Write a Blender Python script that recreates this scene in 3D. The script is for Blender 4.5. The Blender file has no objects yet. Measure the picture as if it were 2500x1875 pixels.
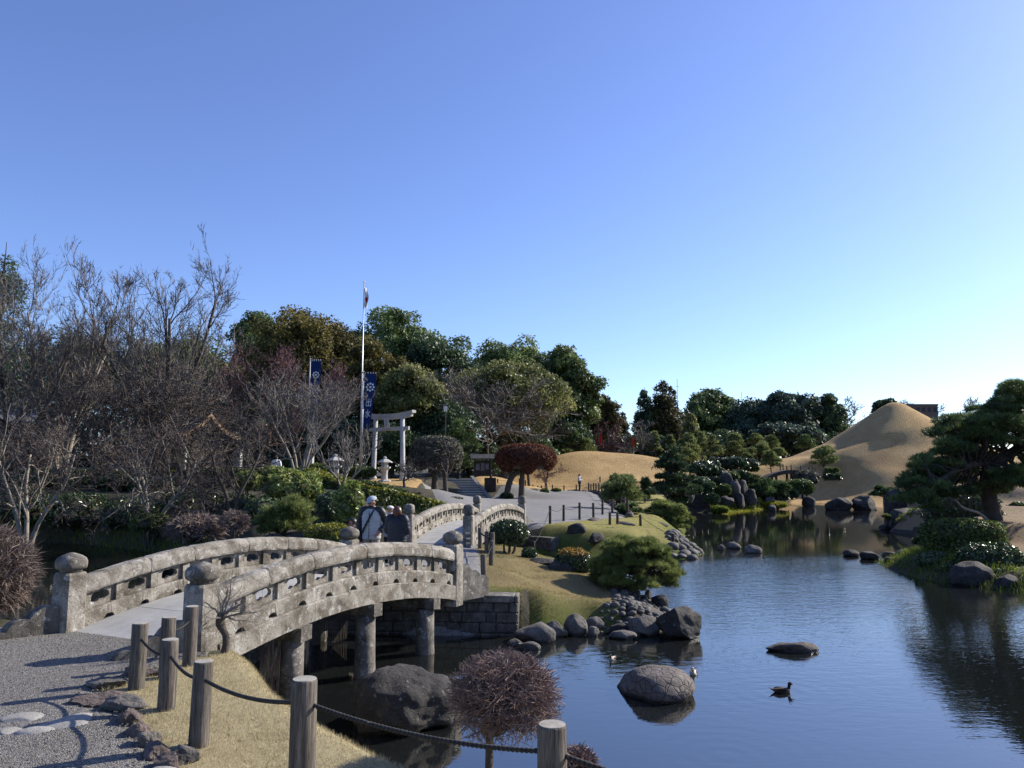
import bpy, bmesh, math, random
import numpy as np
from mathutils import Vector, Matrix, noise as mnoise

# ------------------------------------------------------------------ camera, sky, sun, exposure
sc = bpy.context.scene
FPX, HOR, CAMZ = 1878.0, 1155.0, 3.15            # focal length and horizon row for a 2500 px wide frame
PITCH = math.atan((HOR - 937.5) / FPX)
cam_data = bpy.data.cameras.new('camera')
cam_data.sensor_width = 36.0
cam_data.lens = 36.0 * FPX / 2500.0
cam_data.clip_start = 0.05
cam_data.clip_end = 4000.0
cam = bpy.data.objects.new('camera', cam_data)
cam.location = (0, 0, CAMZ)
cam.rotation_euler = (math.radians(90) + PITCH, 0, 0)
sc.collection.objects.link(cam)
sc.camera = cam

SUN_AZ, SUN_EL = math.radians(62.0), math.radians(30.5)   # azimuth clockwise from +Y
world = bpy.data.worlds.new('World')
sc.world = world
world.use_nodes = True
wn, wl = world.node_tree.nodes, world.node_tree.links
wn.clear()
sky = wn.new('ShaderNodeTexSky')
sky.sky_type = 'NISHITA'
sky.sun_disc = False
sky.sun_elevation = SUN_EL
sky.sun_rotation = SUN_AZ
sky.altitude = 500
sky.air_density = 1.0
sky.dust_density = 0.6
sky.ozone_density = 6.0
hsv = wn.new('ShaderNodeHueSaturation')
hsv.inputs['Saturation'].default_value = 1.0
hsv.inputs['Hue'].default_value = 0.514
bg = wn.new('ShaderNodeBackground')
bg.inputs['Strength'].default_value = 0.118
wo = wn.new('ShaderNodeOutputWorld')
wl.new(sky.outputs[0], hsv.inputs['Color'])
wl.new(hsv.outputs[0], bg.inputs['Color'])
wl.new(bg.outputs[0], wo.inputs['Surface'])

sun_data = bpy.data.lights.new('sun', 'SUN')
sun_data.energy = 4.6
sun_data.angle = math.radians(0.53)
sun_data.color = (1.0, 0.93, 0.82)
sun = bpy.data.objects.new('sun', sun_data)
sdir = Vector((math.sin(SUN_AZ) * math.cos(SUN_EL), math.cos(SUN_AZ) * math.cos(SUN_EL), math.sin(SUN_EL)))
sun.rotation_euler = (-sdir).to_track_quat('-Z', 'Y').to_euler()
sun.location = (30, 20, 40)
sc.collection.objects.link(sun)

sc.view_settings.view_transform = 'Standard'
sc.view_settings.look = 'None'
sc.view_settings.exposure = 0.85
sc.view_settings.gamma = 1.0
sc.view_settings.use_curve_mapping = False
sc.cycles.max_bounces = 6
sc.cycles.transparent_max_bounces = 8
sc.cycles.caustics_reflective = False
sc.cycles.caustics_refractive = False

# ------------------------------------------------------------------ helpers
COL = sc.collection
cp_, sp_ = math.cos(PITCH), math.sin(PITCH)

def W(px, py, Y):
    """point at photograph column/row px, py and Y metres in front of the camera"""
    r, u = (px - 1250) / FPX, (937.5 - py) / FPX
    t = Y / (cp_ - sp_ * u)
    return np.array([r * t, Y, CAMZ + (sp_ + cp_ * u) * t])

def P(px, py, z):
    """point of the horizontal plane z seen at px, py"""
    r, u = (px - 1250) / FPX, (937.5 - py) / FPX
    t = (z - CAMZ) / (sp_ + cp_ * u)
    return np.array([r * t, (cp_ - sp_ * u) * t, z])

def mk(name, V, F, mat, parent=None, smooth=False, rnd=None, col=None, org=None):
    """one mesh object; V world coordinates, F a list of index arrays or lists"""
    V = np.asarray(V, dtype=np.float64).reshape(-1, 3)
    off = None
    if parent is not None and org is None:
        p = parent
        off = np.zeros(3)
        while p is not None:
            off += np.array(p.location)
            p = p.parent
    elif org is not None:
        off = np.array(org, float)
    if off is not None:
        V = V - off
    me = bpy.data.meshes.new(name)
    me.vertices.add(len(V))
    me.vertices.foreach_set('co', V.astype(np.float32).ravel())
    idx, starts, k = [], [], 0
    for f in F:
        if isinstance(f, np.ndarray) and f.ndim == 2:
            if len(f) == 0:
                continue
            idx.append(f.ravel())
            starts.append(k + np.arange(len(f)) * f.shape[1])
            k += f.size
        else:
            a = np.asarray(f).ravel()
            idx.append(a)
            starts.append(np.array([k]))
            k += len(a)
    idx = np.concatenate(idx).astype(np.int32)
    starts = np.concatenate(starts).astype(np.int32)
    me.loops.add(len(idx))
    me.loops.foreach_set('vertex_index', idx)
    me.polygons.add(len(starts))
    me.polygons.foreach_set('loop_start', starts)
    me.polygons.foreach_set('use_smooth', np.full(len(starts), bool(smooth)))
    me.update(calc_edges=True)
    me.polygons.foreach_set('use_smooth', np.full(len(starts), bool(smooth)))
    if rnd is not None:
        a = me.attributes.new('rnd', 'FLOAT', 'POINT')
        a.data.foreach_set('value', np.asarray(rnd, dtype=np.float32))
    if mat is not None:
        me.materials.append(mat)
    o = bpy.data.objects.new(name, me)
    COL.objects.link(o)
    if parent is not None:
        o.parent = parent
    elif org is not None:
        o.location = org
    return o

def tag(o, label, cat=None, group=None, kind=None):
    o['label'] = label
    if cat: o['category'] = cat
    if group: o['group'] = group
    if kind: o['kind'] = kind
    return o

def thing(name, label, cat, loc, group=None):
    o = bpy.data.objects.new(name, None)
    o.empty_display_size = 0.2
    o.location = [float(v) for v in loc]
    COL.objects.link(o)
    return tag(o, label, cat, group)

def share(o, name, loc, rot=(0, 0, 0), scl=(1, 1, 1), parent=None):
    c = o.copy()
    c.name = name
    COL.objects.link(c)
    c.parent = parent
    c.location, c.rotation_euler, c.scale = loc, rot, scl
    return c

def merge(parts):
    """[(V, [F...]), ...] -> one V, F"""
    Vs, Fs, k = [], [], 0
    for V, F in parts:
        V = np.asarray(V, float).reshape(-1, 3)
        Vs.append(V)
        for f in F:
            Fs.append((np.asarray(f) + k))
        k += len(V)
    return np.concatenate(Vs), Fs

def box(x0, x1, y0, y1, z0, z1, bev=0.0):
    b = bev
    if b <= 0:
        V = np.array([[x, y, z] for z in (z0, z1) for y in (y0, y1) for x in (x0, x1)], float)
        F = [np.array([[0, 2, 3, 1], [4, 5, 7, 6], [0, 1, 5, 4], [2, 6, 7, 3], [0, 4, 6, 2], [1, 3, 7, 5]])]
        return V, F
    # chamfered: three stacked octagon rings top and bottom
    def ring(z, i):
        return [[x0 + i + b, y0 + i, z], [x1 - i - b, y0 + i, z], [x1 - i, y0 + i + b, z], [x1 - i, y1 - i - b, z],
                [x1 - i - b, y1 - i, z], [x0 + i + b, y1 - i, z], [x0 + i, y1 - i - b, z], [x0 + i, y0 + i + b, z]]
    return loft([ring(z0, b * .8), ring(z0 + b, 0), ring(z1 - b, 0), ring(z1, b * .8)])

def loft(rings, caps=True, closed=True):
    rings = np.asarray(rings, float)
    n, k = rings.shape[:2]
    V = rings.reshape(-1, 3)
    i = np.arange(n - 1)[:, None] * k
    j = np.arange(k if closed else k - 1)[None, :]
    j2 = (j + 1) % k
    q = np.stack([i + j, i + j2, i + k + j2, i + k + j], -1).reshape(-1, 4)
    F = [q]
    if caps and closed:
        F.append(np.arange(k)[::-1].copy())
        F.append((n - 1) * k + np.arange(k))
    return V, F

def lathe(prof, seg=16, sq=2.0, cx=0, cy=0):
    """prof [(r, z)]; sq > 2 makes the section squarer"""
    a = np.linspace(0, 2 * np.pi, seg, endpoint=False) + np.pi / seg
    c, s = np.cos(a), np.sin(a)
    m = (np.abs(c) ** sq + np.abs(s) ** sq) ** (-1 / sq)
    rings = [[(cx + r * m[i] * c[i], cy + r * m[i] * s[i], z) for i in range(seg)] for r, z in prof]
    return loft(rings)

def tubes(Pp, R, sides=4):
    """Pp (B,n,3) paths, R (B,n) radii -> V, F"""
    Pp = np.asarray(Pp, float); R = np.asarray(R, float)
    if Pp.ndim == 2:
        Pp, R = Pp[None], R[None]
    B, n, _ = Pp.shape
    T = np.gradient(Pp, axis=1)
    T /= np.linalg.norm(T, axis=2, keepdims=True) + 1e-9
    mean = T.mean(1)
    ref = np.zeros((B, 3)); ref[np.arange(B), np.argmin(np.abs(mean), axis=1)] = 1
    U = np.cross(T, ref[:, None, :]); U /= np.linalg.norm(U, axis=2, keepdims=True) + 1e-9
    Vv = np.cross(T, U)
    a = np.linspace(0, 2 * np.pi, sides, endpoint=False)
    ring = U[:, :, None, :] * np.cos(a)[None, None, :, None] + Vv[:, :, None, :] * np.sin(a)[None, None, :, None]
    V = (Pp[:, :, None, :] + ring * R[:, :, None, None]).reshape(-1, 3)
    b = np.arange(B)[:, None, None] * n * sides
    i = np.arange(n - 1)[None, :, None] * sides
    j = np.arange(sides)[None, None, :]
    j2 = (j + 1) % sides
    q = np.stack([b + i + j, b + i + j2, b + i + sides + j2, b + i + sides + j], -1).reshape(-1, 4)
    F = [q]
    if sides > 3 and B < 200:
        c0 = (np.arange(B)[:, None] * n * sides + np.arange(sides)[None, ::-1])
        c1 = (np.arange(B)[:, None] * n * sides + (n - 1) * sides + np.arange(sides)[None, :])
        F += [c0, c1]
    return V, F

def smooth_path(pts, n=24):
    pts = np.asarray(pts, float)
    t = np.linspace(0, len(pts) - 1, n)
    out = np.zeros((n, pts.shape[1]))
    Pq = np.vstack([2 * pts[0] - pts[1], pts, 2 * pts[-1] - pts[-2]])
    for k, tt in enumerate(t):
        i = min(int(tt), len(pts) - 2); u = tt - i
        p0, p1, p2, p3 = Pq[i], Pq[i + 1], Pq[i + 2], Pq[i + 3]
        out[k] = .5 * ((2 * p1) + (-p0 + p2) * u + (2 * p0 - 5 * p1 + 4 * p2 - p3) * u * u + (-p0 + 3 * p1 - 3 * p2 + p3) * u ** 3)
    return out

def unit(v):
    return v / (np.linalg.norm(v, axis=-1, keepdims=True) + 1e-9)

# ------------------------------------------------------------------ materials
MATS = {}
def nt(name):
    m = bpy.data.materials.new(name)
    m.use_nodes = True
    n = m.node_tree.nodes
    n.clear()
    out = n.new('ShaderNodeOutputMaterial')
    MATS[name] = m
    return m, n, m.node_tree.links, out

def ramp(n, l, fac, cols):
    r = n.new('ShaderNodeValToRGB')
    e = r.color_ramp.elements
    e[0].position, e[0].color = cols[0][0], (*cols[0][1], 1)
    e[1].position, e[1].color = cols[-1][0], (*cols[-1][1], 1)
    for p, c in cols[1:-1]:
        x = e.new(p); x.color = (*c, 1)
    l.new(fac, r.inputs[0])
    return r.outputs[0]

def noise_tex(n, l, vec, scale, detail=6, rough=.6, dist=0):
    t = n.new('ShaderNodeTexNoise')
    t.inputs['Scale'].default_value = scale
    t.inputs['Detail'].default_value = detail
    t.inputs['Roughness'].default_value = rough
    t.inputs['Distortion'].default_value = dist
    l.new(vec, t.inputs['Vector'])
    return t.outputs[0]

def mixc(n, l, fac, a, b, mode='MIX'):
    m = n.new('ShaderNodeMix'); m.data_type = 'RGBA'; m.blend_type = mode
    for s, v in ((m.inputs[0], fac), (m.inputs[6], a), (m.inputs[7], b)):
        if hasattr(v, 'links') or isinstance(v, bpy.types.NodeSocket):
            l.new(v, s)
        elif isinstance(v, (int, float)):
            s.default_value = v
        else:
            s.default_value = (*v, 1)
    return m.outputs[2]

def math_n(n, l, op, a, b=None, clamp=False):
    m = n.new('ShaderNodeMath'); m.operation = op; m.use_clamp = clamp
    for s, v in zip(m.inputs, (a, b)):
        if v is None: continue
        if isinstance(v, bpy.types.NodeSocket): l.new(v, s)
        else: s.default_value = v
    return m.outputs[0]

def coords(n, l, space='world', stretch=None):
    if space == 'world':
        v = n.new('ShaderNodeNewGeometry').outputs['Position']
    else:
        v = n.new('ShaderNodeTexCoord').outputs['Object']
    if stretch:
        m = n.new('ShaderNodeMapping')
        m.inputs['Scale'].default_value = stretch
        l.new(v, m.inputs['Vector'])
        v = m.outputs[0]
    return v

def surf(name, cols, scale=4, rough=.85, bump=.3, bscale=30, spots=None, fine=None, space='world', stretch=None, spec=.3, dist=0, bdist=.02, wet=False):
    """noise-ramped surface. spots: list of (scale, lo, hi, colour, amount); fine: (scale, strength) value jitter"""
    m, n, l, out = nt(name)
    v = coords(n, l, space, stretch)
    c = ramp(n, l, noise_tex(n, l, v, scale, 8, .65, dist), cols)
    for sp in (spots or []):
        msk = ramp(n, l, noise_tex(n, l, v, sp[0], 7, .7), [(sp[1], (0, 0, 0)), (sp[2], (sp[4],) * 3)])
        c = mixc(n, l, msk, c, sp[3])
    if fine:
        fv = ramp(n, l, noise_tex(n, l, v, fine[0], 3, .7), [(.3, (1 - fine[1],) * 3), (.7, (1 + fine[1],) * 3)])
        c = mixc(n, l, 1.0, c, fv, 'MULTIPLY')
    p = n.new('ShaderNodeBsdfPrincipled')
    p.inputs['Roughness'].default_value = rough
    if wet:            # splash line just above the pond surface
        sx = n.new('ShaderNodeSeparateXYZ'); l.new(coords(n, l), sx.inputs[0])
        zz = math_n(n, l, 'ADD', sx.outputs[2], math_n(n, l, 'MULTIPLY', noise_tex(n, l, v, 9, 3, .6), .05))
        k = n.new('ShaderNodeMapRange'); k.inputs[1].default_value, k.inputs[2].default_value = .055, .105
        l.new(zz, k.inputs[0])
        c = mixc(n, l, k.outputs[0], mixc(n, l, 1.0, c, (.38, .36, .33), 'MULTIPLY'), c)
        rr = n.new('ShaderNodeMapRange'); rr.inputs[3].default_value = .25; rr.inputs[4].default_value = rough
        l.new(k.outputs[0], rr.inputs[0]); l.new(rr.outputs[0], p.inputs['Roughness'])
    l.new(c, p.inputs['Base Color'])
    p.inputs['Specular IOR Level'].default_value = spec
    if bump:
        b = n.new('ShaderNodeBump')
        b.inputs['Strength'].default_value = bump
        b.inputs['Distance'].default_value = bdist
        l.new(noise_tex(n, l, v, bscale, 8, .7), b.inputs['Height'])
        l.new(b.outputs[0], p.inputs['Normal'])
    l.new(p.outputs[0], out.inputs[0])
    return m

def plain(name, c, rough=.6, spec=.3, metal=0):
    m, n, l, out = nt(name)
    p = n.new('ShaderNodeBsdfPrincipled')
    v = coords(n, l, 'object')
    col = ramp(n, l, noise_tex(n, l, v, 9, 5, .6), [(.3, tuple(x * .85 for x in c)), (.7, tuple(min(1, x * 1.12) for x in c))])
    l.new(col, p.inputs['Base Color'])
    p.inputs['Roughness'].default_value = rough
    p.inputs['Specular IOR Level'].default_value = spec
    p.inputs['Metallic'].default_value = metal
    l.new(p.outputs[0], out.inputs[0])
    return m

def leafm(name, cols, trans=.3, rough=.5, spec=.35, nscale=.6):
    """leaf material: ramp over a per-leaf random value mixed with large noise"""
    m, n, l, out = nt(name)
    a = n.new('ShaderNodeAttribute'); a.attribute_name = 'rnd'
    v = coords(n, l, 'world')
    nz = noise_tex(n, l, v, nscale, 3, .5)
    f = math_n(n, l, 'ADD', math_n(n, l, 'MULTIPLY', a.outputs['Fac'], .55), math_n(n, l, 'MULTIPLY', nz, .5))
    c = ramp(n, l, f, cols)
    p = n.new('ShaderNodeBsdfPrincipled')
    l.new(c, p.inputs['Base Color'])
    p.inputs['Roughness'].default_value = rough
    p.inputs['Specular IOR Level'].default_value = spec
    t = n.new('ShaderNodeBsdfTranslucent')
    l.new(c, t.inputs['Color'])
    mx = n.new('ShaderNodeMixShader')
    mx.inputs[0].default_value = trans
    l.new(p.outputs[0], mx.inputs[1]); l.new(t.outputs[0], mx.inputs[2])
    l.new(mx.outputs[0], out.inputs[0])
    return m

# stone
surf('bridge_stone', [(.33, (.075, .062, .048)), (.45, (.17, .15, .12)), (.56, (.27, .246, .208)), (.72, (.37, .348, .302))], 2.6, .92, .8, 34,
     spots=[(7, .55, .66, (.52, .505, .465), .75), (3.6, .53, .64, (.10, .085, .065), .85), (26, .61, .67, (.58, .57, .53), .8), (13, .58, .64, (.09, .078, .06), .7), (2.2, .60, .70, (.25, .165, .10), .5)], fine=(90, .3), dist=.6)
surf('bridge_stone_dark', [(.32, (.055, .05, .042)), (.5, (.135, .12, .10)), (.7, (.27, .25, .215))], 3.2, .92, .8, 26,
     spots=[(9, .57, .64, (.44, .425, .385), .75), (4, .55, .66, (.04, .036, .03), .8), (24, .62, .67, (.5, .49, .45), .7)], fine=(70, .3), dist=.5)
surf('deck_stone', [(.3, (.27, .265, .25)), (.7, (.38, .375, .36))], 3, .9, .25, 60, spots=[(6, .58, .75, (.24, .23, .21), .6)], fine=(120, .15))
surf('wall_block', [(.3, (.045, .042, .037)), (.55, (.11, .10, .088)), (.75, (.18, .17, .152))], 6, .9, .5, 24,
     spots=[(10, .58, .66, (.30, .29, .265), .6), (4, .56, .7, (.04, .048, .022), .6)], fine=(60, .25))
surf('rock_dark', [(.3, (.020, .018, .017)), (.55, (.045, .041, .038)), (.75, (.085, .077, .07))], 3.5, .8, .9, 11,
     spots=[(13, .61, .66, (.26, .25, .23), .8), (4, .56, .66, (.10, .088, .075), .6)], fine=(50, .3), spec=.3, wet=True, bdist=.07, dist=.4)
surf('rock_grey', [(.3, (.07, .064, .057)), (.55, (.145, .132, .119)), (.78, (.22, .205, .186))], 3.5, .88, .8, 13,
     spots=[(11, .60, .67, (.27, .26, .24), .6), (4, .55, .66, (.04, .036, .032), .7)], fine=(60, .25), wet=True, bdist=.06, dist=.3)
surf('rock_brown', [(.3, (.06, .05, .042)), (.6, (.115, .098, .085)), (.8, (.175, .152, .133))], 4, .9, .8, 16,
     spots=[(9, .60, .67, (.24, .22, .195), .5), (5, .57, .66, (.04, .035, .03), .6)], fine=(70, .3), wet=True, bdist=.05)
surf('rock_purple', [(.3, (.10, .075, .070)), (.6, (.19, .15, .135)), (.8, (.30, .25, .225))], 6, .9, 1.0, 18, spots=[(7, .55, .65, (.07, .055, .05), .6)], fine=(70, .3), bdist=.06)
surf('pebble_grey', [(.3, (.045, .043, .04)), (.6, (.09, .086, .08)), (.85, (.16, .152, .14))], 1.7, .75, .15, 30, fine=(40, .2), spec=.3)
def cracked(name):
    m, n, l, out = nt(name)
    v = coords(n, l)
    d = n.new('ShaderNodeVectorMath'); d.operation = 'ADD'
    nz = n.new('ShaderNodeTexNoise'); nz.inputs['Scale'].default_value = 5; l.new(v, nz.inputs['Vector'])
    sc2 = n.new('ShaderNodeVectorMath'); sc2.operation = 'SCALE'; sc2.inputs['Scale'].default_value = .09; l.new(nz.outputs['Color'], sc2.inputs[0])
    l.new(v, d.inputs[0]); l.new(sc2.outputs[0], d.inputs[1])
    vo = n.new('ShaderNodeTexVoronoi'); vo.feature = 'DISTANCE_TO_EDGE'; vo.inputs['Scale'].default_value = 7.5; l.new(d.outputs[0], vo.inputs['Vector'])
    k = ramp(n, l, vo.outputs['Distance'], [(0, (0, 0, 0)), (.07, (1, 1, 1))])
    base = ramp(n, l, noise_tex(n, l, v, 4, 8, .65), [(.3, (.09, .075, .065)), (.6, (.16, .138, .122)), (.8, (.22, .195, .172))])
    c = mixc(n, l, k, (.055, .046, .04), base)
    sx = n.new('ShaderNodeSeparateXYZ'); l.new(v, sx.inputs[0])
    w_ = n.new('ShaderNodeMapRange'); w_.inputs[1].default_value, w_.inputs[2].default_value = .03, .07; l.new(sx.outputs[2], w_.inputs[0])
    c = mixc(n, l, w_.outputs[0], (.028, .024, .02), c)
    p = n.new('ShaderNodeBsdfPrincipled'); l.new(c, p.inputs['Base Color']); p.inputs['Roughness'].default_value = .88; p.inputs['Specular IOR Level'].default_value = .3
    b = n.new('ShaderNodeBump'); b.inputs['Strength'].default_value = .8; b.inputs['Distance'].default_value = .03
    h = math_n(n, l, 'ADD', math_n(n, l, 'MULTIPLY', math_n(n, l, 'MINIMUM', vo.outputs['Distance'], .08), 6.0), noise_tex(n, l, v, 18, 7, .7))
    l.new(h, b.inputs['Height']); l.new(b.outputs[0], p.inputs['Normal']); l.new(p.outputs[0], out.inputs[0])
cracked('rock_cracked')
surf('stone_pale', [(.3, (.20, .19, .175)), (.7, (.31, .30, .28))], 4, .9, .5, 20, fine=(60, .2))
surf('torii_stone', [(.3, (.33, .32, .295)), (.7, (.50, .49, .46))], 1.5, .9, .2, 12)
# ground
surf('soil', [(.3, (.018, .017, .011)), (.5, (.045, .038, .024)), (.75, (.085, .068, .043))], 1.8, .95, .7, 9, spots=[(.8, .52, .68, (.028, .04, .012), .8)], fine=(24, .3), bdist=.06)
surf('pond_mud', [(.3, (.04, .038, .022)), (.6, (.085, .075, .045)), (.8, (.14, .125, .08))], 3, .95, .4, 9, fine=(10, .3))
# wood, metal
surf('post_wood', [(.3, (.035, .028, .022)), (.45, (.095, .08, .065)), (.6, (.15, .13, .108)), (.78, (.22, .195, .165))], 4, .88, .9, 12, space='world', stretch=(9, 9, .5), fine=(16, .35), bdist=.012,
     spots=[(1.0, .54, .68, (.12, .12, .07), .6), (.7, .56, .66, (.045, .036, .03), .7)])
surf('post_wood_dark', [(.3, (.035, .028, .022)), (.7, (.085, .065, .05))], 5, .85, .3, 20, stretch=(6, 6, .8))
surf('post_end', [(.3, (.22, .20, .17)), (.7, (.36, .34, .30))], 12, .9, .3, 40)
surf('rope_black', [(.3, (.018, .018, .018)), (.7, (.045, .044, .042))], 30, .8, 0)
surf('bark', [(.3, (.045, .036, .028)), (.6, (.095, .078, .062)), (.8, (.16, .135, .11))], 6, .95, .8, 14, stretch=(3, 3, .8), bdist=.03)
surf('bark_pine', [(.3, (.028, .023, .02)), (.6, (.06, .05, .043)), (.8, (.11, .09, .075))], 5, .95, .9, 9, bdist=.05)
surf('bark_pale', [(.3, (.16, .14, .115)), (.6, (.27, .24, .20)), (.8, (.37, .33, .285))], 5, .9, .4, 20)
surf('twig_grey', [(.3, (.095, .082, .071)), (.7, (.225, .198, .172))], .9, .9, 0)
surf('twig_brown', [(.3, (.052, .041, .035)), (.7, (.135, .108, .093))], .9, .9, 0)
surf('twig_red', [(.3, (.10, .055, .052)), (.7, (.21, .12, .115))], .9, .9, 0)
surf('twig_bush', [(.25, (.085, .056, .048)), (.5, (.185, .122, .102)), (.8, (.38, .29, .25))], 14, .75, 0, spec=.4)
surf('twig_pink', [(.25, (.10, .074, .06)), (.5, (.18, .135, .112)), (.8, (.31, .25, .21))], 9, .8, 0)
surf('roof_dark', [(.3, (.028, .028, .03)), (.7, (.07, .068, .066))], 3, .75, .4, 12, fine=(20, .2))
surf('roof_grey', [(.3, (.12, .12, .12)), (.7, (.22, .22, .215))], 2, .75, .3, 12)
surf('wood_orange', [(.3, (.26, .16, .085)), (.7, (.40, .26, .15))], 3, .7, .1, 12)
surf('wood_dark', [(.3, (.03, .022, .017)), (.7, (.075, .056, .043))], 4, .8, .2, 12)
plain('plaster', (.62, .60, .55), .9)
plain('metal_grey', (.42, .43, .44), .4, .5, .7)
plain('metal_dark', (.03, .03, .03), .5, .4)
plain('lamp_glass', (.75, .74, .70), .4)
plain('cloth_white', (.80, .79, .77), .9, .1)
plain('cloth_red', (.55, .03, .03), .9, .1)
plain('cloth_blue', (.012, .03, .11), .85, .1)
plain('brick_far', (.15, .118, .10), .9, .1)
plain('skin', (.42, .20, .14), .55, .35)
plain('jacket_grey', (.40, .405, .395), .6, .3)
plain('jacket_black', (.018, .018, .021), .5, .35)
plain('coat_navy', (.016, .018, .026), .55, .3)
plain('trousers_beige', (.28, .245, .195), .85, .1)
plain('trousers_dark', (.03, .03, .035), .85, .1)
plain('jeans', (.05, .07, .12), .85, .1)
plain('cap_pale', (.36, .39, .43), .85, .1)
plain('hat_cream', (.62, .59, .53), .95, .05)
plain('hair_dark', (.014, .012, .011), .45, .4)
plain('hair_auburn', (.085, .032, .02), .42, .4)
plain('strap_black', (.012, .012, .012), .6)
plain('eye_dark', (.01, .01, .01), .3)
plain('lip', (.32, .11, .09), .5)
plain('duck_brown', (.095, .07, .05), .8, .1)
plain('duck_dark', (.03, .024, .02), .7, .1)
plain('duck_pale', (.50, .45, .38), .8, .1)
plain('duck_bill', (.13, .13, .12), .5)

# leaves
leafm('leaf_camphor', [(0.2, (0.0265, 0.0486, 0.0155)), (0.5, (0.0884, 0.137, 0.0398)), (0.8, (0.255, 0.309, 0.0994))], 0.32, .5, .4, .25)
leafm('leaf_dark', [(0.2, (0.016, 0.03, 0.014)), (0.5, (0.044, 0.08, 0.032)), (0.8, (0.12, 0.17, 0.068))], 0.3, .5, .4, .3)
leafm('leaf_bronze', [(0.2, (0.0346, 0.0346, 0.0115)), (0.5, (0.106, 0.096, 0.0288)), (0.8, (0.23, 0.192, 0.0576))], 0.35, .6, .2, .2)
leafm('leaf_olive', [(0.2, (0.0466, 0.059, 0.0186)), (0.5, (0.139, 0.155, 0.0497)), (0.8, (0.296, 0.296, 0.112))], 0.38, .55, .3, .3)
leafm('leaf_cedar', [(0.2, (0.024, 0.028, 0.012)), (0.5, (0.072, 0.068, 0.026)), (0.8, (0.15, 0.124, 0.048))], 0.28, .65, .2, .3)
leafm('leaf_blue', [(0.2, (0.0187, 0.0333, 0.025)), (0.5, (0.0499, 0.0832, 0.0562)), (0.8, (0.121, 0.17, 0.104))], 0.28, .55, .35, .3)
leafm('leaf_hedge', [(0.2, (0.02, 0.0343, 0.00858)), (0.5, (0.0644, 0.0972, 0.0229)), (0.8, (0.186, 0.222, 0.0501))], 0.38, .45, .4, 1.2)
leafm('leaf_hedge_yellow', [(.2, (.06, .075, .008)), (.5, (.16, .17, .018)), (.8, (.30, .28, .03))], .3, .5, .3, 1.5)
leafm('leaf_shrub', [(0.2, (0.012, 0.024, 0.0084)), (0.5, (0.0336, 0.06, 0.018)), (0.8, (0.102, 0.15, 0.042))], .2, .35, .6, 1.5)
leafm('leaf_aucuba', [(0.2, (0.033, 0.066, 0.0132)), (0.45, (0.099, 0.154, 0.0275)), (0.7, (0.374, 0.396, 0.11)), (0.9, (0.638, 0.616, 0.275))], 0.4, .35, .5, 1.2)  # yellow variegation, with pale stops lightened to paint in sunlit leaves
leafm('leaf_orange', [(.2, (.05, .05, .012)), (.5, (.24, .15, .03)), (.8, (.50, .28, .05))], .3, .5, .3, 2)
leafm('leaf_red', [(.2, (.042, .016, .010)), (.5, (.12, .042, .024)), (.8, (.22, .085, .045))], .3, .6, .2, .8)
leafm('leaf_greyclip', [(.2, (.045, .045, .03)), (.5, (.10, .098, .068)), (.8, (.20, .19, .14))], .2, .6, .3, .9)
leafm('needle_green', [(.2, (.036, .050, .013)), (.5, (.115, .148, .040)), (.8, (.26, .295, .095))], .45, .5, .35, 2.2)
leafm('needle_dark', [(0.2, (0.018, 0.036, 0.014)), (0.5, (0.056, 0.096, 0.032)), (0.8, (0.16, 0.22, 0.068))], 0.32, .5, .35, .9)
leafm('needle_olive', [(0.2, (0.049, 0.07, 0.0227)), (0.5, (0.14, 0.175, 0.0577)), (0.8, (0.297, 0.333, 0.122))], 0.35, .55, .3, .7)
leafm('needle_black', [(0.2, (0.0113, 0.0246, 0.0113)), (0.5, (0.0302, 0.0567, 0.0227)), (0.8, (0.0851, 0.125, 0.0454))], 0.25, .5, .35, .7)
leafm('grass_dry', [(.15, (.22, .175, .09)), (.5, (.40, .335, .19)), (.85, (.58, .51, .32))], .35, .7, .2, 3)
leafm('grass_olive', [(.15, (.11, .115, .03)), (.5, (.22, .19, .065)), (.85, (.34, .28, .11))], .35, .7, .2, 1.5)
leafm('grass_green', [(.15, (.05, .08, .012)), (.5, (.12, .17, .025)), (.85, (.25, .28, .045))], .4, .6, .2, 2)
leafm('grass_moss', [(.15, (.10, .12, .012)), (.5, (.24, .25, .03)), (.85, (.42, .36, .04))], .4, .6, .2, .6)

def gravel_mat(name, c0, c1, c2, vs=95, bump=.6):
    m, n, l, out = nt(name)
    v = coords(n, l)
    vo = n.new('ShaderNodeTexVoronoi'); vo.inputs['Scale'].default_value = vs
    l.new(v, vo.inputs['Vector'])
    bw = n.new('ShaderNodeSeparateColor'); l.new(vo.outputs['Color'], bw.inputs[0])
    big = noise_tex(n, l, v, .7, 5, .6)
    f = math_n(n, l, 'ADD', math_n(n, l, 'MULTIPLY', bw.outputs[0], .7), math_n(n, l, 'MULTIPLY', big, .35))
    c = ramp(n, l, f, [(.15, c0), (.5, c1), (.95, c2)])
    p = n.new('ShaderNodeBsdfPrincipled')
    l.new(c, p.inputs['Base Color']); p.inputs['Roughness'].default_value = .9
    p.inputs['Specular IOR Level'].default_value = .25
    b = n.new('ShaderNodeBump'); b.inputs['Strength'].default_value = bump; b.inputs['Distance'].default_value = .012
    h = math_n(n, l, 'SUBTRACT', noise_tex(n, l, v, vs * .45, 5, .7), vo.outputs['Distance'])
    l.new(h, b.inputs['Height']); l.new(b.outputs[0], p.inputs['Normal'])
    l.new(p.outputs[0], out.inputs[0])
    return m

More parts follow.
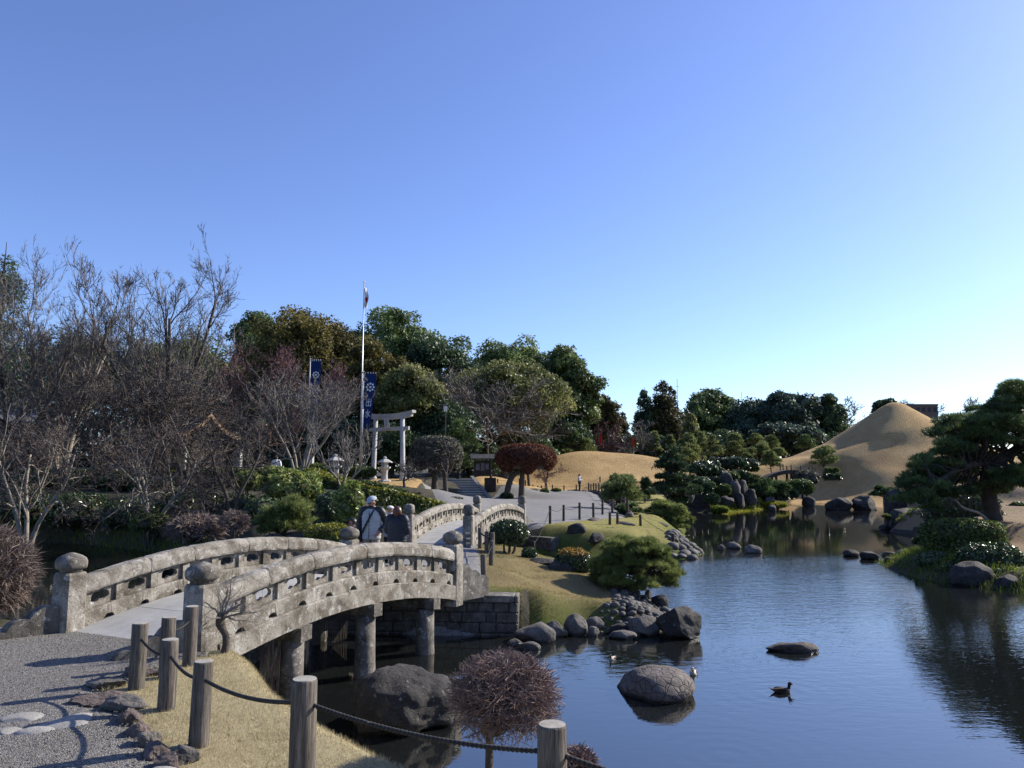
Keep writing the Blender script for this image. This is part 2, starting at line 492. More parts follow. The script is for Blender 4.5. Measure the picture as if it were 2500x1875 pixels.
def lawn_mat(name, dry, green, nsc=2.0, bsc=60, bump=.6, bd=.03, worn=None):
    m, n, l, out = nt(name)
    v = coords(n, l)
    a = n.new('ShaderNodeAttribute'); a.attribute_name = 'rnd'
    n1 = noise_tex(n, l, v, nsc, 7, .7)
    fine = noise_tex(n, l, v, bsc, 4, .75)
    cd = ramp(n, l, math_n(n, l, 'ADD', math_n(n, l, 'MULTIPLY', n1, .5), math_n(n, l, 'MULTIPLY', fine, .5)), [(.3, dry[0]), (.5, dry[1]), (.7, dry[2])])
    cg = ramp(n, l, fine, [(.3, green[0]), (.7, green[1])])
    k = math_n(n, l, 'ADD', a.outputs['Fac'], math_n(n, l, 'MULTIPLY', math_n(n, l, 'SUBTRACT', n1, .5), 1.6), True)
    c = mixc(n, l, k, cd, cg)
    if worn:
        msk = ramp(n, l, noise_tex(n, l, v, nsc * .35, 6, .7), [(.50, (0, 0, 0)), (.68, (.7,) * 3)])
        c = mixc(n, l, msk, c, worn)
    p = n.new('ShaderNodeBsdfPrincipled')
    l.new(c, p.inputs['Base Color']); p.inputs['Roughness'].default_value = .95
    p.inputs['Specular IOR Level'].default_value = .15
    b = n.new('ShaderNodeBump'); b.inputs['Strength'].default_value = bump; b.inputs['Distance'].default_value = bd
    l.new(fine, b.inputs['Height']); l.new(b.outputs[0], p.inputs['Normal'])
    l.new(p.outputs[0], out.inputs[0])
    return m

gravel_mat('gravel_near', (.07, .064, .056), (.155, .144, .13), (.31, .296, .272), 85, 1.0)
gravel_mat('gravel_far', (.13, .126, .12), (.18, .175, .167), (.25, .243, .232), 30, .35)
lawn_mat('lawn_near', ((.22, .18, .095), (.37, .31, .18), (.50, .44, .28)), ((.12, .13, .05), (.22, .22, .09)), 2.5, 90, .8, .02)
lawn_mat('lawn_island', ((.145, .108, .05), (.235, .18, .085), (.32, .255, .125)), ((.05, .066, .015), (.125, .145, .035)), 1.6, 45, .9, .04, worn=(.15, .115, .06))
lawn_mat('lawn_knoll', ((.17, .15, .05), (.25, .22, .075), (.33, .29, .11)), ((.045, .065, .012), (.11, .135, .03)), 1.2, 30, .9, .05)
lawn_mat('lawn_far', ((.25, .155, .068), (.41, .275, .122), (.54, .385, .19)), ((.29, .19, .085), (.42, .295, .135)),   .45, 5.5, .9, .16, worn=(.29, .185, .085))
lawn_mat('lawn_right', ((.17, .12, .07), (.25, .175, .105), (.33, .245, .15)), ((.10, .11, .03), (.2, .19, .06)), .9, 14, .9, .08)
lawn_mat('bank_moss', ((.10, .10, .03), (.17, .17, .045), (.24, .22, .06)), ((.07, .10, .015), (.19, .21, .03)), 1.2, 8, .9, .08)

def water_mat():
    m, n, l, out = nt('pond_water')
    v = coords(n, l)
    def mapped(scale, rot=0):
        mp = n.new('ShaderNodeMapping')
        mp.inputs['Scale'].default_value = scale
        mp.inputs['Rotation'].default_value = (0, 0, rot)
        l.new(v, mp.inputs['Vector'])
        return mp.outputs[0]
    w1 = noise_tex(n, l, mapped((.8, 2.4, 1), .25), 2.2, 3, .55, .4)
    w2 = noise_tex(n, l, mapped((1.2, 3.0, 1), -.35), 6.0, 2, .5, .3)
    big = noise_tex(n, l, mapped((.5, .9, 1), .1), .16, 3, .5)
    # ripples widest in the open middle of the pond; sheltered water far behind and under the bridge lies calmer
    sx = n.new('ShaderNodeSeparateXYZ'); l.new(v, sx.inputs[0])
    def band(sock, a, b):
        r = n.new('ShaderNodeMapRange'); r.interpolation_type = 'SMOOTHSTEP'
        r.inputs[1].default_value, r.inputs[2].default_value = a, b
        l.new(sock, r.inputs[0]); return r.outputs[0]
    open_y = math_n(n, l, 'MULTIPLY', band(sx.outputs[1], 8, 16), math_n(n, l, 'SUBTRACT', 1.0, band(sx.outputs[1], 27, 34)))
    open_x = band(sx.outputs[0], -.5, 4.5)
    calm = math_n(n, l, 'ADD', math_n(n, l, 'MULTIPLY', math_n(n, l, 'MULTIPLY', open_y, open_x), .85), .10)
    patch = ramp(n, l, big, [(.35, (.5,) * 3), (.62, (1.25,) * 3)])
    amp = math_n(n, l, 'MULTIPLY', calm, patch)
    h = math_n(n, l, 'ADD', math_n(n, l, 'MULTIPLY', w1, 1.0), math_n(n, l, 'MULTIPLY', w2, .45))
    h = math_n(n, l, 'MULTIPLY', h, amp)
    # ring ripples round the swimming ducks and a sunken disturbance
    for (rx, ry, k, a) in RINGS:
        d = n.new('ShaderNodeVectorMath'); d.operation = 'DISTANCE'
        l.new(v, d.inputs[0]); d.inputs[1].default_value = (rx, ry, 0)
        s = math_n(n, l, 'SINE', math_n(n, l, 'MULTIPLY', d.outputs['Value'], k))
        e = math_n(n, l, 'POWER', 2.718, math_n(n, l, 'MULTIPLY', d.outputs['Value'], -1.1))
        h = math_n(n, l, 'ADD', h, math_n(n, l, 'MULTIPLY', math_n(n, l, 'MULTIPLY', s, e), a))
    b = n.new('ShaderNodeBump'); b.inputs['Strength'].default_value = .5; b.inputs['Distance'].default_value = .018
    l.new(h, b.inputs['Height'])
    fr = n.new('ShaderNodeFresnel'); fr.inputs['IOR'].default_value = 3.1
    l.new(b.outputs[0], fr.inputs['Normal'])
    gl = n.new('ShaderNodeBsdfGlossy'); gl.inputs['Roughness'].default_value = .015
    gl.inputs['Color'].default_value = (1, .98, .93, 1)
    l.new(b.outputs[0], gl.inputs['Normal'])
    tr = n.new('ShaderNodeBsdfTransparent'); tr.inputs['Color'].default_value = (.42, .42, .34, 1)
    mk_ = n.new('ShaderNodeBsdfDiffuse'); mk_.inputs['Color'].default_value = (.018, .021, .021, 1)
    body = n.new('ShaderNodeMixShader'); body.inputs[0].default_value = .5
    l.new(tr.outputs[0], body.inputs[1]); l.new(mk_.outputs[0], body.inputs[2])
    mx = n.new('ShaderNodeMixShader')
    l.new(fr.outputs[0], mx.inputs[0]); l.new(body.outputs[0], mx.inputs[1]); l.new(gl.outputs[0], mx.inputs[2])
    l.new(mx.outputs[0], out.inputs[0])
    return m
DUCK_A, DUCK_B, DUCK_C = P(1910, 1690, 0), P(1495, 1610, 0), P(1692, 1648, 0)
RINGS = [(DUCK_A[0], DUCK_A[1], 22, .10), (DUCK_B[0], DUCK_B[1], 22, .10), (DUCK_C[0] + .1, DUCK_C[1], 22, .06)]
tmp_ = P(1770, 1847, 0); RINGS.append((tmp_[0], tmp_[1], 24, .05))
water_mat()
M = MATS

# ------------------------------------------------------------------ terrain
SHORE = [(-90, 14), (-30, 13.5), (-14, 13.2), (-8.5, 12.2), (-5.6, 11.5), (-3.4, 10.5), (-2.5, 9.2), (-1.9, 8.0), (-1.3, 7.1), (-.6, 6.3), (.1, 5.6), (1.5, 4.9),
         (4, 4.2), (8, 3.3), (14, 4), (20, 7), (22, 12), (18.5, 16.5), (14.8, 19.6), (12.9, 21.4), (12.0, 23.5), (12.2, 26), (13.0, 28.2), (14.6, 29.0),
         (16.6, 31), (19.6, 35), (20.4, 39.5), (20.3, 42.5), (23, 45), (27, 52), (30.6, 61), (33.5, 70), (34.5, 78), (31.5, 82), (27, 81), (25.3, 76.5),
         (24.6, 71), (22.2, 68), (19.6, 64.5), (17, 61), (15.6, 59.6), (15.0, 62), (13.9, 62), (12.9, 57), (11.4, 50.5), (9.9, 43), (8.5, 37.7), (8.2, 34.4), (7.9, 30.8),
         (6.7, 28.6), (6.0, 28.5), (4.5, 29.0), (2.6, 29.6), (1.3, 30.6), (-.8, 31.4), (-3, 31.0), (-5.5, 29.5), (-5.8, 26.8), (-4, 25.6), (-1.6, 25.2), (-.2, 25.2), (1.0, 24.4), (2.2, 22.4), (3.1, 20.8),
         (3.7, 19.3), (3.75, 18.0), (3.6, 16.5), (3.3, 15.7), (2.4, 15.2), (1.5, 15.7), (.7, 15.3), (.1, 15.45), (-1.9, 15.5), (-3.4, 16.4), (-5.5, 19), (-8.6, 24), (-12, 29.5),
         (-20, 35.3), (-40, 38), (-90, 40)]
CTRL = [(0, 0, 1.5), (-3, 3, 1.22), (-3, 7, 1.1), (-4.8, 9.9, 1.05), (-9, 9.5, 1.1), (-14, 9, 1.2), (-40, 6, 1.5), (-1.3, 5.5, 1.1), (.5, 4.6, 1.05), (4, 3, 1.0), (10, 1, 1.0), (0, -20, 1.8),
        (-2.2, 15.5, 1.0), (-2.6, 18, .98), (-2.2, 22, .96), (-.9, 18, .93), (-.4, 20.8, .9), (.4, 16.4, .74), (1.3, 16.8, .5), (2.2, 17.6, .33), (2.6, 19, .4), (1.2, 19.2, .68), (1.0, 21.5, .72), (1.8, 20.8, .55), (3.2, 18, .2), (-.7, 24.2, .9),
        (-5, 21, 1.0), (-8, 27, 1.05), (-6, 30, 1.3), (-10, 31, 1.3), (-13, 34, 1.5), (-9, 38, 2.4), (-16, 40, 2.2), (-25, 42, 2.3), (-40, 44, 2.4), (-12, 47, 2.6), (-20, 50, 2.65), (-8, 58, 2.68), (-30, 70, 2.7), (-60, 60, 2.7), (-10, 75, 2.8),
        (-6, 42, 1.5), (-4, 37, 1.1), (-8, 48, 2.3), (-7.2, 54, 2.5), (-7.2, 60, 2.7),
        (.3, 33.2, .98), (-2, 34.5, 1.0), (2, 33, 1.0), (4.3, 32, .85), (4, 36.5, 1.02), (6, 31, .55), (6.4, 35, .75), (6, 41, 1.03), (2, 45, 1.1), (8, 46, .95), (9.5, 55, 1.1), (-4, 54, 1.13), (0, 56, 1.15), (2, 64, 1.2), (6.5, 76, 1.22), (4, 72, 1.25), (1, 66, 1.9), (-1, 62, 2.2), (-3, 70, 2.7), (9.5, 72, 1.25), (12, 66, 1.3),
        (14, 70, 2.0), (17, 68, 2.6), (19, 72, 3.0), (22, 74, 2.2), (18, 64.5, .6), (24, 75, 1.0), (12.5, 78, 2.2), (22, 82, 2.6), (30, 88, 2.1), (27, 84, 1.0), (34, 85, 1.1), (40, 80, 1.3), (38, 72, 1.8), (45, 86, 2.5),
        (20, 92, 3.4), (10, 100, 3.6), (30, 100, 4.2), (0, 100, 3.4), (60, 95, 3.4), (20, 130, 3.6), (60, 130, 3.6), (100, 100, 3.4), (100, 200, 4), (-100, 150, 4), (0, 200, 4), (300, 200, 4),
        (14, 22, .45), (15.5, 25, .75), (14.5, 27.5, .5), (17.5, 28.2, 1.4), (20, 26, 1.35), (18, 21, .6), (20, 32, 1.3), (23, 38, 1.6), (23, 42.5, 1.2), (27, 40, 2.4), (30, 48, 2.4), (34, 60, 2.0), (40, 50, 3.0), (60, 40, 3.4), (30, 25, 2.0), (60, 10, 3)]
CTRL = np.array(CTRL)
SH = np.array(SHORE, float)

def seg_dist(x, y, poly, closed=True):
    """distance to the outline and inside flag"""
    d2 = np.full(x.shape, 1e12)
    ins = np.zeros(x.shape, bool)
    n = len(poly)
    for i in range(n if closed else n - 1):
        a, b = poly[i], poly[(i + 1) % n]
        ab = b - a
        t = np.clip(((x - a[0]) * ab[0] + (y - a[1]) * ab[1]) / (ab @ ab + 1e-12), 0, 1)
        d2 = np.minimum(d2, (x - a[0] - t * ab[0]) ** 2 + (y - a[1] - t * ab[1]) ** 2)
        c = (a[1] > y) != (b[1] > y)
        with np.errstate(divide='ignore', invalid='ignore'):
            xi = a[0] + (y - a[1]) * ab[0] / (ab[1] if ab[1] else 1e-12)
        ins ^= c & (x < xi)
    return np.sqrt(d2), ins

def sdf(x, y, poly):
    d, i = seg_dist(x, y, np.asarray(poly, float))
    return np.where(i, d, -d)

def sstep(t):
    t = np.clip(t, 0, 1)
    return t * t * (3 - 2 * t)

def vnoise(x, y, s, seed=0):
    r = np.random.RandomState(seed)
    out = np.zeros_like(x, dtype=float)
    for k in range(5):
        a, ph = r.uniform(0, 6.28), r.uniform(0, 6.28)
        f = s * (1.0 + .7 * k)
        out += np.sin((x * np.cos(a) + y * np.sin(a)) * f + ph + 1.3 * np.sin((x * np.sin(a) - y * np.cos(a)) * f * .6 + k)) / (1 + .6 * k)
    return out / 2.4

MOUND = (W(2184, 990, 95)[0], 95.0)
def mound_h(x, y):
    r = np.hypot(x - MOUND[0], (y - MOUND[1]))
    prof = np.interp(r, [0, .6, 1.3, 4.5, 8.5, 12.5, 17, 24, 40], [11.75, 11.65, 11.3, 9.15, 6.6, 5.0, 4.2, 3.2, 0])
    # the shoulder towards the pond falls away faster than the ones to the sides
    return prof - np.maximum(0, (MOUND[1] - y) - 6) * .28 * (r < 40)

def land(x, y):
    x = np.asarray(x, float); y = np.asarray(y, float)
    num = np.zeros_like(x); den = np.zeros_like(x)
    for cx, cy, cz in CTRL:
        w = 1.0 / (((x - cx) ** 2 + (y - cy) ** 2) + .35) ** 2
        num += w * cz; den += w
    z = num / den
    z = z + vnoise(x, y, .55, 3) * .05 * sstep((y - 12) / 10)
    # dry grass knoll behind the path, swells before the mound, far slope on the right
    z = z + 2.3 * np.exp(-(((x - 7.2) / 6.2) ** 2 + ((y - 90) / 7) ** 2) * 1.1) + 1.5 * np.exp(-(((x - 15) / 6.0) ** 2 + ((y - 92) / 6) ** 2))
    z = z + .35 * np.exp(-(((x - 37) / 9) ** 2 + ((y - 88) / 3.2) ** 2)) + .4 * np.exp(-(((x - 30) / 5) ** 2 + ((y - 92) / 4) ** 2))
    z = np.maximum(z, mound_h(x, y))
    return z

def ground(x, y):
    x = np.asarray(x, float); y = np.asarray(y, float)
    L = land(x, y)
    s = -sdf(x, y, SH)          # positive on land
    w = np.where((x < 4) & (x > -3.6) & (y > 16.4) & (y < 24.5), 1.1, .7)
    w = np.where((x > .2) & (x < 4) & (y > 14) & (y < 20), 1.3, w)
    w = np.where(y < 11, .75, w)
    w = np.where(y > 40, 2.6, w)
    w = np.where((x < -3.6) & (y > 16), 2.2, w)
    w = np.where((x > 11) & (y < 45), 1.5, w)
    w = np.where((y > 70) & (x > 25), 9.0, w)
    w = np.where((x > 0) & (x < 9) & (y > 27) & (y < 40), 2.0, w)
    t = sstep((s + .12) / w)
    z = np.where(s > -.12, -.12 + (L + .12) * t, np.maximum(-.12 + (s + .12) * .55, -.55))
    return z

def gz(x, y):
    return float(ground(np.array([float(x)]), np.array([float(y)]))[0])

def grid_sheet(xs, ys, zfun, keep=None):
    X, Y = np.meshgrid(xs, ys)
    Z = zfun(X.ravel(), Y.ravel())
    V = np.stack([X.ravel(), Y.ravel(), Z], 1)
    nx, ny = len(xs), len(ys)
    i = np.arange(ny - 1)[:, None] * nx + np.arange(nx - 1)[None, :]
    q = np.stack([i, i + 1, i + nx + 1, i + nx], -1).reshape(-1, 4)
    if keep is not None:
        k = keep(V[:, 0], V[:, 1])
        q = q[k[q].any(1)]
        used = np.zeros(len(V), bool); used[q.ravel()] = True
        remap = np.cumsum(used) - 1
        V, q = V[used], remap[q]
    return V, [q]

def spread(lo, hi, step):
    return np.arange(lo, hi, step)
xs = np.concatenate([-np.geomspace(45, 900, 22)[::-1], spread(-44.5, -10, .8), spread(-10, 9, .17), spread(9, 30, .45), spread(30, 70, .9), np.geomspace(71, 900, 22)])
ys = np.concatenate([-np.geomspace(6, 500, 12)[::-1], spread(-5, 3, .5), spread(3, 35, .17), spread(35, 110, .6), np.geomspace(111, 1500, 26)])
V, F = grid_sheet(xs, ys, ground)
g = mk('ground', V, F, M['soil'], smooth=True)
tag(g, 'dark leaf-littered soil of the garden banks and pond bed', kind='structure')

V, F = grid_sheet(np.linspace(-95, 45, 30), np.linspace(-2, 90, 30), lambda x, y: np.zeros_like(x))
wtr = mk('pond_water', V, F, M['pond_water'], smooth=True)
tag(wtr, 'blue rippled pond water reflecting sky and trees', kind='structure')

def sheet(name, label, poly, step, off, mat, green=None, fade=.3, bump=0.0):
    poly = np.array(poly, float)
    lo, hi = poly.min(0) - .4, poly.max(0) + .4
    def zf(x, y):
        s = sdf(x, y, poly)
        z = ground(x, y) + np.clip(s * fade, -.06, off)
        if bump:
            z = z + bump * vnoise(x, y, 5.0, 11) * (s > .1)
        return z
    V, F = grid_sheet(np.arange(lo[0], hi[0], step), np.arange(lo[1], hi[1], step), zf, lambda x, y: (sdf(x, y, poly) > -.25) & (-sdf(x, y, SH) > -1.2))
    r = np.zeros(len(V)) if green is None else green(V[:, 0], V[:, 1])
    o = mk(name, V, F, mat, smooth=True, rnd=r)
    tag(o, label, kind='structure')
    return o

def shore_green(w0, w1):
    def fn(x, y):
        return 1 - sstep((-sdf(x, y, SH) - w0) / (w1 - w0))
    return fn

NEAR_EDGE = [P(505, 1606, 1.06)[:2], P(420, 1622, 1.08)[:2], P(352, 1640, 1.1)[:2], P(285, 1676, 1.1)[:2], P(222, 1700, 1.1)[:2], P(236, 1732, 1.1)[:2], P(285, 1738, 1.1)[:2], P(320, 1770, 1.12)[:2], P(362, 1815, 1.13)[:2], P(405, 1868, 1.15)[:2], (-2.65, 4.6), (-2.6, 3.0), (-2.7, -3)]
GRAVEL_A = NEAR_EDGE + [(-30, -3), (-30, 9.6), (-9, 10.2), (-6.35, 10.9), (-5.6, 10.85), (-3.75, 9.95)]
LAWN_A = NEAR_EDGE[::-1] + [(-3.2, 10.2), (-2.4, 9.2), (-1.8, 8.0), (-1.25, 7.05), (-.6, 6.25), (.05, 5.55), (1.5, 4.85), (4, 4.15), (8, 3.2), (8, -3)]
sheet('lawn', 'short straw-coloured grass between the rope fence and the pond', LAWN_A, .11, .025, M['lawn_near'], shore_green(-.1, .5), fade=.25, bump=.006)
sheet('gravel_path', 'coarse grey gravel leading onto the near stone bridge', GRAVEL_A, .14, .03, M['gravel_near'])
ISL_PATH = [(-3.55, 16.0), (-.95, 14.9), (-.35, 16.0), (-.62, 17.6), (-.75, 20.5), (-1.05, 24.9), (-3.4, 25.2), (-3.6, 20.5)]
ISL_LAWN = [(-.95, 15.5), (.1, 15.45), (.3, 15.0), (1.4, 15.1), (2.2, 16.0), (2.55, 16.9), (2.75, 18.2), (2.9, 19.4), (3.4, 21), (2.4, 22.8), (1.2, 25.0), (-.2, 25.6), (-1.2, 25), (-1.2, 17)]
sheet('lawn', 'olive grass slope of the peninsula above the pebbles', ISL_LAWN, .14, .025, M['lawn_island'], shore_green(.35, 1.5), bump=.012)
sheet('gravel_path', 'pale grey paving joining the two stone bridges', ISL_PATH, .12, .045, M['gravel_far'])
MAIN_PATH = [(-2.6, 32.6), (1.3, 32.2), (1.75, 33.4), (3.2, 35.2), (4.3, 36.1), (5.5, 37.6), (6.15, 45), (6.55, 56), (6.9, 66), (7.2, 76), (7.0, 78), (6.4, 77.5), (5.3, 74), (2.6, 66.5), (-.6, 60.5), (-2.0, 56.2), (-6.6, 56.0), (-5.6, 51.0), (-3.4, 40), (-2.6, 35)]
KNOLL = [(.9, 31.2), (1.2, 30.0), (2.4, 28.9), (4.4, 28.3), (6.0, 27.8), (7.3, 28.2), (8.6, 30.6), (8.9, 34.4), (9.2, 37.6), (10.6, 42.8), (12.1, 50.3), (13.6, 57), (14.4, 62), (12, 68), (7.1, 68), (6.7, 56), (6.25, 45), (5.5, 37.4), (3.1, 35.1), (1.6, 33.2)]
sheet('lawn', 'mossy green grass knoll beside the roped path', KNOLL, .2, .04, M['lawn_knoll'], shore_green(.3, 2.4), bump=.02)
sheet('gravel_path', 'wide grey gravel path running to the standing visitor', MAIN_PATH, .3, .08, M['gravel_far'], fade=.2)
FARLAWN = [(-3, 61), (-.6, 61.6), (2.6, 67.5), (5.0, 74), (6.2, 77.8), (7.2, 78.6), (7.4, 76.5), (7.4, 69), (12, 69), (16, 76), (21, 78), (24.0, 76.2), (26.3, 76.3), (27.6, 80), (31.2, 81), (33.6, 77.7), (32.8, 70.2), (44, 68), (60, 72), (90, 80), (100, 110), (70, 125), (20, 122), (5, 108), (-3, 95), (-4, 75)]
sheet('lawn', 'tan winter grass of the cone mound and the swells around it', FARLAWN, .5, .16, M['lawn_far'], fade=.3)
RLAWN = [(15.2, 21.5), (19, 18.2), (24, 13), (50, 5), (70, 30), (60, 60), (44, 69), (34, 69.5), (30.2, 61), (26.2, 52.5), (22.3, 45.6), (20.5, 42), (21.2, 38), (18, 32), (15.8, 28.8), (14.6, 25)]
sheet('lawn', 'brown dry grass bank under the leaning pine', RLAWN, .3, .08, M['lawn_right'], fade=.2)
MOSS = [(15.6, 58.9), (17.5, 60.6), (20.2, 64.2), (22.8, 67.6), (25.2, 70.8), (25.9, 75), (22.5, 73), (20.5, 69), (18, 66), (16, 63)]
sheet('lawn', 'bright moss strip along the far waterline below the rocks', MOSS, .3, .05, M['bank_moss'], shore_green(.3, 2.5), fade=.3)

# ------------------------------------------------------------------ stone bridges
def cloud_panel(w, h, N=44):
    """inner opening outline (N,2) and outer rectangle outline, centred"""
    a = np.linspace(0, 2 * np.pi, N, endpoint=False)
    c, s = np.cos(a), np.sin(a)
    r = (np.abs(c / (.31 * w)) ** 3 + np.abs(s / (.28 * h)) ** 3) ** (-1 / 3)
    r *= 1 + .07 * np.cos(5 * a + .5)
    low = np.exp(-((a - 1.5 * np.pi) / .42) ** 2)
    r *= 1 - .55 * low
    side = np.exp(-((a - 1.14 * np.pi) / .16) ** 2) + np.exp(-((a - 1.86 * np.pi) / .16) ** 2)
    r *= 1 - .12 * side
    inner = np.stack([r * c, r * s], 1)
    R = 1 / np.maximum(np.abs(c) / (w / 2), np.abs(s) / (h / 2))
    outer = np.stack([R * c, R * s], 1)
    # snap nearest samples to the corners
    for cx, cy in ((1, 1), (-1, 1), (-1, -1), (1, -1)):
        k = np.argmin(np.hypot(outer[:, 0] - cx * w / 2, outer[:, 1] - cy * h / 2))
        outer[k] = (cx * w / 2, cy * h / 2)
    return inner, outer

def stone_bridge(label, O, D, width, L, z0, z1, rise, npan, posts_h, pillars, ncap, finial='onion', wings=(), deckn=6):
    O = np.array(O, float); D = np.array(D, float) / np.hypot(*D); Q = np.array([-D[1], D[0]])
    rng = np.random.RandomState(int(L * 100))
    root = thing('stone_bridge', label, 'bridge', (O[0] + D[0] * L / 2 + Q[0] * width / 2, O[1] + D[1] * L / 2 + Q[1] * width / 2, z0 - .3))
    def zc(s):
        u = np.clip(s / L, 0, 1)
        return z0 + (z1 - z0) * u + rise * 4 * u * (1 - u)
    def pt(s, q, z):
        s, q, z = np.broadcast_arrays(np.asarray(s, float), q, z)
        return np.stack([O[0] + D[0] * s + Q[0] * q, O[1] + D[1] * s + Q[1] * q, z], -1)
    def sweep(name, sl, sec, mat, zoff=None):
        """sec(s) -> (K,2) of q, dz over the deck line"""
        rings = []
        for s in sl:
            k = np.asarray(sec(s), float)
            rings.append(pt(s, k[:, 0], zc(s) + k[:, 1]))
        V, F = loft(rings)
        V = V + rng.normal(0, .0022, V.shape)
        return mk(name, V, F, mat, root)
    pm, pd = M['bridge_stone'], M['bridge_stone_dark']
    hb, hp, hc = .20, .245, .215
    for side, q0 in ((-1, 0.0), (1, width)):
        # girder stones along the edge
        cuts = np.linspace(.18, L - .12, 4) + np.array([0, rng.uniform(-.25, .25), rng.uniform(-.25, .25), 0])
        for a, b in zip(cuts[:-1], cuts[1:]):
            sl = np.linspace(a + .004, b - .004, 12)
            sweep('girder_stone', sl, lambda s: [(q0 - .15, -.26), (q0 + .15, -.26), (q0 + .15, -.012), (q0 + .14, 0), (q0 - .14, 0), (q0 - .15, -.012)], pm)
        # kerb stones with weep arches
        cuts = np.linspace(.14, L - .14, 5) + np.concatenate([[0], rng.uniform(-.2, .2, 3), [0]])
        arches = np.linspace(.14, L - .14, npan * 2 + 1)[1::2] + .1
        for a, b in zip(cuts[:-1], cuts[1:]):
            sl = np.unique(np.concatenate([np.linspace(a + .003, b - .003, 10)] + [np.clip(c + np.linspace(-.085, .085, 9), a + .003, b - .003) for c in arches]))
            def sec(s):
                d = np.min(np.abs(arches - s))
                e = .07 * max(0, 1 - (d / .085) ** 2) ** .5 if d < .085 else 0
                e = max(e, .004)
                return [(q0 - .115, e), (q0 + .115, e), (q0 + .115, hb - .02), (q0 + .10, hb), (q0 - .10, hb), (q0 - .115, hb - .02)]
            sweep('kerb_stone', sl, sec, pm)
        # balusters and pierced panels
        edges = np.linspace(.14, L - .14, npan + 1)
        for i, e in enumerate(edges):
            bw = .06 if 0 < i < npan else .05
            e = min(max(e, .14 + bw), L - .14 - bw)
            sl = np.linspace(e - bw, e + bw, 3)
            sweep('baluster', sl, lambda s: [(q0 - .07, hb + .002), (q0 + .07, hb + .002), (q0 + .07, hb + hp - .002), (q0 - .07, hb + hp - .002)], M['bridge_stone'])
        for i in range(npan):
            a, b = edges[i] + .062, edges[i + 1] - .062
            inner, outer = cloud_panel(b - a, hp - .008)
            mid = (a + b) / 2
            N = len(inner)
            Vs = []
            for qq in (q0 - .03, q0 + .03):
                for ol in (outer, inner):
                    Vs.append(pt(mid + ol[:, 0], qq, zc(mid + ol[:, 0]) + hb + hp / 2 + ol[:, 1]))
            V = np.concatenate(Vs)
            j = np.arange(N); j2 = (j + 1) % N
            F = [np.stack([j, j2, N + j2, N + j], 1)[:, ::-1], np.stack([2 * N + j, 2 * N + j2, 3 * N + j2, 3 * N + j], 1),
                 np.stack([N + j, N + j2, 3 * N + j2, 3 * N + j], 1), np.stack([j, j2, 2 * N + j2, 2 * N + j], 1)]
            mk('pierced_panel', V, F, pm, root)
        # cap stones
        cuts = np.linspace(.12, L - .12, ncap + 1) + np.concatenate([[0], rng.uniform(-.15, .15, ncap - 1), [0]])
        h0 = hb + hp
        for a, b in zip(cuts[:-1], cuts[1:]):
            sl = np.concatenate([[a + .004, a + .02], np.linspace(a + .06, b - .06, 9), [b - .02, b - .004]])
            def sec(s):
                k = min(s - a, b - s)
                g = .012 * max(0, 1 - k / .03)
                w_, t = .135 - g, hc - g
                return [(q0 - w_ + .01, h0 + g), (q0 + w_ - .01, h0 + g), (q0 + w_, h0 + .03), (q0 + w_, h0 + t - .075), (q0 + w_ * .82, h0 + t - .028),
                        (q0 + w_ * .45, h0 + t), (q0 - w_ * .45, h0 + t), (q0 - w_ * .82, h0 + t - .028), (q0 - w_, h0 + t - .075), (q0 - w_, h0 + .03)]
            sweep('cap_stone', sl, sec, pm)
        # end posts
        for e, (s, zb) in enumerate(((0, z0), (L, z1))):
            c = pt(s, q0, zb)
            a = math.atan2(D[1], D[0])
            def turn(V):
                ca, sa = math.cos(a), math.sin(a)
                V = V.copy()
                x, y = V[:, 0].copy(), V[:, 1].copy()
                V[:, 0] = c[0] + x * ca - y * sa; V[:, 1] = c[1] + x * sa + y * ca; V[:, 2] += zb
                return V
            H = posts_h * .73
            V, F = lathe([(.162, -.35), (.162, 0), (.158, H - .03), (.14, H)], 24, 9)
            po = mk('end_post', turn(V), F, pm, root)
            if finial == 'onion':
                pr = [(.126, H), (.122, H + .035), (.148, H + .045), (.168, H + .06), (.176, H + .09), (.176, H + .15), (.16, H + .185), (.115, H + .22), (.055, H + .247), (.008, H + .262)]
                V, F = lathe(pr, 28, 3.0)
            else:
                pr = [(.125, H), (.122, H + .03), (.15, H + .045), (.162, H + .09), (.162, H + .24), (.14, H + .30), (.08, H + .335), (.01, H + .345)]
                V, F = lathe(pr, 24, 4.0)
            mk('finial', turn(V), F, pd, po, smooth=True)
    # wing stones: stepped scrolls falling away from the posts
    for s_end, sgn, q0, splay in wings:
        zb = z0 if s_end == 0 else z1
        xx = np.linspace(0, .82, 47)
        zz = np.full(47, -.1)
        for cx_, cz_, rr_ in ((.10, .12, .26), (.40, .04, .20), (.68, -.04, .16)):
            zz = np.maximum(zz, cz_ + np.sqrt(np.maximum(0, rr_ ** 2 - (xx - cx_) ** 2)) - (np.abs(xx - cx_) > rr_) * 9)
        prof = np.array([(0, -.3)] + list(zip(xx, zz)) + [(.82, -.3)])
        dr = -1 if s_end == 0 else 1
        base = (s_end + dr * .16)
        Vs = []
        for qq in (-.07, .07):
            Vs.append(pt(base + dr * prof[:, 0] * math.cos(splay), q0 + sgn * prof[:, 0] * math.sin(splay) + qq, zb + prof[:, 1]))
        n = len(prof)
        j = np.arange(n); j2 = (j + 1) % n
        mk('wing_stone', np.concatenate(Vs), [j.copy(), (n + j)[::-1].copy(), np.stack([j, j2, n + j2, n + j], 1)], M['bridge_stone_dark'], root)
    # deck slabs
    cuts = np.linspace(-.05, L + .05, deckn + 1)
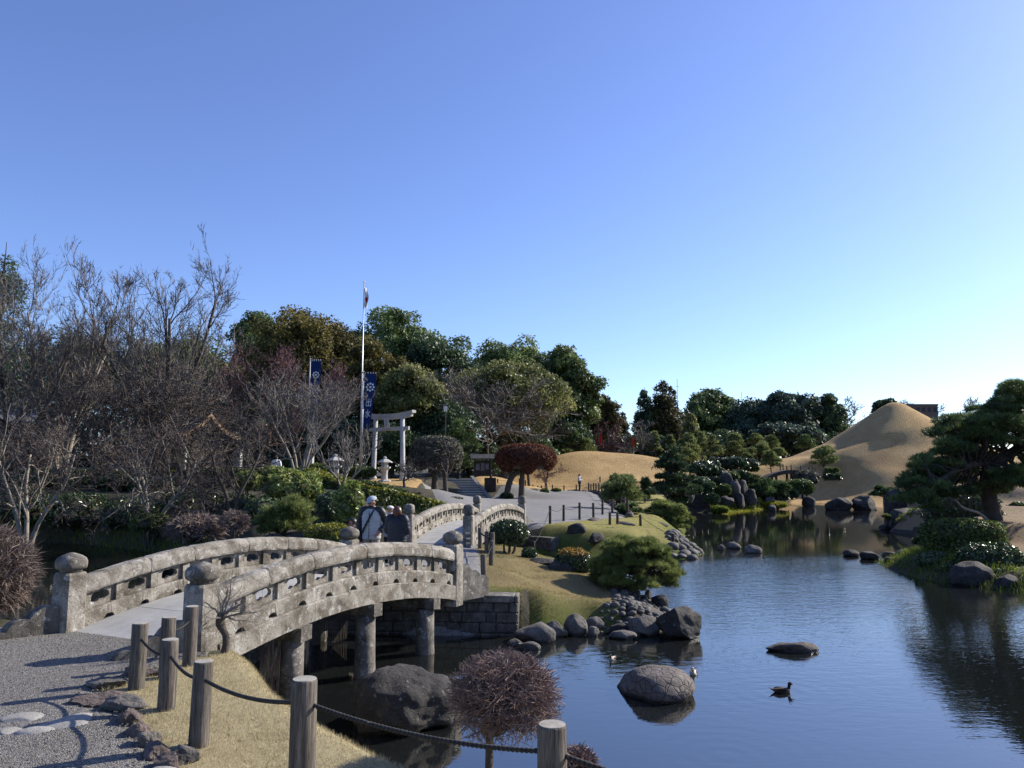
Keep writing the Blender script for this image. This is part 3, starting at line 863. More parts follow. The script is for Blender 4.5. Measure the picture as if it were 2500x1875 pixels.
    for a, b in zip(cuts[:-1], cuts[1:]):
        sl = np.linspace(a + .003, b - .003, 6)
        sweep('deck_slab', sl, lambda s: [(.13, -.14), (width - .13, -.14), (width - .13, .012), (.13, .012)], M['deck_stone'])
    # pillars and cross beams
    for s in pillars:
        zt = float(zc(np.array(s))) - .262
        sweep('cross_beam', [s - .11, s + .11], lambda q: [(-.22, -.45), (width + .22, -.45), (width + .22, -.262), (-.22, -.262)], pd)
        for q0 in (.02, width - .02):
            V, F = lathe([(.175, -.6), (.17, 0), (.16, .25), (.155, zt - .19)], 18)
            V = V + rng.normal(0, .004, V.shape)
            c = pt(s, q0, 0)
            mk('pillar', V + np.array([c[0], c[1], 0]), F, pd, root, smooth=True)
    return root, pt, zc

BO, BD = (-3.72, 9.45), (.436, .9)
B1, b1pt, b1z = stone_bridge('lichened grey stone arch bridge on round pillars nearest the gravel', BO, BD, 2.42, 5.96, 1.06, 1.04, .34, 10, 1.06, (1.64, 3.3, 5.05), 6,
                             wings=((0, -1, 0.0, -.5), (0, 1, 2.42, .35), (5.96, -1, 0.0, .25), (5.96, 1, 2.42, .5)))
B2, b2pt, b2z = stone_bridge('smaller pale stone arch bridge between the island paving and the gravel path', (-1.34, 24.18), (.197, .98), 1.95, 8.9, .97, .98, .39, 13, 1.2, (2.2, 4.5, 6.8), 5, 'block',
                             wings=((0, -1, 0.0, .3), (8.9, -1, 0.0, .4)))

# bamboo screen hung under the far edge of the near bridge
rng = np.random.RandomState(5)
pth, rad = [], []
for s in np.arange(.9, 5.3, .035):
    zt = float(b1z(np.array(s))) - .28
    zb_ = .08 + .10 * rng.rand() + .12 * math.sin(s * 2.2)
    a, b = b1pt(s, 1.9, zt), b1pt(s + rng.normal(0, .02), 1.9, max(zb_, .03))
    pth.append([a, (a + b) / 2, b]); rad.append([.006, .006, .005])
V, F = tubes(np.array(pth), np.array(rad), 3)
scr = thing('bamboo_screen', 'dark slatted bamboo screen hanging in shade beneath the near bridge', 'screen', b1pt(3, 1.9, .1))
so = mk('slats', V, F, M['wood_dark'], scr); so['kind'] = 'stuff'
rails = []
for zz in (.35, .6):
    sl = np.linspace(.9, 5.3, 12)
    rails.append(tubes(b1pt(sl, 1.885, float(zz) + .25 * np.sin(sl / 5.9 * 3.14)), np.full(12, .009), 5))
for V, F in rails:
    mk('rail', V, F, M['wood_dark'], scr)

# ------------------------------------------------------------------ retaining walls of cut blocks
def block_wall(label, A, B, z0, z1, rows, blen, depth, coping=True, seed=1):
    A, B = np.array(A, float), np.array(B, float)
    d = B - A; L = np.hypot(*d); d /= L; nrm = np.array([d[1], -d[0]])     # towards the viewer
    rng = np.random.RandomState(seed)
    root = thing('retaining_wall', label, 'wall', (*((A + B) / 2), z0))
    core, cf = box(0, L, .05, depth, z0 - .3, z1 - .02)
    def place(V):
        return np.stack([A[0] + d[0] * V[:, 0] - nrm[0] * V[:, 1], A[1] + d[1] * V[:, 0] - nrm[1] * V[:, 1], V[:, 2]], 1)
    mk('core', place(core), cf, M['wall_block'], root)
    zs = np.linspace(z0 - .15, z1 - (.13 if coping else 0), rows + 1)
    for r in range(rows):
        x = 0
        while x < L - .02:
            w = min(blen * rng.uniform(.6, 1.45), L - x)
            if L - x - w < .1: w = L - x
            p = rng.uniform(-.02, .02)
            V, F = box(x + .006, x + w - .006, p, .12, zs[r] + .006, zs[r + 1] - .006, .02)
            V = V + rng.normal(0, .003, V.shape)
            mk('block', place(V), F, M['wall_block'], root)
            x += w
    if coping:
        x = 0
        while x < L - .02:
            w = min(rng.uniform(.5, .8), L - x)
            V, F = box(x + .004, x + w - .004, -.03, depth - .02, z1 - .125, z1 + .005, .015)
            mk('coping_stone', place(V), F, M['bridge_stone_dark'], root)
            x += w
    return root
block_wall('dark cut-stone retaining wall under the far end of the near bridge', (-3.75, 15.75), (.12, 15.42), 0, .76, 4, .34, .5, True, 4)
block_wall('low pale block wall at the foot of the smaller bridge', P(1285, 1346, 0)[:2], P(1346, 1352, 0)[:2], 0, .62, 3, .35, .5, False, 7)

# ------------------------------------------------------------------ rope fences
def fence_posts(label, pts, h, r, mat, sides=14, rope=True, rz=.75, sag=.07, rr=.011, double=False, lean=None, endmat=None, name='rope_fence', links=None):
    rng = np.random.RandomState(len(pts) * 7 + int(h * 100))
    root = thing(name, label, 'fence', (pts[0][0], pts[0][1], pts[0][2]))
    tops = []
    for k, (x, y, z) in enumerate(pts):
        lx, ly = rng.normal(0, .012, 2) if lean is None else lean[k]
        hh = h * rng.uniform(.96, 1.04)
        pr = [(r * 1.04, -.2), (r * 1.02, 0), (r, hh * .5), (r * .985, hh - .012), (r * .93, hh)]
        V, F = lathe(pr, sides)
        V = V + (rng.normal(0, r * .015, V.shape))
        V[:, 0] += V[:, 2] * lx; V[:, 1] += V[:, 2] * ly
        po = mk('post', V + np.array([x, y, z]), F, M[mat], root, smooth=True)
        if endmat:
            V, F = lathe([(r * .92, hh - .002), (r * .9, hh + .003), (r * .3, hh + .004)], sides)
            V[:, 0] += V[:, 2] * lx; V[:, 1] += V[:, 2] * ly
            mk('post_end', V + np.array([x, y, z]), F, M[endmat], po)
        tops.append(np.array([x + lx * hh * rz, y + ly * hh * rz, z + hh * rz]))
    if rope:
        for i, j in (links or [(k, k + 1) for k in range(len(pts) - 1)]):
            a, b = tops[i], tops[j]
            for dz in ((0, -.28 * h) if double else (0,)):
                n = 14 if sides < 12 else 60
                t = np.linspace(0, 1, n)
                path = a[None] * (1 - t[:, None]) + b[None] * t[:, None]
                path[:, 2] += dz - sag * 4 * t * (1 - t)
                if n == 60:      # laid rope: two strands twisted together
                    ln = np.linalg.norm(b - a); ph = t * ln / .055 * 2 * np.pi
                    n2 = int(ln / .008); t2 = np.linspace(0, 1, n2); ph = t2 * ln / .05 * 2 * np.pi
                    base = a[None] * (1 - t2[:, None]) + b[None] * t2[:, None]; base[:, 2] += dz - sag * 4 * t2 * (1 - t2)
                    u = unit(np.cross(b - a, [0, 0, 1.0])); w = unit(np.cross(u, b - a))
                    parts = []
                    for o in (0, np.pi):
                        p = base + (u[None] * np.cos(ph + o)[:, None] + w[None] * np.sin(ph + o)[:, None]) * rr * .55
                        parts.append(tubes(p, np.full(n2, rr * .62), 5))
                    V, F = merge(parts)
                else:
                    V, F = tubes(path, np.full(n, rr), 4)
                mk('rope', V, F, M['rope_black'], root, smooth=True)
    return root

def gpt(px, py, z):
    q = P(px, py, z); return (q[0], q[1], gz(q[0], q[1]))
def at_top(px, py, Y, h):
    q = W(px, py, Y); return (q[0], q[1], q[2] - h)
FH = .62
p5, p4 = at_top(1346, 1781, 3.95, FH), at_top(743, 1661, 4.55, FH)
p3, p2, p1 = gpt(484, 1823, 1.12), gpt(405, 1736, 1.11), gpt(332, 1688, 1.1)
p6 = (2.1, 3.0, p5[2] - .12)
pA, pB = gpt(404, 1660, 1.1), gpt(462, 1631, 1.08)
fence_posts('round weathered wooden posts with black rope along the near lawn', [p6, p5, p4, p3, p2, p1], FH, .073, 'post_wood', 20, True, .80, .055, .0125, endmat='post_end')
fence_posts('two wooden posts and rope by the near bridge finial', [p1, pA, pB][1:], FH, .07, 'post_wood', 20, True, .80, .04, .0125, endmat='post_end')
# a rope from the corner post to that pair
# island side posts
isl = [gpt(1181, 1432, .76), gpt(1199, 1384, .88), gpt(1203, 1362, .9), gpt(1172, 1337, .95), gpt(1188, 1345, .95)]
fence_posts('short grey posts with rope beside the island paving', isl, .62, .062, 'post_wood', 14, True, .8, .05, .012)
kn = [gpt(1303, 1292, .98), gpt(1343, 1281, .98), gpt(1376, 1274.5, 1.0), gpt(1415, 1271.5, 1.0), gpt(1449, 1268, 1.0), gpt(1471, 1260, 1.02), gpt(1495, 1257, 1.02)]
fence_posts('brown posts with sagging rope round the grass knoll', kn, .78, .058, 'post_wood_dark', 10, True, .85, .14, .011)
kn2 = [gpt(1495, 1259, 1.0), gpt(1489, 1283, .9), gpt(1507.5, 1281, .9), gpt(1564, 1289, .75), gpt(1644, 1338, .3)]
fence_posts('low posts and rope stepping down the knoll to the pebble shore', kn2[1:], .55, .06, 'post_wood_dark', 10, True, .85, .06, .011)
rowb = [P(1495 + (1515 - 1495) * 0, 1257, 1.02)]
rb = []
for t in np.linspace(0, 1, 13):
    y = 39 + (73 - 39) * t; x = np.interp(y, [37, 45, 56, 66, 76], [5.62, 6.3, 6.7, 7.05, 7.3])
    rb.append((x, y, gz(x, y)))
fence_posts('long row of brown posts edging the pond side of the gravel path', rb, .85, .065, 'post_wood_dark', 8, True, .85, .06, .012)
rc = []
for (px, py) in ((1215, 1213), (1250, 1207), (1268, 1205), (1283, 1203), (1301, 1201), (1313, 1199), (1322, 1197), (1349, 1205), (1377, 1198), (1407, 1194), (1437, 1189), (1465, 1182)):
    q = W(px, py, 66 + (px - 1215) / 250 * 14); rc.append((q[0], q[1], gz(q[0], q[1])))
fence_posts('short dark posts lining the far grass edge of the path', rc, .75, .07, 'post_wood_dark', 8, True, .85, .05, .012)

# ------------------------------------------------------------------ rocks
_ico = {}
def ico(sub):
    if sub not in _ico:
        bm = bmesh.new(); bmesh.ops.create_icosphere(bm, subdivisions=sub, radius=1)
        bm.verts.ensure_lookup_table()
        _ico[sub] = (np.array([v.co[:] for v in bm.verts]), np.array([[v.index for v in f.verts] for f in bm.faces])); bm.free()
    return _ico[sub]

def rock_geo(size, seed, sub=4, planes=9, rough=.05, cut=(.62, .9), freq=1.7):
    V, F = ico(sub)
    r = np.random.RandomState(seed)
    V = V.copy()
    for _ in range(planes):
        n = unit(r.normal(0, 1, 3)); d = r.uniform(*cut)
        e = np.maximum(0, V @ n - d)
        V -= e[:, None] * n * .93
    off = r.uniform(-50, 50, 3)
    dsp = np.array([mnoise.fractal(Vector(v * freq + off), 1.0, 2.0, 5) for v in V])
    V += unit(V) * (dsp * rough)[:, None]
    return V * np.array(size), [F]

def rock(name, label, loc, size, seed, mat, rotz=0, group=None, sub=4, smooth=True, cat='rock', tilt=0, roll=0, **kw):
    V, F = rock_geo(size, seed, sub, **kw)
    o = mk(name, V, F, M[mat], smooth=smooth)
    o.location = [float(v) for v in loc]; o.rotation_euler = (tilt, roll, rotz)
    tag(o, label, cat, group)
    return o

def wrock(name, label, pl, pr, top, seed, mat, depth=.9, yb=None, z=0, **kw):
    """boulder from its left and right waterline columns, base row and top row"""
    A, B = P(pl, yb, z), P(pr, yb, z)
    w = B[0] - A[0]
    Y = A[1] + w * depth * .42
    h = W((pl + pr) / 2, top, Y)[2]
    return rock(name, label, ((A[0] + B[0]) / 2, Y, z + h * .38 - z * .38), (w * .55, w * depth * .55, (h - z) * .66 + .06), seed, mat, **kw)

wrock('boulder', 'huge dark rounded boulder in shade beside the bridge pillars', 838, 1090, 1645, 3, 'rock_dark', .85, 1795, planes=5, rough=.16, cut=(.75, .95), sub=5)
wrock('boulder', 'tall dark angular boulder ending the pebble spit', 1612, 1742, 1474, 12, 'rock_dark', .9, 1563, planes=12, rough=.12, cut=(.5, .85), sub=5)
tb = P(1600, 1718, 0); 
rock('boulder', 'smooth cracked domed rock like a turtle shell in open water', (2.05, 11.55, .05), (.58, .60, .31), 31, 'rock_cracked', roll=-.12, tilt=-.05, planes=7, rough=.07, cut=(.66, .93), sub=5)
rock('rock', 'low flat dark rock in open water', (4.98, 14.25, .02), (.47, .30, .16), 44, 'rock_brown', rotz=-.12, planes=12, rough=.16, cut=(.5, .85))
# shoreline boulders of the peninsula
for i, (pl, pr, top, yb, mat, lab) in enumerate([
        (1258, 1356, 1528, 1571, 'rock_grey', 'wide flat grey boulder at the foot of the block wall'),
        (1322, 1389, 1525, 1558, 'rock_grey', 'low rounded grey boulder behind the wide flat one'),
        (1380, 1434, 1508, 1553, 'rock_grey', 'round pale grey boulder below the grass slope'),
        (1430, 1476, 1513, 1543, 'rock_grey', 'smooth grey shore boulder next to the round one'),
        (1434, 1464, 1537, 1555, 'rock_grey', 'small oval stone in the shallows before the shore boulders'),
        (1489, 1534, 1526, 1549, 'rock_dark', 'dark oval boulder among the shoreline pebbles'),
        (1541, 1616, 1505, 1553, 'rock_grey', 'large brown-grey wedge boulder beside the dark angular one'),
        (1492, 1556, 1547, 1562, 'rock_grey', 'flat pale slab lying in the shallows'),
        (1538, 1566, 1537, 1553, 'rock_grey', 'small grey cobble against the wedge boulder'),
        (1528, 1620, 1484, 1512, 'rock_brown', 'long low brown rock bedded in the pebbles'),
        (1573, 1594, 1446, 1464, 'rock_grey', 'upright pale round stone on the pebble spit'),
        (1592, 1633, 1454, 1480, 'rock_dark', 'dark angular stone at the tip of the pebble spit'),
        (1240, 1276, 1567, 1578, 'rock_grey', 'thin pale stone just breaking the water by the wall'),
        (1268, 1318, 1574, 1588, 'rock_grey', 'submerged flat stone near the block wall')]):
    wrock('boulder', lab, pl, pr, top, 60 + i, mat, .75, yb, planes=9, rough=.08, cut=(.62, .93), sub=4)
rock('boulder', 'big dark rock under the orange-topped shrub', (1.28, 20.4, .55), (.42, .4, .36), 80, 'rock_dark', planes=8, rough=.1)
rock('boulder', 'dark flat rock beside the orange-topped shrub', (.75, 21.1, .72), (.42, .35, .2), 81, 'rock_dark', planes=8, rough=.1)
# stones scattered on the water
for i, (pl, pr, top, yb, mat, lab) in enumerate([
        (1752, 1770, 1333, 1343, 'rock_grey', 'small pale stone alone in the dark water off the pebble shore'),
        (1777, 1813, 1326, 1340, 'rock_grey', 'flat pale stone in dark reflections'),
        (1822, 1862, 1334, 1351, 'rock_grey', 'double-humped pale stone in dark reflections'),
        (2064, 2101, 1346, 1359, 'rock_dark', 'first low stone of the row off the hedge bank'),
        (2109, 2154, 1347, 1367, 'rock_dark', 'blocky dark stone in the row off the hedge bank'),
        (2160, 2195, 1348, 1361, 'rock_dark', 'small dark stone third in the row off the hedge bank'),
        (2169, 2214, 1362, 1379, 'rock_dark', 'wet brown stone nearer than the row off the hedge bank'),
        (2199, 2255, 1345, 1364, 'rock_brown', 'long brown stone where the row meets the hedge bank'),
        (2230, 2275, 1384, 1394, 'rock_dark', 'flat dark stone at the edge of the hedge bank'),
        (2346, 2437, 1377, 1432, 'rock_dark', 'craggy lobed dark boulder at the corner of the hedge bank'),
        (2443, 2500, 1407, 1440, 'rock_dark', 'rounded dark boulder beside the craggy lobed one'),
        (2026, 2087, 1214, 1246, 'rock_dark', 'big dark round boulder standing in far water before the mound'),
        (2091, 2150, 1211, 1246, 'rock_dark', 'second big dark round boulder, next to the bridge-like rocks'),
        (1963, 1994, 1214, 1237, 'rock_dark', 'dark square rock on the far shore below the tan slope'),
        (1878, 1896, 1232, 1250, 'rock_dark', 'small dark upright rock in far water'),
        (2181, 2268, 1246, 1297, 'rock_dark', 'long dark rock carrying a dwarf pine at the water'),
        (2149, 2172, 1283, 1294, 'rock_dark', 'little round stone off the dwarf pine rock'),
        (2166, 2187, 1268, 1293, 'rock_dark', 'dark knob rock joined to the dwarf pine rock'),
        (2172, 2222, 1196, 1256, 'rock_dark', 'tall dark standing rocks behind the dwarf pine'),
        (2158, 2170, 1212, 1250, 'rock_grey', 'narrow grey standing stone beside the tall dark rocks'),
        (1642, 1652, 1309, 1315, 'rock_grey', 'tiny pale stone off the pebble shore')]):
    wrock('rock', lab, pl, pr, top, 100 + i, mat, .8, yb, planes=8, rough=.1, cut=(.6, .93), sub=4 if pr - pl > 40 else 3)
# rocks on the knoll, the cascade rocks of the far shore
for i, (px, py, Y, sx, sy, sz, mat, lab) in enumerate([
        (1409, 1296, 31.5, .48, .4, .34, 'rock_dark', 'dark wedge rock set in the grass knoll'),
        (1454, 1314, 30.3, .36, .3, .24, 'rock_dark', 'brown slab rock lower on the grass knoll'),
        (1446, 1272, 35.5, .7, .4, .16, 'rock_brown', 'long flat rock at the head of the knoll'),
        (1520, 1284, 35, 1.0, .3, .2, 'rock_brown', 'rough stone edging between knoll and lower grass'),
        (1560, 1272, 39, 1.1, .4, .25, 'rock_brown', 'dark stone edging below the cloud-pruned shrub'),
        (1590, 1283, 38, .9, .4, .25, 'rock_dark', 'dark stone edging above the pebble shore'),
        (1775, 1180, 66, .7, .6, .95, 'rock_dark', 'tall dark standing stone of the dry cascade'),
        (1793, 1195, 65, .5, .5, .95, 'rock_brown', 'brown pillar stone of the dry cascade'),
        (1812, 1193, 66, .55, .5, .9, 'rock_dark', 'squat dark pillar stone of the dry cascade'),
        (1832, 1215, 66, .62, .5, .85, 'rock_dark', 'black blocky rock at the end of the cascade'),
        (1806, 1222, 64.5, .6, .5, .7, 'rock_dark', 'dark squat rock at the foot of the cascade'),
        (1757, 1160, 68, 1.1, .8, .7, 'rock_dark', 'broad dark rock at the head of the cascade'),
        (1774, 1226, 63, .8, .5, .5, 'rock_dark', 'low dark rock between moss and cascade'),
        (1700, 1228, 63.5, 1.2, .8, .9, 'rock_dark', 'dark cave-like rock at the cove'),
        (1668, 1206, 60, 1.1, .8, 1.0, 'rock_brown', 'tan earthy boulder below the dark garden pine'),
        (1877, 1220, 70, 1.1, .5, .45, 'rock_grey', 'pale flat rock at the water under the spreading pine')]):
    q = W(px, py, Y)
    rock('rock', lab, q, (sx, sy, sz), 140 + i, mat, rotz=i * .7, planes=9, rough=.12, cut=(.55, .9), sub=3)

# pebbles: shared meshes, each stone an object
PEB = []
for k in range(7):
    V, F = rock_geo((1, .78, .6), 200 + k, 2, 4, .05, (.8, .97))
    me = mk('pebble', V, F, M['pebble_grey'], smooth=True)
    PEB.append(me)
used_peb = set()
def pebble(loc, r, label, group, name='pebble'):
    k = random.randrange(len(PEB))
    if k not in used_peb:
        used_peb.add(k); o = PEB[k]
    else:
        o = PEB[k].copy(); COL.objects.link(o)
    o.name = name
    o.location = loc; o.rotation_euler = (random.uniform(-.3, .3), random.uniform(-.3, .3), random.uniform(0, 6.28))
    s = r * random.uniform(.8, 1.25)
    o.scale = (s, s * random.uniform(.85, 1.1), s * random.uniform(.8, 1.2))
    tag(o, label, 'pebble', group)
random.seed(4)
def pebble_field(poly, n, r0, r1, label, group):
    poly = np.array(poly, float); lo, hi = poly.min(0), poly.max(0)
    done = []; tries = 0
    while len(done) < n and tries < n * 60:
        tries += 1
        x, y = random.uniform(lo[0], hi[0]), random.uniform(lo[1], hi[1])
        if sdf(np.array([x]), np.array([y]), poly)[0] < 0: continue
        r = random.uniform(r0, r1)
        if any((x - a) ** 2 + (y - b) ** 2 < (.8 * (r + c)) ** 2 for a, b, c in done): continue
        done.append((x, y, r))
        pebble((x, y, max(gz(x, y), -.04) + r * .25), r, label, group)
pebble_field([P(1490, 1466, .2)[:2], P(1560, 1450, .1)[:2], P(1628, 1478, .05)[:2], P(1618, 1530, .05)[:2], P(1560, 1512, .1)[:2], P(1500, 1482, .2)[:2]], 170, .065, .125, 'rounded grey pebble in the heap between pine and dark boulder', 'pebbles of the peninsula spit')
pebble_field([P(1440, 1530, .1)[:2], P(1480, 1500, .2)[:2], P(1560, 1512, .1)[:2], P(1618, 1530, .05)[:2], P(1560, 1545, 0)[:2], P(1480, 1545, 0)[:2]], 60, .06, .14, 'rounded grey cobble at the waterline below the grass slope', 'cobbles of the peninsula shore')
pebble_field([P(1628, 1330, .2)[:2], P(1660, 1318, .2)[:2], P(1700, 1338, .05)[:2], P(1716, 1352, 0)[:2], P(1690, 1365, 0)[:2], P(1640, 1364, 0)[:2]], 60, .13, .30, 'smooth grey cobble on the far pebble shore', 'cobbles of the far pebble shore')
PAIR = [P(1632, 1322, .4)[:2], P(1645, 1296, .4)[:2], P(1668, 1322, .2)[:2]]
pebble_field(PAIR, 16, .15, .28, 'pale cobble beside the low posts above the far shore', 'pale cobbles by the low posts')

# edging stones and stepping stones of the near gravel
EDG = [(262, 1668, 78, 24, 'rock_grey', 'rounded grey edging stone by the corner post'), (345, 1642, 72, 30, 'rock_purple', 'rough edging stone behind the corner post'),
       (250, 1706, 100, 34, 'rock_purple', 'rough purple-brown edging block at the corner of the lawn'), (305, 1722, 80, 14, 'rock_grey', 'thin flat edging slab next to the purple block'),
       (318, 1754, 58, 22, 'rock_purple', 'ragged edging stone beside the second post'), (340, 1783, 58, 24, 'rock_purple', 'ragged edging stone a little below the second post'), (360, 1808, 60, 24, 'rock_grey', 'grey edging stone halfway down the lawn'),
       (382, 1836, 62, 24, 'rock_purple', 'ragged edging stone opposite the third post'), (405, 1862, 70, 24, 'rock_purple', 'pale ragged edging stone at the lower lawn corner'), (455, 1852, 66, 16, 'rock_grey', 'flat edging stone bedded in the lawn')]
for i, (px, py, w, h, mat, lab) in enumerate(EDG):
    q = P(px, py, 1.14); s = q[1] / FPX
    rock('edging_stone', lab, (q[0], q[1], gz(q[0], q[1]) + .035), (w * s * .70, w * s * .50, .10), 300 + i, mat, rotz=.3 * ((i % 3) - 1) - .9 * (3 < i < 9), planes=12, rough=.14, cut=(.5, .85), sub=4, cat='stone', smooth=False)
for i, (px, py, w, d, lab) in enumerate([(168, 1756, 135, .6, 'large pale leaf-shaped stepping stone in the gravel'), (50, 1750, 100, .6, 'pale stepping stone crossed by a rope shadow'),
                                       (15, 1785, 70, .6, 'pale stepping stone at the picture edge'), (80, 1782, 95, .35, 'narrow pale stepping stone between two larger ones'), (395, 1880, 70, .5, 'pale stepping stone at the foot of the lawn edging')]):
    q = P(px, py, 1.14); s = q[1] / FPX
    rock('stepping_stone', lab, (q[0], q[1], gz(q[0], q[1]) + .01), (w * s * .52, w * s * .52 * d * 1.5, .05), 320 + i, 'stone_pale', rotz=.3, planes=5, rough=.05, cut=(.6, .95), sub=4, cat='stone')

# loose gravel stones near the camera
rng = np.random.RandomState(9)
n = 26000
gx = rng.uniform(-7.5, -2.0, n); gy = rng.uniform(4.6, 10.5, n)
k = (sdf(gx, gy, np.array(GRAVEL_A)) > .02) & (gx / gy > -.72)
gx, gy = gx[k], gy[k]
g0 = ground(gx, gy) + .03
oct_ = np.array([[1, 0, 0], [-1, 0, 0], [0, 1, 0], [0, -1, 0], [0, 0, 1], [0, 0, -.6]], float)
of = np.array([[0, 2, 4], [2, 1, 4], [1, 3, 4], [3, 0, 4], [2, 0, 5], [1, 2, 5], [3, 1, 5], [0, 3, 5]])
sz = rng.uniform(.004, .0105, (len(gx), 1, 3)) * np.array([1, 1, .7]) * rng.uniform(.6, 1.5, (len(gx), 1, 1))
rot = rng.uniform(0, 6.28, len(gx))
VV = oct_[None] * sz * rng.uniform(.7, 1.3, (len(gx), 6, 3))
c_, s_ = np.cos(rot)[:, None], np.sin(rot)[:, None]
VV = np.stack([VV[..., 0] * c_ - VV[..., 1] * s_, VV[..., 0] * s_ + VV[..., 1] * c_, VV[..., 2]], -1) + np.stack([gx, gy, g0], 1)[:, None, :]
FF = (of[None] + np.arange(len(gx))[:, None, None] * 6).reshape(-1, 3)
o = mk('loose_gravel', VV.reshape(-1, 3), [FF], M['gravel_near'])
tag(o, 'loose angular grey gravel chips strewn over the near path', 'gravel', kind='stuff')

# ------------------------------------------------------------------ shrine, torii, steps and other structures
def xf(V, loc, rz=0.0, s=1.0):
    V = np.asarray(V, float) * s
    c, k = math.cos(rz), math.sin(rz)
    return np.stack([V[:, 0] * c - V[:, 1] * k + loc[0], V[:, 0] * k + V[:, 1] * c + loc[1], V[:, 2] + loc[2]], 1)

# torii
tc = W(948, 1100, 57); tz = gz(tc[0], tc[1]); trz = -.55
root = thing('torii_gate', 'white stone torii gate with name plaque above the steps', 'torii', (tc[0], tc[1], tz))
tl = lambda V: xf(V, (tc[0], tc[1], tz), trz)
for s in (-1, 1):
    V, F = lathe([(.19, -.3), (.185, 0), (.165, 4.55)], 16)
    V[:, 0] += s * (1.42 - V[:, 2] * .03)
    mk('pillar', tl(V), F, M['torii_stone'], root, smooth=True)
    V, F = lathe([(.27, -.2), (.27, .18), (.22, .25)], 16); V[:, 0] += s * 1.42
    mk('pillar_base', tl(V), F, M['torii_stone'], root)
def beam(L, z, h, d, curve, sk, name):
    xs_ = np.linspace(-L / 2, L / 2, 15)
    rings = []
    for x in xs_:
        zz = z + curve * (abs(x) / (L / 2)) ** 2.4
        rings.append([(x - sk * 0, -d / 2, zz), (x, d / 2, zz), (x, d / 2 + .03, zz + h), (x, -d / 2 - .03, zz + h)])
    V, F = loft(rings)
    return mk(name, tl(V), F, M['torii_stone'], root)
beam(3.0, 3.62, .27, .2, 0, 0, 'tie_beam').name = 'tie_beam'
V, F = box(-1.95, 1.95, -.1, .1, 3.62, 3.88, .015); 
beam(4.3, 4.46, .20, .30, .16, 0, 'lower_lintel')
beam(4.75, 4.663, .20, .40, .20, 0, 'top_lintel')
for s in (-1, 1):
    V, F = box(s * 1.5 + (0 if s > 0 else -.42), s * 1.5 + (.42 if s > 0 else 0), -.1, .1, 3.62, 3.89, .01)
    mk('tie_beam_end', tl(V), F, M['torii_stone'], root)
V, F = box(-.24, .24, -.22, -.16, 3.72, 4.62, .02)
V[:, 1] -= (V[:, 2] - 3.72) * .12
pl = mk('name_plaque', tl(V), F, M['torii_stone'], root)
V, F = box(-.16, .16, -.235, -.222, 3.80, 4.54, 0); V[:, 1] -= (V[:, 2] - 3.72) * .12
mk('plaque_field', tl(V), F, M['plaster'], pl)
def text_mesh(s, size):
    cu = bpy.data.curves.new('txt', 'FONT'); cu.body = s; cu.size = size; cu.align_x = 'CENTER'; cu.align_y = 'CENTER'; cu.extrude = 0
    ob = bpy.data.objects.new('txt', cu); COL.objects.link(ob)
    bpy.context.view_layer.update()
    me = bpy.data.meshes.new_from_object(ob.evaluated_get(bpy.context.evaluated_depsgraph_get()))
    V = np.array([v.co[:] for v in me.vertices]).reshape(-1, 3); F = [np.array(p.vertices[:]) for p in me.polygons]
    bpy.data.objects.remove(ob); bpy.data.curves.remove(cu); bpy.data.meshes.remove(me)
    return V, F
for k, ch in enumerate('出水神社'):
    V, F = text_mesh(ch, .20)
    if len(V):
        V = np.stack([V[:, 0], np.full(len(V), -.246), V[:, 1] + 4.44 - k * .18], 1); V[:, 1] -= (V[:, 2] - 3.72) * .12
        mk('lettering', tl(V), F, M['metal_dark'], pl)

# flag pole with a hanging flag
fp = W(879, 1140, 55); fz = gz(fp[0], fp[1]); ftop = W(880, 690, 55)[2]
root = thing('flagpole', 'tall thin metal flagpole with a limp white flag beside the torii', 'flagpole', (fp[0], fp[1], fz))
V, F = tubes(np.array([[fp[0], fp[1], fz - .2], [fp[0], fp[1], fz + 6], [fp[0], fp[1], ftop]]), np.array([.075, .06, .03]), 10)
mk('pole', V, F, M['metal_grey'], root, smooth=True)
V, F = rock_geo((.06, .06, .06), 1, 2, 0, 0); mk('ball', V + np.array([fp[0], fp[1], ftop + .05]), F, M['metal_grey'], root)
zz = np.linspace(0, 1.45, 16); rings = []
for z_ in zz:
    wv = .13 + .16 * math.sin(z_ * 2.0 + .3) ** 2 + .06 * z_
    rings.append([(fp[0] + .04 + wv * t + .01 * math.sin(9 * t), fp[1] + .12 * math.sin(t * 9 + z_ * 2.5), ftop - .35 - z_ - .12 * t) for t in np.linspace(0, 1, 12)])
V, F = loft(rings, closed=False)
fl = mk('flag', V, F, M['cloth_white'], root, smooth=True)
rings = []
for z_ in np.linspace(.68, 1.05, 8):
    e = math.sqrt(max(0, 1 - ((z_ - .865) / .19) ** 2)) * .12
    wv = .13 + .16 * math.sin(z_ * 2.0 + .3) ** 2 + .06 * z_
    rings.append([(fp[0] + .04 + wv * t, fp[1] + .12 * math.sin(t * 9 + z_ * 2.5) - .012, ftop - .35 - z_ - .12 * t) for t in np.linspace(.5 - e * 2.2, .5 + e * 2.2, 8)])
V, F = loft(rings, closed=False); mk('flag_disc', V, F, M['cloth_red'], fl)

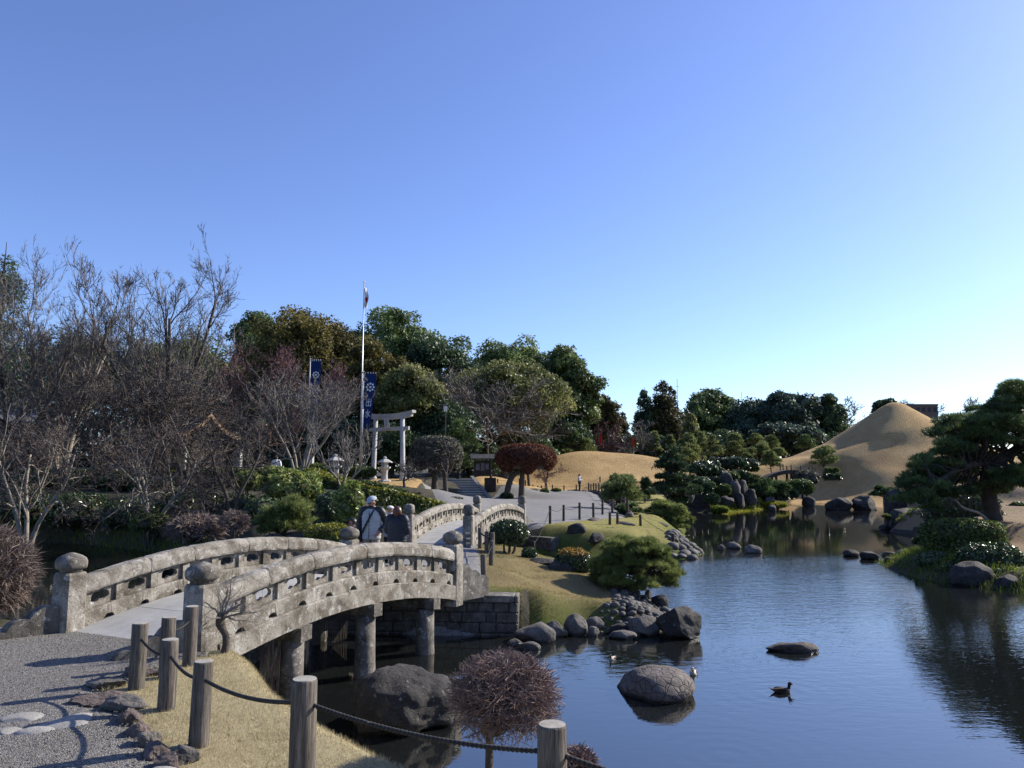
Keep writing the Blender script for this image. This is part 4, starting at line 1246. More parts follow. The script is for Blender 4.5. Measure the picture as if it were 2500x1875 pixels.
# crest banners
def banner(label, px, Y, ytop, ybot, pxw, twist):
    b = W(px, 1145, Y); z0 = gz(b[0], b[1]); s = Y / FPX
    zt, zb = W(px, ytop, Y)[2], W(px, ybot, Y)[2]
    root = thing('banner', label, 'banner', (b[0], b[1], z0))
    V, F = tubes(np.array([[b[0], b[1], z0 - .2], [b[0], b[1], zt + .15]]), np.array([.05, .045]), 8)
    mk('pole', V, F, M['metal_grey'], root, smooth=True)
    w = pxw * s
    V, F = tubes(np.array([[b[0] - .12, b[1], zt + .06], [b[0] + w + .3, b[1], zt + .03]]), np.array([.035, .035]), 6)
    mk('cross_bar', V, F, M['wood_dark'], root)
    def pos(u, v):         # u 0..1 across, v metres down
        v = np.asarray(v, float); u = np.asarray(u, float)
        narrow = 1 - twist * np.clip((v - 1.0) / 4.0, 0, .85)
        return np.stack([b[0] + .10 + w * u * narrow, b[1] - .03 + .10 * np.sin(u * 3 + v * 1.1) * np.clip(v / 2, 0, 1) - .35 * u * twist * v / 4, zt - .05 - v + 0 * u], -1)
    Lb = zt - zb
    rings = [pos(np.linspace(0, 1, 9), np.full(9, v)) for v in np.linspace(0, Lb, 30)]
    V, F = loft(rings, closed=False); cl = mk('cloth', V, F, M['cloth_blue'], root, smooth=True)
    for t in np.linspace(.06, .94, 5):
        a = pos(np.array(t), np.array(0.0)); V, F = tubes(np.array([a, a + [0, 0, .12]]), np.array([.02, .02]), 4); mk('loop', V, F, M['cloth_white'], cl)
    def disc(uc, vc, r):
        a = np.linspace(0, 2 * np.pi, 14, endpoint=False)
        V = pos(uc + r * np.cos(a) / w, vc + r * np.sin(a)); V[:, 1] -= .02
        mk('crest', V, [np.arange(14)], M['cloth_white'], cl)
    cv = .95; R = w * .30
    disc(.5, cv, R * .36)
    for k in range(8):
        a = k * math.pi / 4; disc(.5 + R * math.cos(a) / w, cv + R * math.sin(a), R * .30)
    for k, ch in enumerate('出水神社'):
        V, F = text_mesh(ch, w * .75)
        if len(V):
            v0 = 2.1 + k * w * .95
            if v0 < Lb - .3:
                Q_ = pos(.5 + V[:, 0] / w, v0 - V[:, 1]); Q_[:, 1] -= .03
                mk('lettering', Q_, F, M['cloth_white'], cl)
    return root
banner('blue banner with white round crest beside the flagpole', 882, 54, 911, 1046, 29, .65)
banner('blue crest banner half hidden by bare branches left of the flagpole', 749, 52, 880, 1095, 24, .1)

# stone steps
sx0, sx1 = W(1022, 1225, 56)[0], W(1190, 1225, 56)[0]
root = thing('stone_steps', 'broad flight of pale stone steps climbing to the torii', 'steps', ((sx0 + sx1) / 2, 56, 1.15))
for k in range(9):
    V, F = box(sx0 - .1, sx1, 56 + k * .42, 56 + k * .42 + .8, 1.15 + k * .172 - .25, 1.15 + k * .172 + .17, .015)
    V[:, 0] += (V[:, 1] - 56) * -.35
    mk('step', V, F, M['gravel_far'], root)
    V, F = box(sx0 - .1, sx1, 56 + k * .42 - .004, 56 + k * .42 + .07, 1.15 + k * .172 + .12, 1.15 + k * .172 + .175, 0)
    V[:, 0] += (V[:, 1] - 56) * -.35
    mk('nosing', V, F, M['torii_stone'], root)
for xx, nm in ((sx1 + .12, 'side_wall'), (sx0 - .35, 'side_wall')):
    rings = []
    for t in np.linspace(0, 1, 4):
        y_ = 55.6 + t * 4.6; z_ = 1.2 + t * 1.62
        rings.append([(xx - (y_ - 56) * .35 - .13, y_, z_ - .9), (xx - (y_ - 56) * .35 + .13, y_, z_ - .9), (xx - (y_ - 56) * .35 + .13, y_, z_ + .12), (xx - (y_ - 56) * .35 - .13, y_, z_ + .12)])
    V, F = loft(rings); mk(nm, V, F, M['gravel_far'], root)
# handrail
hr = thing('handrail', 'grey metal handrail on the torii side of the steps', 'handrail', (sx0 - .1, 56, 1.2))
a0, a1 = np.array([sx0 + .1, 55.8, 1.2 + .82]), np.array([sx0 - 1.5, 60.2, 2.75 + .85])
V, F = tubes(np.array([a0, (a0 + a1) / 2, a1]), np.full(3, .045), 8); mk('rail', V, F, M['metal_grey'], hr, smooth=True)
for t in (0.03, .35, .68, .97):
    q = a0 * (1 - t) + a1 * t; V, F = tubes(np.array([q - [0, 0, .95], q]), np.full(2, .03), 6); mk('upright', V, F, M['metal_grey'], hr)

# roofed notice board
nb = W(1178, 1190, 61); nz = gz(nb[0], nb[1])
root = thing('notice_board', 'dark wooden notice board under a little gabled roof near the steps', 'notice board', (nb[0], nb[1], nz))
tl = lambda V: xf(V, (nb[0], nb[1], nz), .15)
for s in (-1, 1):
    V, F = box(s * .62 - .06, s * .62 + .06, -.06, .06, -.2, 2.1, .008); mk('post', tl(V), F, M['wood_dark'], root)
    V, F = tubes(np.array([[s * .62, 0, .9], [s * 1.05, -.05, 0]]), np.array([.05, .05]), 5); mk('brace', tl(V), F, M['wood_dark'], root)
V, F = box(-.56, .56, -.03, .03, .75, 1.95, .005); bd = mk('board', tl(V), F, M['wood_dark'], root)
for k, (x, z, w, h) in enumerate(((-.38, 1.2, .3, .5), (0, 1.15, .28, .6), (.35, 1.25, .26, .45))):
    V, F = box(x - w / 2, x + w / 2, -.038, -.032, z, z + h, 0); mk('sheet', tl(V), F, M['roof_grey'], bd)
for s in (-1, 1):
    V = np.array([[-1.0, 0, 2.45], [1.0, 0, 2.45], [1.0, s * .62, 2.1], [-1.0, s * .62, 2.1], [-1.0, 0, 2.38], [1.0, 0, 2.38], [1.0, s * .62, 2.03], [-1.0, s * .62, 2.03]])
    mk('roof_slope', tl(V), [np.array([[0, 1, 2, 3], [4, 7, 6, 5], [0, 4, 5, 1], [2, 6, 7, 3], [0, 3, 7, 4], [1, 5, 6, 2]])], M['roof_dark'], root)
# grey equipment panel below it
q = W(1197, 1197, 59); V, F = box(q[0] - .45, q[0] + .45, q[1] - .1, q[1] + .1, gz(q[0], q[1]) - .2, gz(q[0], q[1]) + .95, .02)
tag(mk('low_panel', V, F, M['wood_dark']), 'low dark panel in the shade below the notice board', 'panel')
# small brown lawn sign
q = W(1329, 1183, 72); z_ = gz(q[0], q[1]); root = thing('lawn_sign', 'small dark brown sign on a stake in the dry grass', 'sign', (q[0], q[1], z_))
V, F = box(q[0] - .04, q[0] + .04, q[1] - .02, q[1] + .02, z_ - .1, z_ + .5, 0); mk('stake', V, F, M['wood_dark'], root)
V, F = box(q[0] - .3, q[0] + .3, q[1] - .06, q[1] - .025, z_ + .32, z_ + .52, .005); mk('board', V, F, M['wood_dark'], root)

# lamp post
q = W(1086, 1170, 64); z_ = gz(q[0], q[1]); zt = W(1086, 985, 64)[2]
root = thing('lamp_post', 'slender dark lamp post with a hipped lantern among the trees', 'lamp post', (q[0], q[1], z_))
V, F = tubes(np.array([[q[0], q[1], z_ - .2], [q[0], q[1], zt - .62]]), np.array([.06, .045]), 8); mk('pole', V, F, M['metal_dark'], root)
V, F = lathe([(.14, zt - .66), (.17, zt - .62), (.25, zt - .22)], 4, 2, q[0], q[1]); mk('lantern_glass', V, F, M['lamp_glass'], root)
for k in range(4):
    a = k * math.pi / 2 + math.pi / 4
    V, F = tubes(np.array([[q[0] + .19 * math.cos(a), q[1] + .19 * math.sin(a), zt - .64], [q[0] + .265 * math.cos(a), q[1] + .265 * math.sin(a), zt - .2]]), np.array([.014, .014]), 4); mk('lantern_bar', V, F, M['metal_dark'], root)
V, F = lathe([(.44, zt - .2), (.43, zt - .17), (.10, zt - .04), (.03, zt + .05)], 4, 2, q[0], q[1]); mk('lantern_roof', V, F, M['metal_dark'], root)

# stone lanterns / pedestals
def lantern(label, px, Y, ytop):
    q = W(px, 1150, Y); z0 = gz(q[0], q[1]); h = W(px, ytop, Y)[2] - z0
    root = thing('stone_lantern', label, 'stone lantern', (q[0], q[1], z0))
    def prt(nm, pr, seg=6, sq=2):
        V, F = lathe([(r * h, z0 + z * h) for r, z in pr], seg, sq, q[0], q[1]); mk(nm, V, F, M['torii_stone'], root)
    prt('base', [(.26, -.03), (.26, .07), (.20, .11)])
    prt('shaft', [(.13, .11), (.11, .3), (.13, .48)], 12)
    prt('platform', [(.14, .481), (.24, .55), (.24, .60)])
    prt('fire_box', [(.14, .601), (.14, .76)])
    prt('roof', [(.32, .761), (.31, .79), (.10, .90)])
    prt('jewel', [(.05, .901), (.075, .94), (.06, .97), (.01, 1.0)], 10)
lantern('stone lantern with broad cap between bare stems left of the torii', 818, 50, 1108)
lantern('stone lantern with broad cap close to the torii pillar', 939, 55, 1114)
# stone marker pillars
for px, Y, yt, w, lab in ((579, 49, 1097, .24, 'square pale stone pillar by the shrine building'), (756, 51.5, 1112, .22, 'short pale stone pillar at the foot of the half-hidden banner'), (280, 47, 1133, .2, 'small pale stone pillar deep among bare maples'), (446, 48, 1100, .2, 'thin pale pillar in front of the shrine roof')):
    q = W(px, 1150, Y); z0 = gz(q[0], q[1]); zt = W(px, yt, Y)[2]
    V, F = box(q[0] - w, q[0] + w, q[1] - w, q[1] + w, z0 - .2, zt, .03)
    tag(mk('stone_pillar', V, F, M['torii_stone']), lab, 'pillar', 'stone pillars before the shrine')

# shrine buildings
def shrine(label, px0, px1, Y, yeave, yridge, wallz, mat, barge=True, rz=.25):
    A, B = W(px0, yeave, Y), W(px1, yeave, Y)
    c = (A + B) / 2; w = (B - A)[0]; z0 = gz(c[0], c[1]); ze = c[2] - z0; zr = W(px0, yridge, Y)[2] - z0
    root = thing('shrine_building', label, 'building', (c[0], c[1], z0))
    tl = lambda V: xf(V, (c[0], c[1], z0), rz)
    D = w * .42
    # concave gabled roof, ridge along x
    for s in (-1, 1):
        rings = []
        for t in np.linspace(0, 1, 9):
            y_ = s * D * t; z_ = zr - (zr - ze) * (1.35 * t - .35 * t * t); 
            z_ = zr + (ze - zr) * (1 - (1 - t) ** 1.7)
            lift = .35 * t ** 2
            rings.append([(-w / 2, y_, z_ + lift * .4), (-w / 4, y_, z_), (0, y_, z_), (w / 4, y_, z_), (w / 2, y_, z_ + lift * .4),
                          (w / 2, y_, z_ - .16 + lift * .4), (0, y_, z_ - .16), (-w / 2, y_, z_ - .16 + lift * .4)])
        V, F = loft(rings); mk('roof_slope', tl(V), F, M[mat], root)
        if barge:
            for e in (-1, 1):
                pp = np.array([[e * (w / 2 + .05), s * D * t, zr + (ze - zr) * (1 - (1 - t) ** 1.7) + .14 * t ** 2 - .12] for t in np.linspace(0, 1, 9)])
                rr_ = [[(p[0] - .05, p[1], p[2] - .16), (p[0] + .05, p[1], p[2] - .16), (p[0] + .05, p[1], p[2] + .10), (p[0] - .05, p[1], p[2] + .10)] for p in pp]
                V, F = loft(rr_); mk('bargeboard', tl(V), F, M['wood_orange'], root)
    V, F = box(-w / 2 - .1, w / 2 + .1, -.14, .14, zr - .08, zr + .18, .03); mk('ridge', tl(V), F, M[mat], root)
    V, F = box(-w * .4, w * .4, -D * .7, D * .7, -.3, ze - .02, 0); mk('wall', tl(V), F, M['wood_dark'], root)
    for x in np.linspace(-.42, .42, 6):
        V, F = box(x * w - .09, x * w + .09, -D * .78, -D * .78 + .18, -.2, ze, 0); mk('pillar', tl(V), F, M['wood_dark'], root)
    for x0_, x1_ in ((-.33, -.18), (-.14, .05), (.1, .24)):
        V, F = box(x0_ * w, x1_ * w, -D * .715, -D * .701, .1, wallz, 0); mk('wall_panel', tl(V), F, M['plaster'], root)
    return root
shrine('long dark shrine building with curved roof and orange bargeboards behind bare trees', 330, 545, 52, 1068, 1012, .9, 'roof_dark', True, -.5)
shrine('low building with grey roof at the far end of the bare maples', 10, 150, 60, 1032, 1003, 1.0, 'roof_grey', False, .1)
# white garden wall seen low between the maples
wl_ = [(0, 62), (60, 52), (108, 60), (112, 176), (215, 242), (288, 362)]
for i, (pa, pb, lab) in enumerate(((0, 66, 'white plaster wall piece at the picture edge behind maples'), (108, 178, 'white plaster wall piece behind the forked maple'), (205, 244, 'short white plaster wall piece behind the thick maple trunk'), (290, 365, 'bluish white plaster wall piece before the shrine'), (585, 640, 'pale shaded wall panel beside the square stone pillar'))):
    A, B = W(pa, 1132, 55), W(pb, 1132, 55); z0 = gz(A[0], A[1])
    root = thing('garden_wall', lab, 'wall', ((A[0] + B[0]) / 2, 55, z0), 'white garden wall pieces')
    V, F = box(A[0], B[0], 55, 55.2, z0 - .3, z0 + 1.05, .01); mk('panel', V, F, M['plaster'], root)
    V, F = box(A[0] - .1, B[0] + .1, 54.9, 55.3, z0 + 1.055, z0 + 1.2, .03); mk('coping', V, F, M['roof_grey'], root)

# far building, masts and the arched wooden footbridge
c = W(2236, 1030, 150); z0 = gz(c[0], c[1]); zt = W(2236, 994, 150)[2]
root = thing('far_building', 'flat brown block of flats behind the mound', 'building', (c[0], c[1], z0))
V, F = box(c[0] - 2.8, c[0] + 2.8, c[1] - 3, c[1] + 3, z0 - .5, zt, 0); mk('wall', V, F, M['brick_far'], root)
V, F = box(c[0] - 2.9, c[0] + 2.9, c[1] - 3.1, c[1] + 3.1, zt + .002, zt + .35, 0); mk('parapet', V, F, M['brick_far'], root)
for fl_ in range(4):
    for k in range(5):
        V, F = box(c[0] - 2.5 + k * 1.1, c[0] - 1.8 + k * 1.1, c[1] - 3.03, c[1] - 3.005, zt - 1.2 - fl_ * 2.2, zt - .3 - fl_ * 2.2, 0); mk('window', V, F, M['metal_dark'], root)
for i, (px, yt, lab) in enumerate(((1655, 925, 'hair-thin antenna mast over the camphor tree'), (1812, 957, 'hair-thin antenna mast over the dark pines'))):
    q = W(px, 1000, 200); zt = W(px, yt, 200)[2]; z0 = gz(q[0], q[1])
    root = thing('antenna_mast', lab, 'mast', (q[0], q[1], z0))
    V, F = tubes(np.array([[q[0], q[1], z0], [q[0], q[1], zt]]), np.array([.12, .06]), 5); mk('pole', V, F, M['metal_grey'], root)
    V, F = tubes(np.array([[q[0] - .5, q[1], zt - 2], [q[0] + .5, q[1], zt - 2]]), np.array([.04, .04]), 4); mk('cross_arm', V, F, M['metal_grey'], root)
A, B = W(1862, 1165, 76), W(1990, 1165, 77)
root = thing('wooden_footbridge', 'dark arched wooden footbridge below the mound', 'footbridge', ((A[0] + B[0]) / 2, 76.5, A[2] - 1.5))
t = np.linspace(0, 1, 15)
arch = A[None] * (1 - t[:, None]) + B[None] * t[:, None]; arch[:, 2] += .75 * 4 * t * (1 - t) - .1
for yo, nm in ((-.7, 'edge_beam'), (.7, 'edge_beam')):
    rings = [[(p[0], p[1] + yo - .1, p[2] - .32), (p[0], p[1] + yo + .1, p[2] - .32), (p[0], p[1] + yo + .1, p[2] + .05), (p[0], p[1] + yo - .1, p[2] + .05)] for p in arch]
    V, F = loft(rings); mk(nm, V, F, M['wood_dark'], root)
for k in range(14):
    p, p_ = arch[k], arch[k + 1]
    V = np.array([[p[0] + .01, p[1] - .6, p[2]], [p_[0] - .01, p_[1] - .6, p_[2]], [p_[0] - .01, p_[1] + .6, p_[2]], [p[0] + .01, p[1] + .6, p[2]]]); V = np.vstack([V, V + [0, 0, .06]])
    mk('plank', V, [np.array([[0, 3, 2, 1], [4, 5, 6, 7], [0, 1, 5, 4], [2, 3, 7, 6], [1, 2, 6, 5], [0, 4, 7, 3]])], M['wood_dark'], root)
for k in (3, 7, 11):
    for yo in (-.6, .6):
        V, F = tubes(np.array([[arch[k][0], arch[k][1] + yo, A[2] - 2.2], [arch[k][0], arch[k][1] + yo, arch[k][2] - .3]]), np.array([.12, .12]), 7); mk('trestle_post', V, F, M['wood_dark'], root)
rdp = []
for px, py in ((1905, 1141), (1912, 1144), (1921, 1147), (1932, 1146), (1955, 1148), (1975, 1150), (1985, 1151), (1991, 1152), (2010, 1156)):
    q = W(px, py, 79); rdp.append((q[0], q[1], q[2] - .35))
fence_posts('low dark posts and rope crossing the tan slope by the footbridge', rdp, .8, .06, 'post_wood_dark', 7, True, .85, .04, .012)
# red banners far under the trees
for px, yt, yb, lab in ((1463, 1064, 1084, 'small red banner hanging among far bare trees'), (1543, 1070, 1090, 'second small red banner deep under far trees')):
    q = W(px, yb, 100); s = 100 / FPX; root = thing('red_banner', lab, 'banner', (q[0], q[1], gz(q[0], q[1])), 'red banners under the far trees')
    zt = W(px, yt, 100)[2]
    V, F = tubes(np.array([[q[0], q[1], gz(q[0], q[1])], [q[0], q[1], zt + .1]]), np.array([.03, .03]), 5); mk('pole', V, F, M['wood_dark'], root)
    V, F = loft([[(q[0] + .05 + .25 * u, q[1] + .05 * math.sin(u * 5 + v), zt - v) for u in np.linspace(0, 1, 5)] for v in np.linspace(0, 1.1, 6)], closed=False); mk('cloth', V, F, M['cloth_red'], root)
# parapet kerb of stones where the path turns at the far grass
q0 = W(1350, 1207, 70); q1 = W(1432, 1197, 76)
root = thing('stone_kerb', 'rough dark stone kerb under the far fence posts', 'kerb', (q0[0], q0[1], gz(q0[0], q0[1])))
rr_ = np.random.RandomState(3)
for k in range(12):
    t = (k + .5) / 12; c = q0 * (1 - t) + q1 * t
    V, F = rock_geo((.24, .2, .22), 400 + k, 2, 6, .08); mk('stone', V + np.array([c[0], c[1], gz(c[0], c[1]) + .12]), F, M['rock_brown'], root)
q0 = (6.35, 38.5); q1 = (8.95, 70)
root = thing('stone_kerb', 'long dark stone kerb under the pond-side fence row', 'kerb', (q0[0], q0[1], gz(*q0)))
for k in range(44):
    t = (k + .5) / 44; y = 38 + 36 * t; x = float(np.interp(y, [37, 45, 56, 66, 76], [5.72, 6.4, 6.8, 7.15, 7.4]))
    V, F = rock_geo((.22, .38, .2), 430 + k % 9, 2, 6, .08); mk('stone', V + np.array([x, y, gz(x, y) + .1]), F, M['rock_brown'], root)

# ------------------------------------------------------------------ vegetation builders
def grow(rng, paths, rads, spec):
    """spec: list of dict(n, ratio, ang, t0, trop, wig, pts, rr); returns list of (paths, rads) per level"""
    out = [(paths, rads)]
    for sp in spec:
        Pp, R = out[-1]
        B, n, _ = Pp.shape
        L = np.linalg.norm(np.diff(Pp, axis=1), axis=2).sum(1)
        k = sp['n']
        t = rng.uniform(sp.get('t0', .25), 1.0, (B, k)); t[:, -1] = .98
        ft = t * (n - 1); i = np.minimum(ft.astype(int), n - 2); u = (ft - i)[..., None]
        bi = np.arange(B)[:, None]
        st = Pp[bi, i] * (1 - u) + Pp[bi, i + 1] * u
        r0 = R[bi, i] * (1 - u[..., 0]) + R[bi, i + 1] * u[..., 0]
        tg = unit(Pp[bi, i + 1] - Pp[bi, i])
        rv = rng.normal(0, 1, tg.shape); rv = unit(rv - (rv * tg).sum(-1, keepdims=True) * tg)
        a = np.radians(rng.uniform(*sp['ang'], (B, k)))[..., None]
        d = tg * np.cos(a) + rv * np.sin(a)
        ln = (L[:, None] * sp['ratio'] * rng.uniform(.6, 1.2, (B, k)) * (1.15 - .5 * t))
        m = sp.get('pts', 5)
        path = np.zeros((B, k, m, 3)); path[:, :, 0] = st
        for q in range(1, m):
            d = unit(d + np.array([0, 0, sp.get('trop', .1)]) + rng.normal(0, sp.get('wig', .15), d.shape))
            path[:, :, q] = path[:, :, q - 1] + d * (ln / (m - 1))[..., None]
        rr = (r0 * sp.get('rr', .6))
        rr = np.minimum(rr, sp.get('rmax', 9)); rr = np.maximum(rr, sp.get('rmin', 0))
        rad = rr[..., None] * np.linspace(1, sp.get('tip', .45), m)[None, None]
        out.append((path.reshape(-1, m, 3), rad.reshape(-1, m)))
    return out

def branches_geo(levels, sides):
    return merge([tubes(p, r, s) for (p, r), s in zip(levels, sides)])

def leaves(rng, C, Nrm, size, asp=.55, spread_=.8, up=.25, jitter=.35):
    """diamond leaf faces at C with outward normals Nrm"""
    n = len(C)
    nn = unit(Nrm * (1 - spread_ * .5) + rng.normal(0, spread_ * .7, (n, 3)) + np.array([0, 0, up]))
    a = rng.normal(0, 1, (n, 3)); a = unit(a - (a * nn).sum(1, keepdims=True) * nn)
    b = np.cross(nn, a)
    s = size * rng.uniform(1 - jitter, 1 + jitter, (n, 1))
    V = np.stack([C + a * s, C + b * s * asp + nn * s * .12, C - a * s, C - b * s * asp + nn * s * .12], 1).reshape(-1, 3)
    F = np.arange(4 * n).reshape(-1, 4)
    return V, F

def leaf_tris(rng, C, Nrm, size, asp=.5, spread_=.8, up=.25, jitter=.4):
    n = len(C)
    nn = unit(Nrm * (1 - spread_ * .5) + rng.normal(0, spread_ * .7, (n, 3)) + np.array([0, 0, up]))
    a = rng.normal(0, 1, (n, 3)); a = unit(a - (a * nn).sum(1, keepdims=True) * nn)
    b = np.cross(nn, a); s = size * rng.uniform(1 - jitter, 1 + jitter, (n, 1))
    V = np.stack([C + a * s, C - a * s * .6 + b * s * asp, C - a * s * .6 - b * s * asp], 1).reshape(-1, 3)
    return V, np.arange(3 * n).reshape(-1, 3)

def ribbons(Pp, R):
    """fine twigs as tapering three-point blades"""
    T = unit(Pp[:, -1] - Pp[:, 0]); r = np.random.RandomState(1).normal(0, 1, T.shape); u = unit(np.cross(T, r))
    m = Pp.shape[1] // 2
    w0, w1 = R[:, :1] * 1.5, R[:, m:m + 1] * 1.3
    V = np.stack([Pp[:, 0] + u * w0, Pp[:, 0] - u * w0, Pp[:, m] + u * w1, Pp[:, m] - u * w1, Pp[:, -1]], 1).reshape(-1, 3)
    k = np.arange(len(Pp))[:, None] * 5
    return V, [k + np.array([[0, 1, 3, 2]]), k + np.array([[2, 3, 4]])]

def strips(Pp, R):
    """thin branches as narrow folded strips"""
    B, n, _ = Pp.shape
    T = unit(Pp[:, -1] - Pp[:, 0]); r = np.random.RandomState(2).normal(0, 1, T.shape); u = unit(np.cross(T, r))[:, None, :]
    V = np.stack([Pp + u * R[..., None] * 1.4, Pp - u * R[..., None] * 1.4], 2).reshape(-1, 3)
    k = (np.arange(B)[:, None] * n + np.arange(n - 1)[None]).reshape(-1) * 2
    return V, [np.stack([k, k + 1, k + 3, k + 2], 1)]

def shell(rng, n, c, r, inner=.7, lowcut=-.75):
    d = unit(rng.normal(0, 1, (int(n * 1.5) + 8, 3)))
    d = d[d[:, 2] > lowcut][:n]
    rad = rng.uniform(inner, 1.04, (len(d), 1)) ** .7
    return c + d * rad * r, unit(d / (np.asarray(r) / np.mean(r)))

def tree_root(name, label, x, y, z, cat, group):
    return thing(name, label, cat, (x, y, z), group)

def broadleaf(name, label, cx, top, w, bot, Y, mat, seed, lobes=26, lobe_r=.36, leaf=None, group='evergreen trees behind the garden', n=11000, flat=1.0, cat='tree', trunk_mat='bark', depth=None, tall=None, skew=0.0, gap=.0, asp=.6):
    """crown fills px box (cx-w/2..cx+w/2, top..bot) at distance Y"""
    rng = np.random.RandomState(seed)
    T, Bm = W(cx, top, Y), W(cx, bot, Y)
    s = np.linalg.norm(W(cx + 10, top, Y) - W(cx, top, Y)) / 10
    rx = w * s / 2 * 1.24; rz = (T[2] - Bm[2]) / 2 * 1.04; ry = depth or rx * .9
    x, y = T[0], Y
    z0 = gz(x, y)
    cz = (T[2] + Bm[2]) / 2
    root = tree_root(name, label, x, y, z0, cat, group)
    leaf = (leaf or Y * .0030) * .72
    lobes, lobe_r, n = int(lobes * 2.2), lobe_r * .74, int(n * (1.4 if 'understory' in label or 'shaded' in label else 2.4))
    # lobes
    d = unit(rng.normal(0, 1, (lobes * 3, 3))); d = d[d[:, 2] > -.55][:lobes]
    lr = lobe_r * min(rx, rz * 1.3)
    f = rng.uniform(.35, 1.0, (len(d), 1)) ** .6
    env = np.array([rx, ry, rz]) - lr * .75
    C = np.array([x, y, cz]) + d * env * f
    C[:, 0] += skew * (C[:, 2] - cz)
    sizes = lr * rng.uniform(.65, 1.25, len(C))
    per = (n * sizes ** 2 / (sizes ** 2).sum()).astype(int)
    PC, PN, RR = [], [], []
    for c, sz, k in zip(C, sizes, per):
        rad = np.array([sz * 1.2, sz * 1.2, sz * .78 * flat]) * rng.uniform(.85, 1.15, 3)
        p, nn = shell(rng, k, c, rad, .55, -.6)
        PC.append(p); PN.append(nn); RR.append(np.clip(rng.normal(.5, .2) + rng.normal(0, .16, len(p)), 0, 1))
    # filler inside
    k = int(n * (.22 - gap * .2))
    if k > 0:
        dd = unit(rng.normal(0, 1, (k, 3))) * rng.uniform(.2, .85, (k, 1)) ** .5
        PC.append(np.array([x, y, cz]) + dd * np.array([rx, ry, rz]) * .85); PN.append(unit(dd)); RR.append(rng.uniform(0, .6, k))
    PC, PN, RR = np.concatenate(PC), np.concatenate(PN), np.concatenate(RR)
    fr = 2.2 / lr; am = lr * .22
    PC = PC + am * np.stack([np.sin(PC[:, 1] * fr + 2 * np.sin(PC[:, 2] * fr * .7)), np.sin(PC[:, 2] * fr * 1.1 + 2 * np.sin(PC[:, 0] * fr * .8)), np.sin(PC[:, 0] * fr * .9 + 2 * np.sin(PC[:, 1] * fr * .6))], 1) + rng.normal(0, am * .45, PC.shape)
    V, F = leaf_tris(rng, PC, PN, leaf, asp)
    mk('crown', V, [F], M[mat], root, rnd=np.repeat(RR, 3))
    # trunk and limbs
    tr = max(.12, rx * .06)
    tp = smooth_path([(x + rng.normal(0, .1), y, z0 - .3), (x + rng.normal(0, rx * .06), y, (z0 + cz) / 2 - rz * .2), (x, y, cz), (x, y, cz + rz * .5)], 8)
    parts = [tubes(tp, np.linspace(tr, tr * .35, 8), 8)]
    for c in C[:12]:
        st = tp[rng.randint(3, 7)]
        mid = (st + c) / 2 + [0, 0, -.15 * rz]
        parts.append(tubes(smooth_path([st, mid, c], 6), np.linspace(tr * .4, tr * .1, 6), 5))
    V, F = merge(parts)
    mk('trunk', V, F, M[trunk_mat], root)
    return root

def conifer(name, label, cx, top, w, bot, Y, mat, seed, n=9000, leaf=None, group='evergreen trees behind the garden', tiers=16, power=.8):
    rng = np.random.RandomState(seed)
    T, Bm = W(cx, top, Y), W(cx, bot, Y); s = np.linalg.norm(W(cx + 10, top, Y) - W(cx, top, Y)) / 10
    R = w * s / 2; x, y = T[0], Y; z0 = gz(x, y)
    root = tree_root(name, label, x, y, z0, 'tree', group)
    leaf = leaf or Y * .0032
    n = int(n * 1.9)
    PC, PN, RR = [], [], []
    m = tiers * 7
    for k in range(m):
        t = rng.rand() ** .75
        rr = R * (t ** power) * rng.uniform(.75, 1.1)
        a = rng.uniform(0, 6.28)
        c = np.array([x + math.cos(a) * rr * .72, y + math.sin(a) * rr * .72, T[2] + (Bm[2] - T[2]) * t])
        sz = (R * .16 + rr * .30)
        p, nn = shell(rng, max(6, int(n / m * (.35 + 1.3 * t))), c, np.array([sz, sz, sz * .75]), .5, -.7)
        PC.append(p); PN.append(nn); RR.append(np.clip(rng.normal(.5, .2) + rng.normal(0, .15, len(p)), 0, 1))
    PC, PN, RR = np.concatenate(PC), np.concatenate(PN), np.concatenate(RR)
    V, F = leaf_tris(rng, PC, PN, leaf * .75, .4)
    mk('crown', V, [F], M[mat], root, rnd=np.repeat(RR, 3))
    V, F = tubes(np.array([[x, y, z0 - .3], [x, y, (z0 + T[2]) / 2], [x, y, T[2] + leaf]]), np.array([R * .07, R * .045, .03]), 7)
    mk('trunk', V, F, M['bark'], root)
    return root

def needles(rng, C, D, L, wd, per, spread_=.55):
    """needle tufts: per thin triangles from each C about direction D"""
    n = len(C)
    d = unit(D[:, None, :] + rng.normal(0, spread_, (n, per, 3)))
    s = rng.normal(0, 1, (n, per, 3)); s = unit(np.cross(d, s))
    ln = L * rng.uniform(.65, 1.15, (n, per, 1))
    base = C[:, None, :] + rng.normal(0, L * .16, (n, per, 3))
    V = np.stack([base + s * wd, base - s * wd, base + d * ln], 2).reshape(-1, 3)
    return V, np.arange(len(V)).reshape(-1, 3)

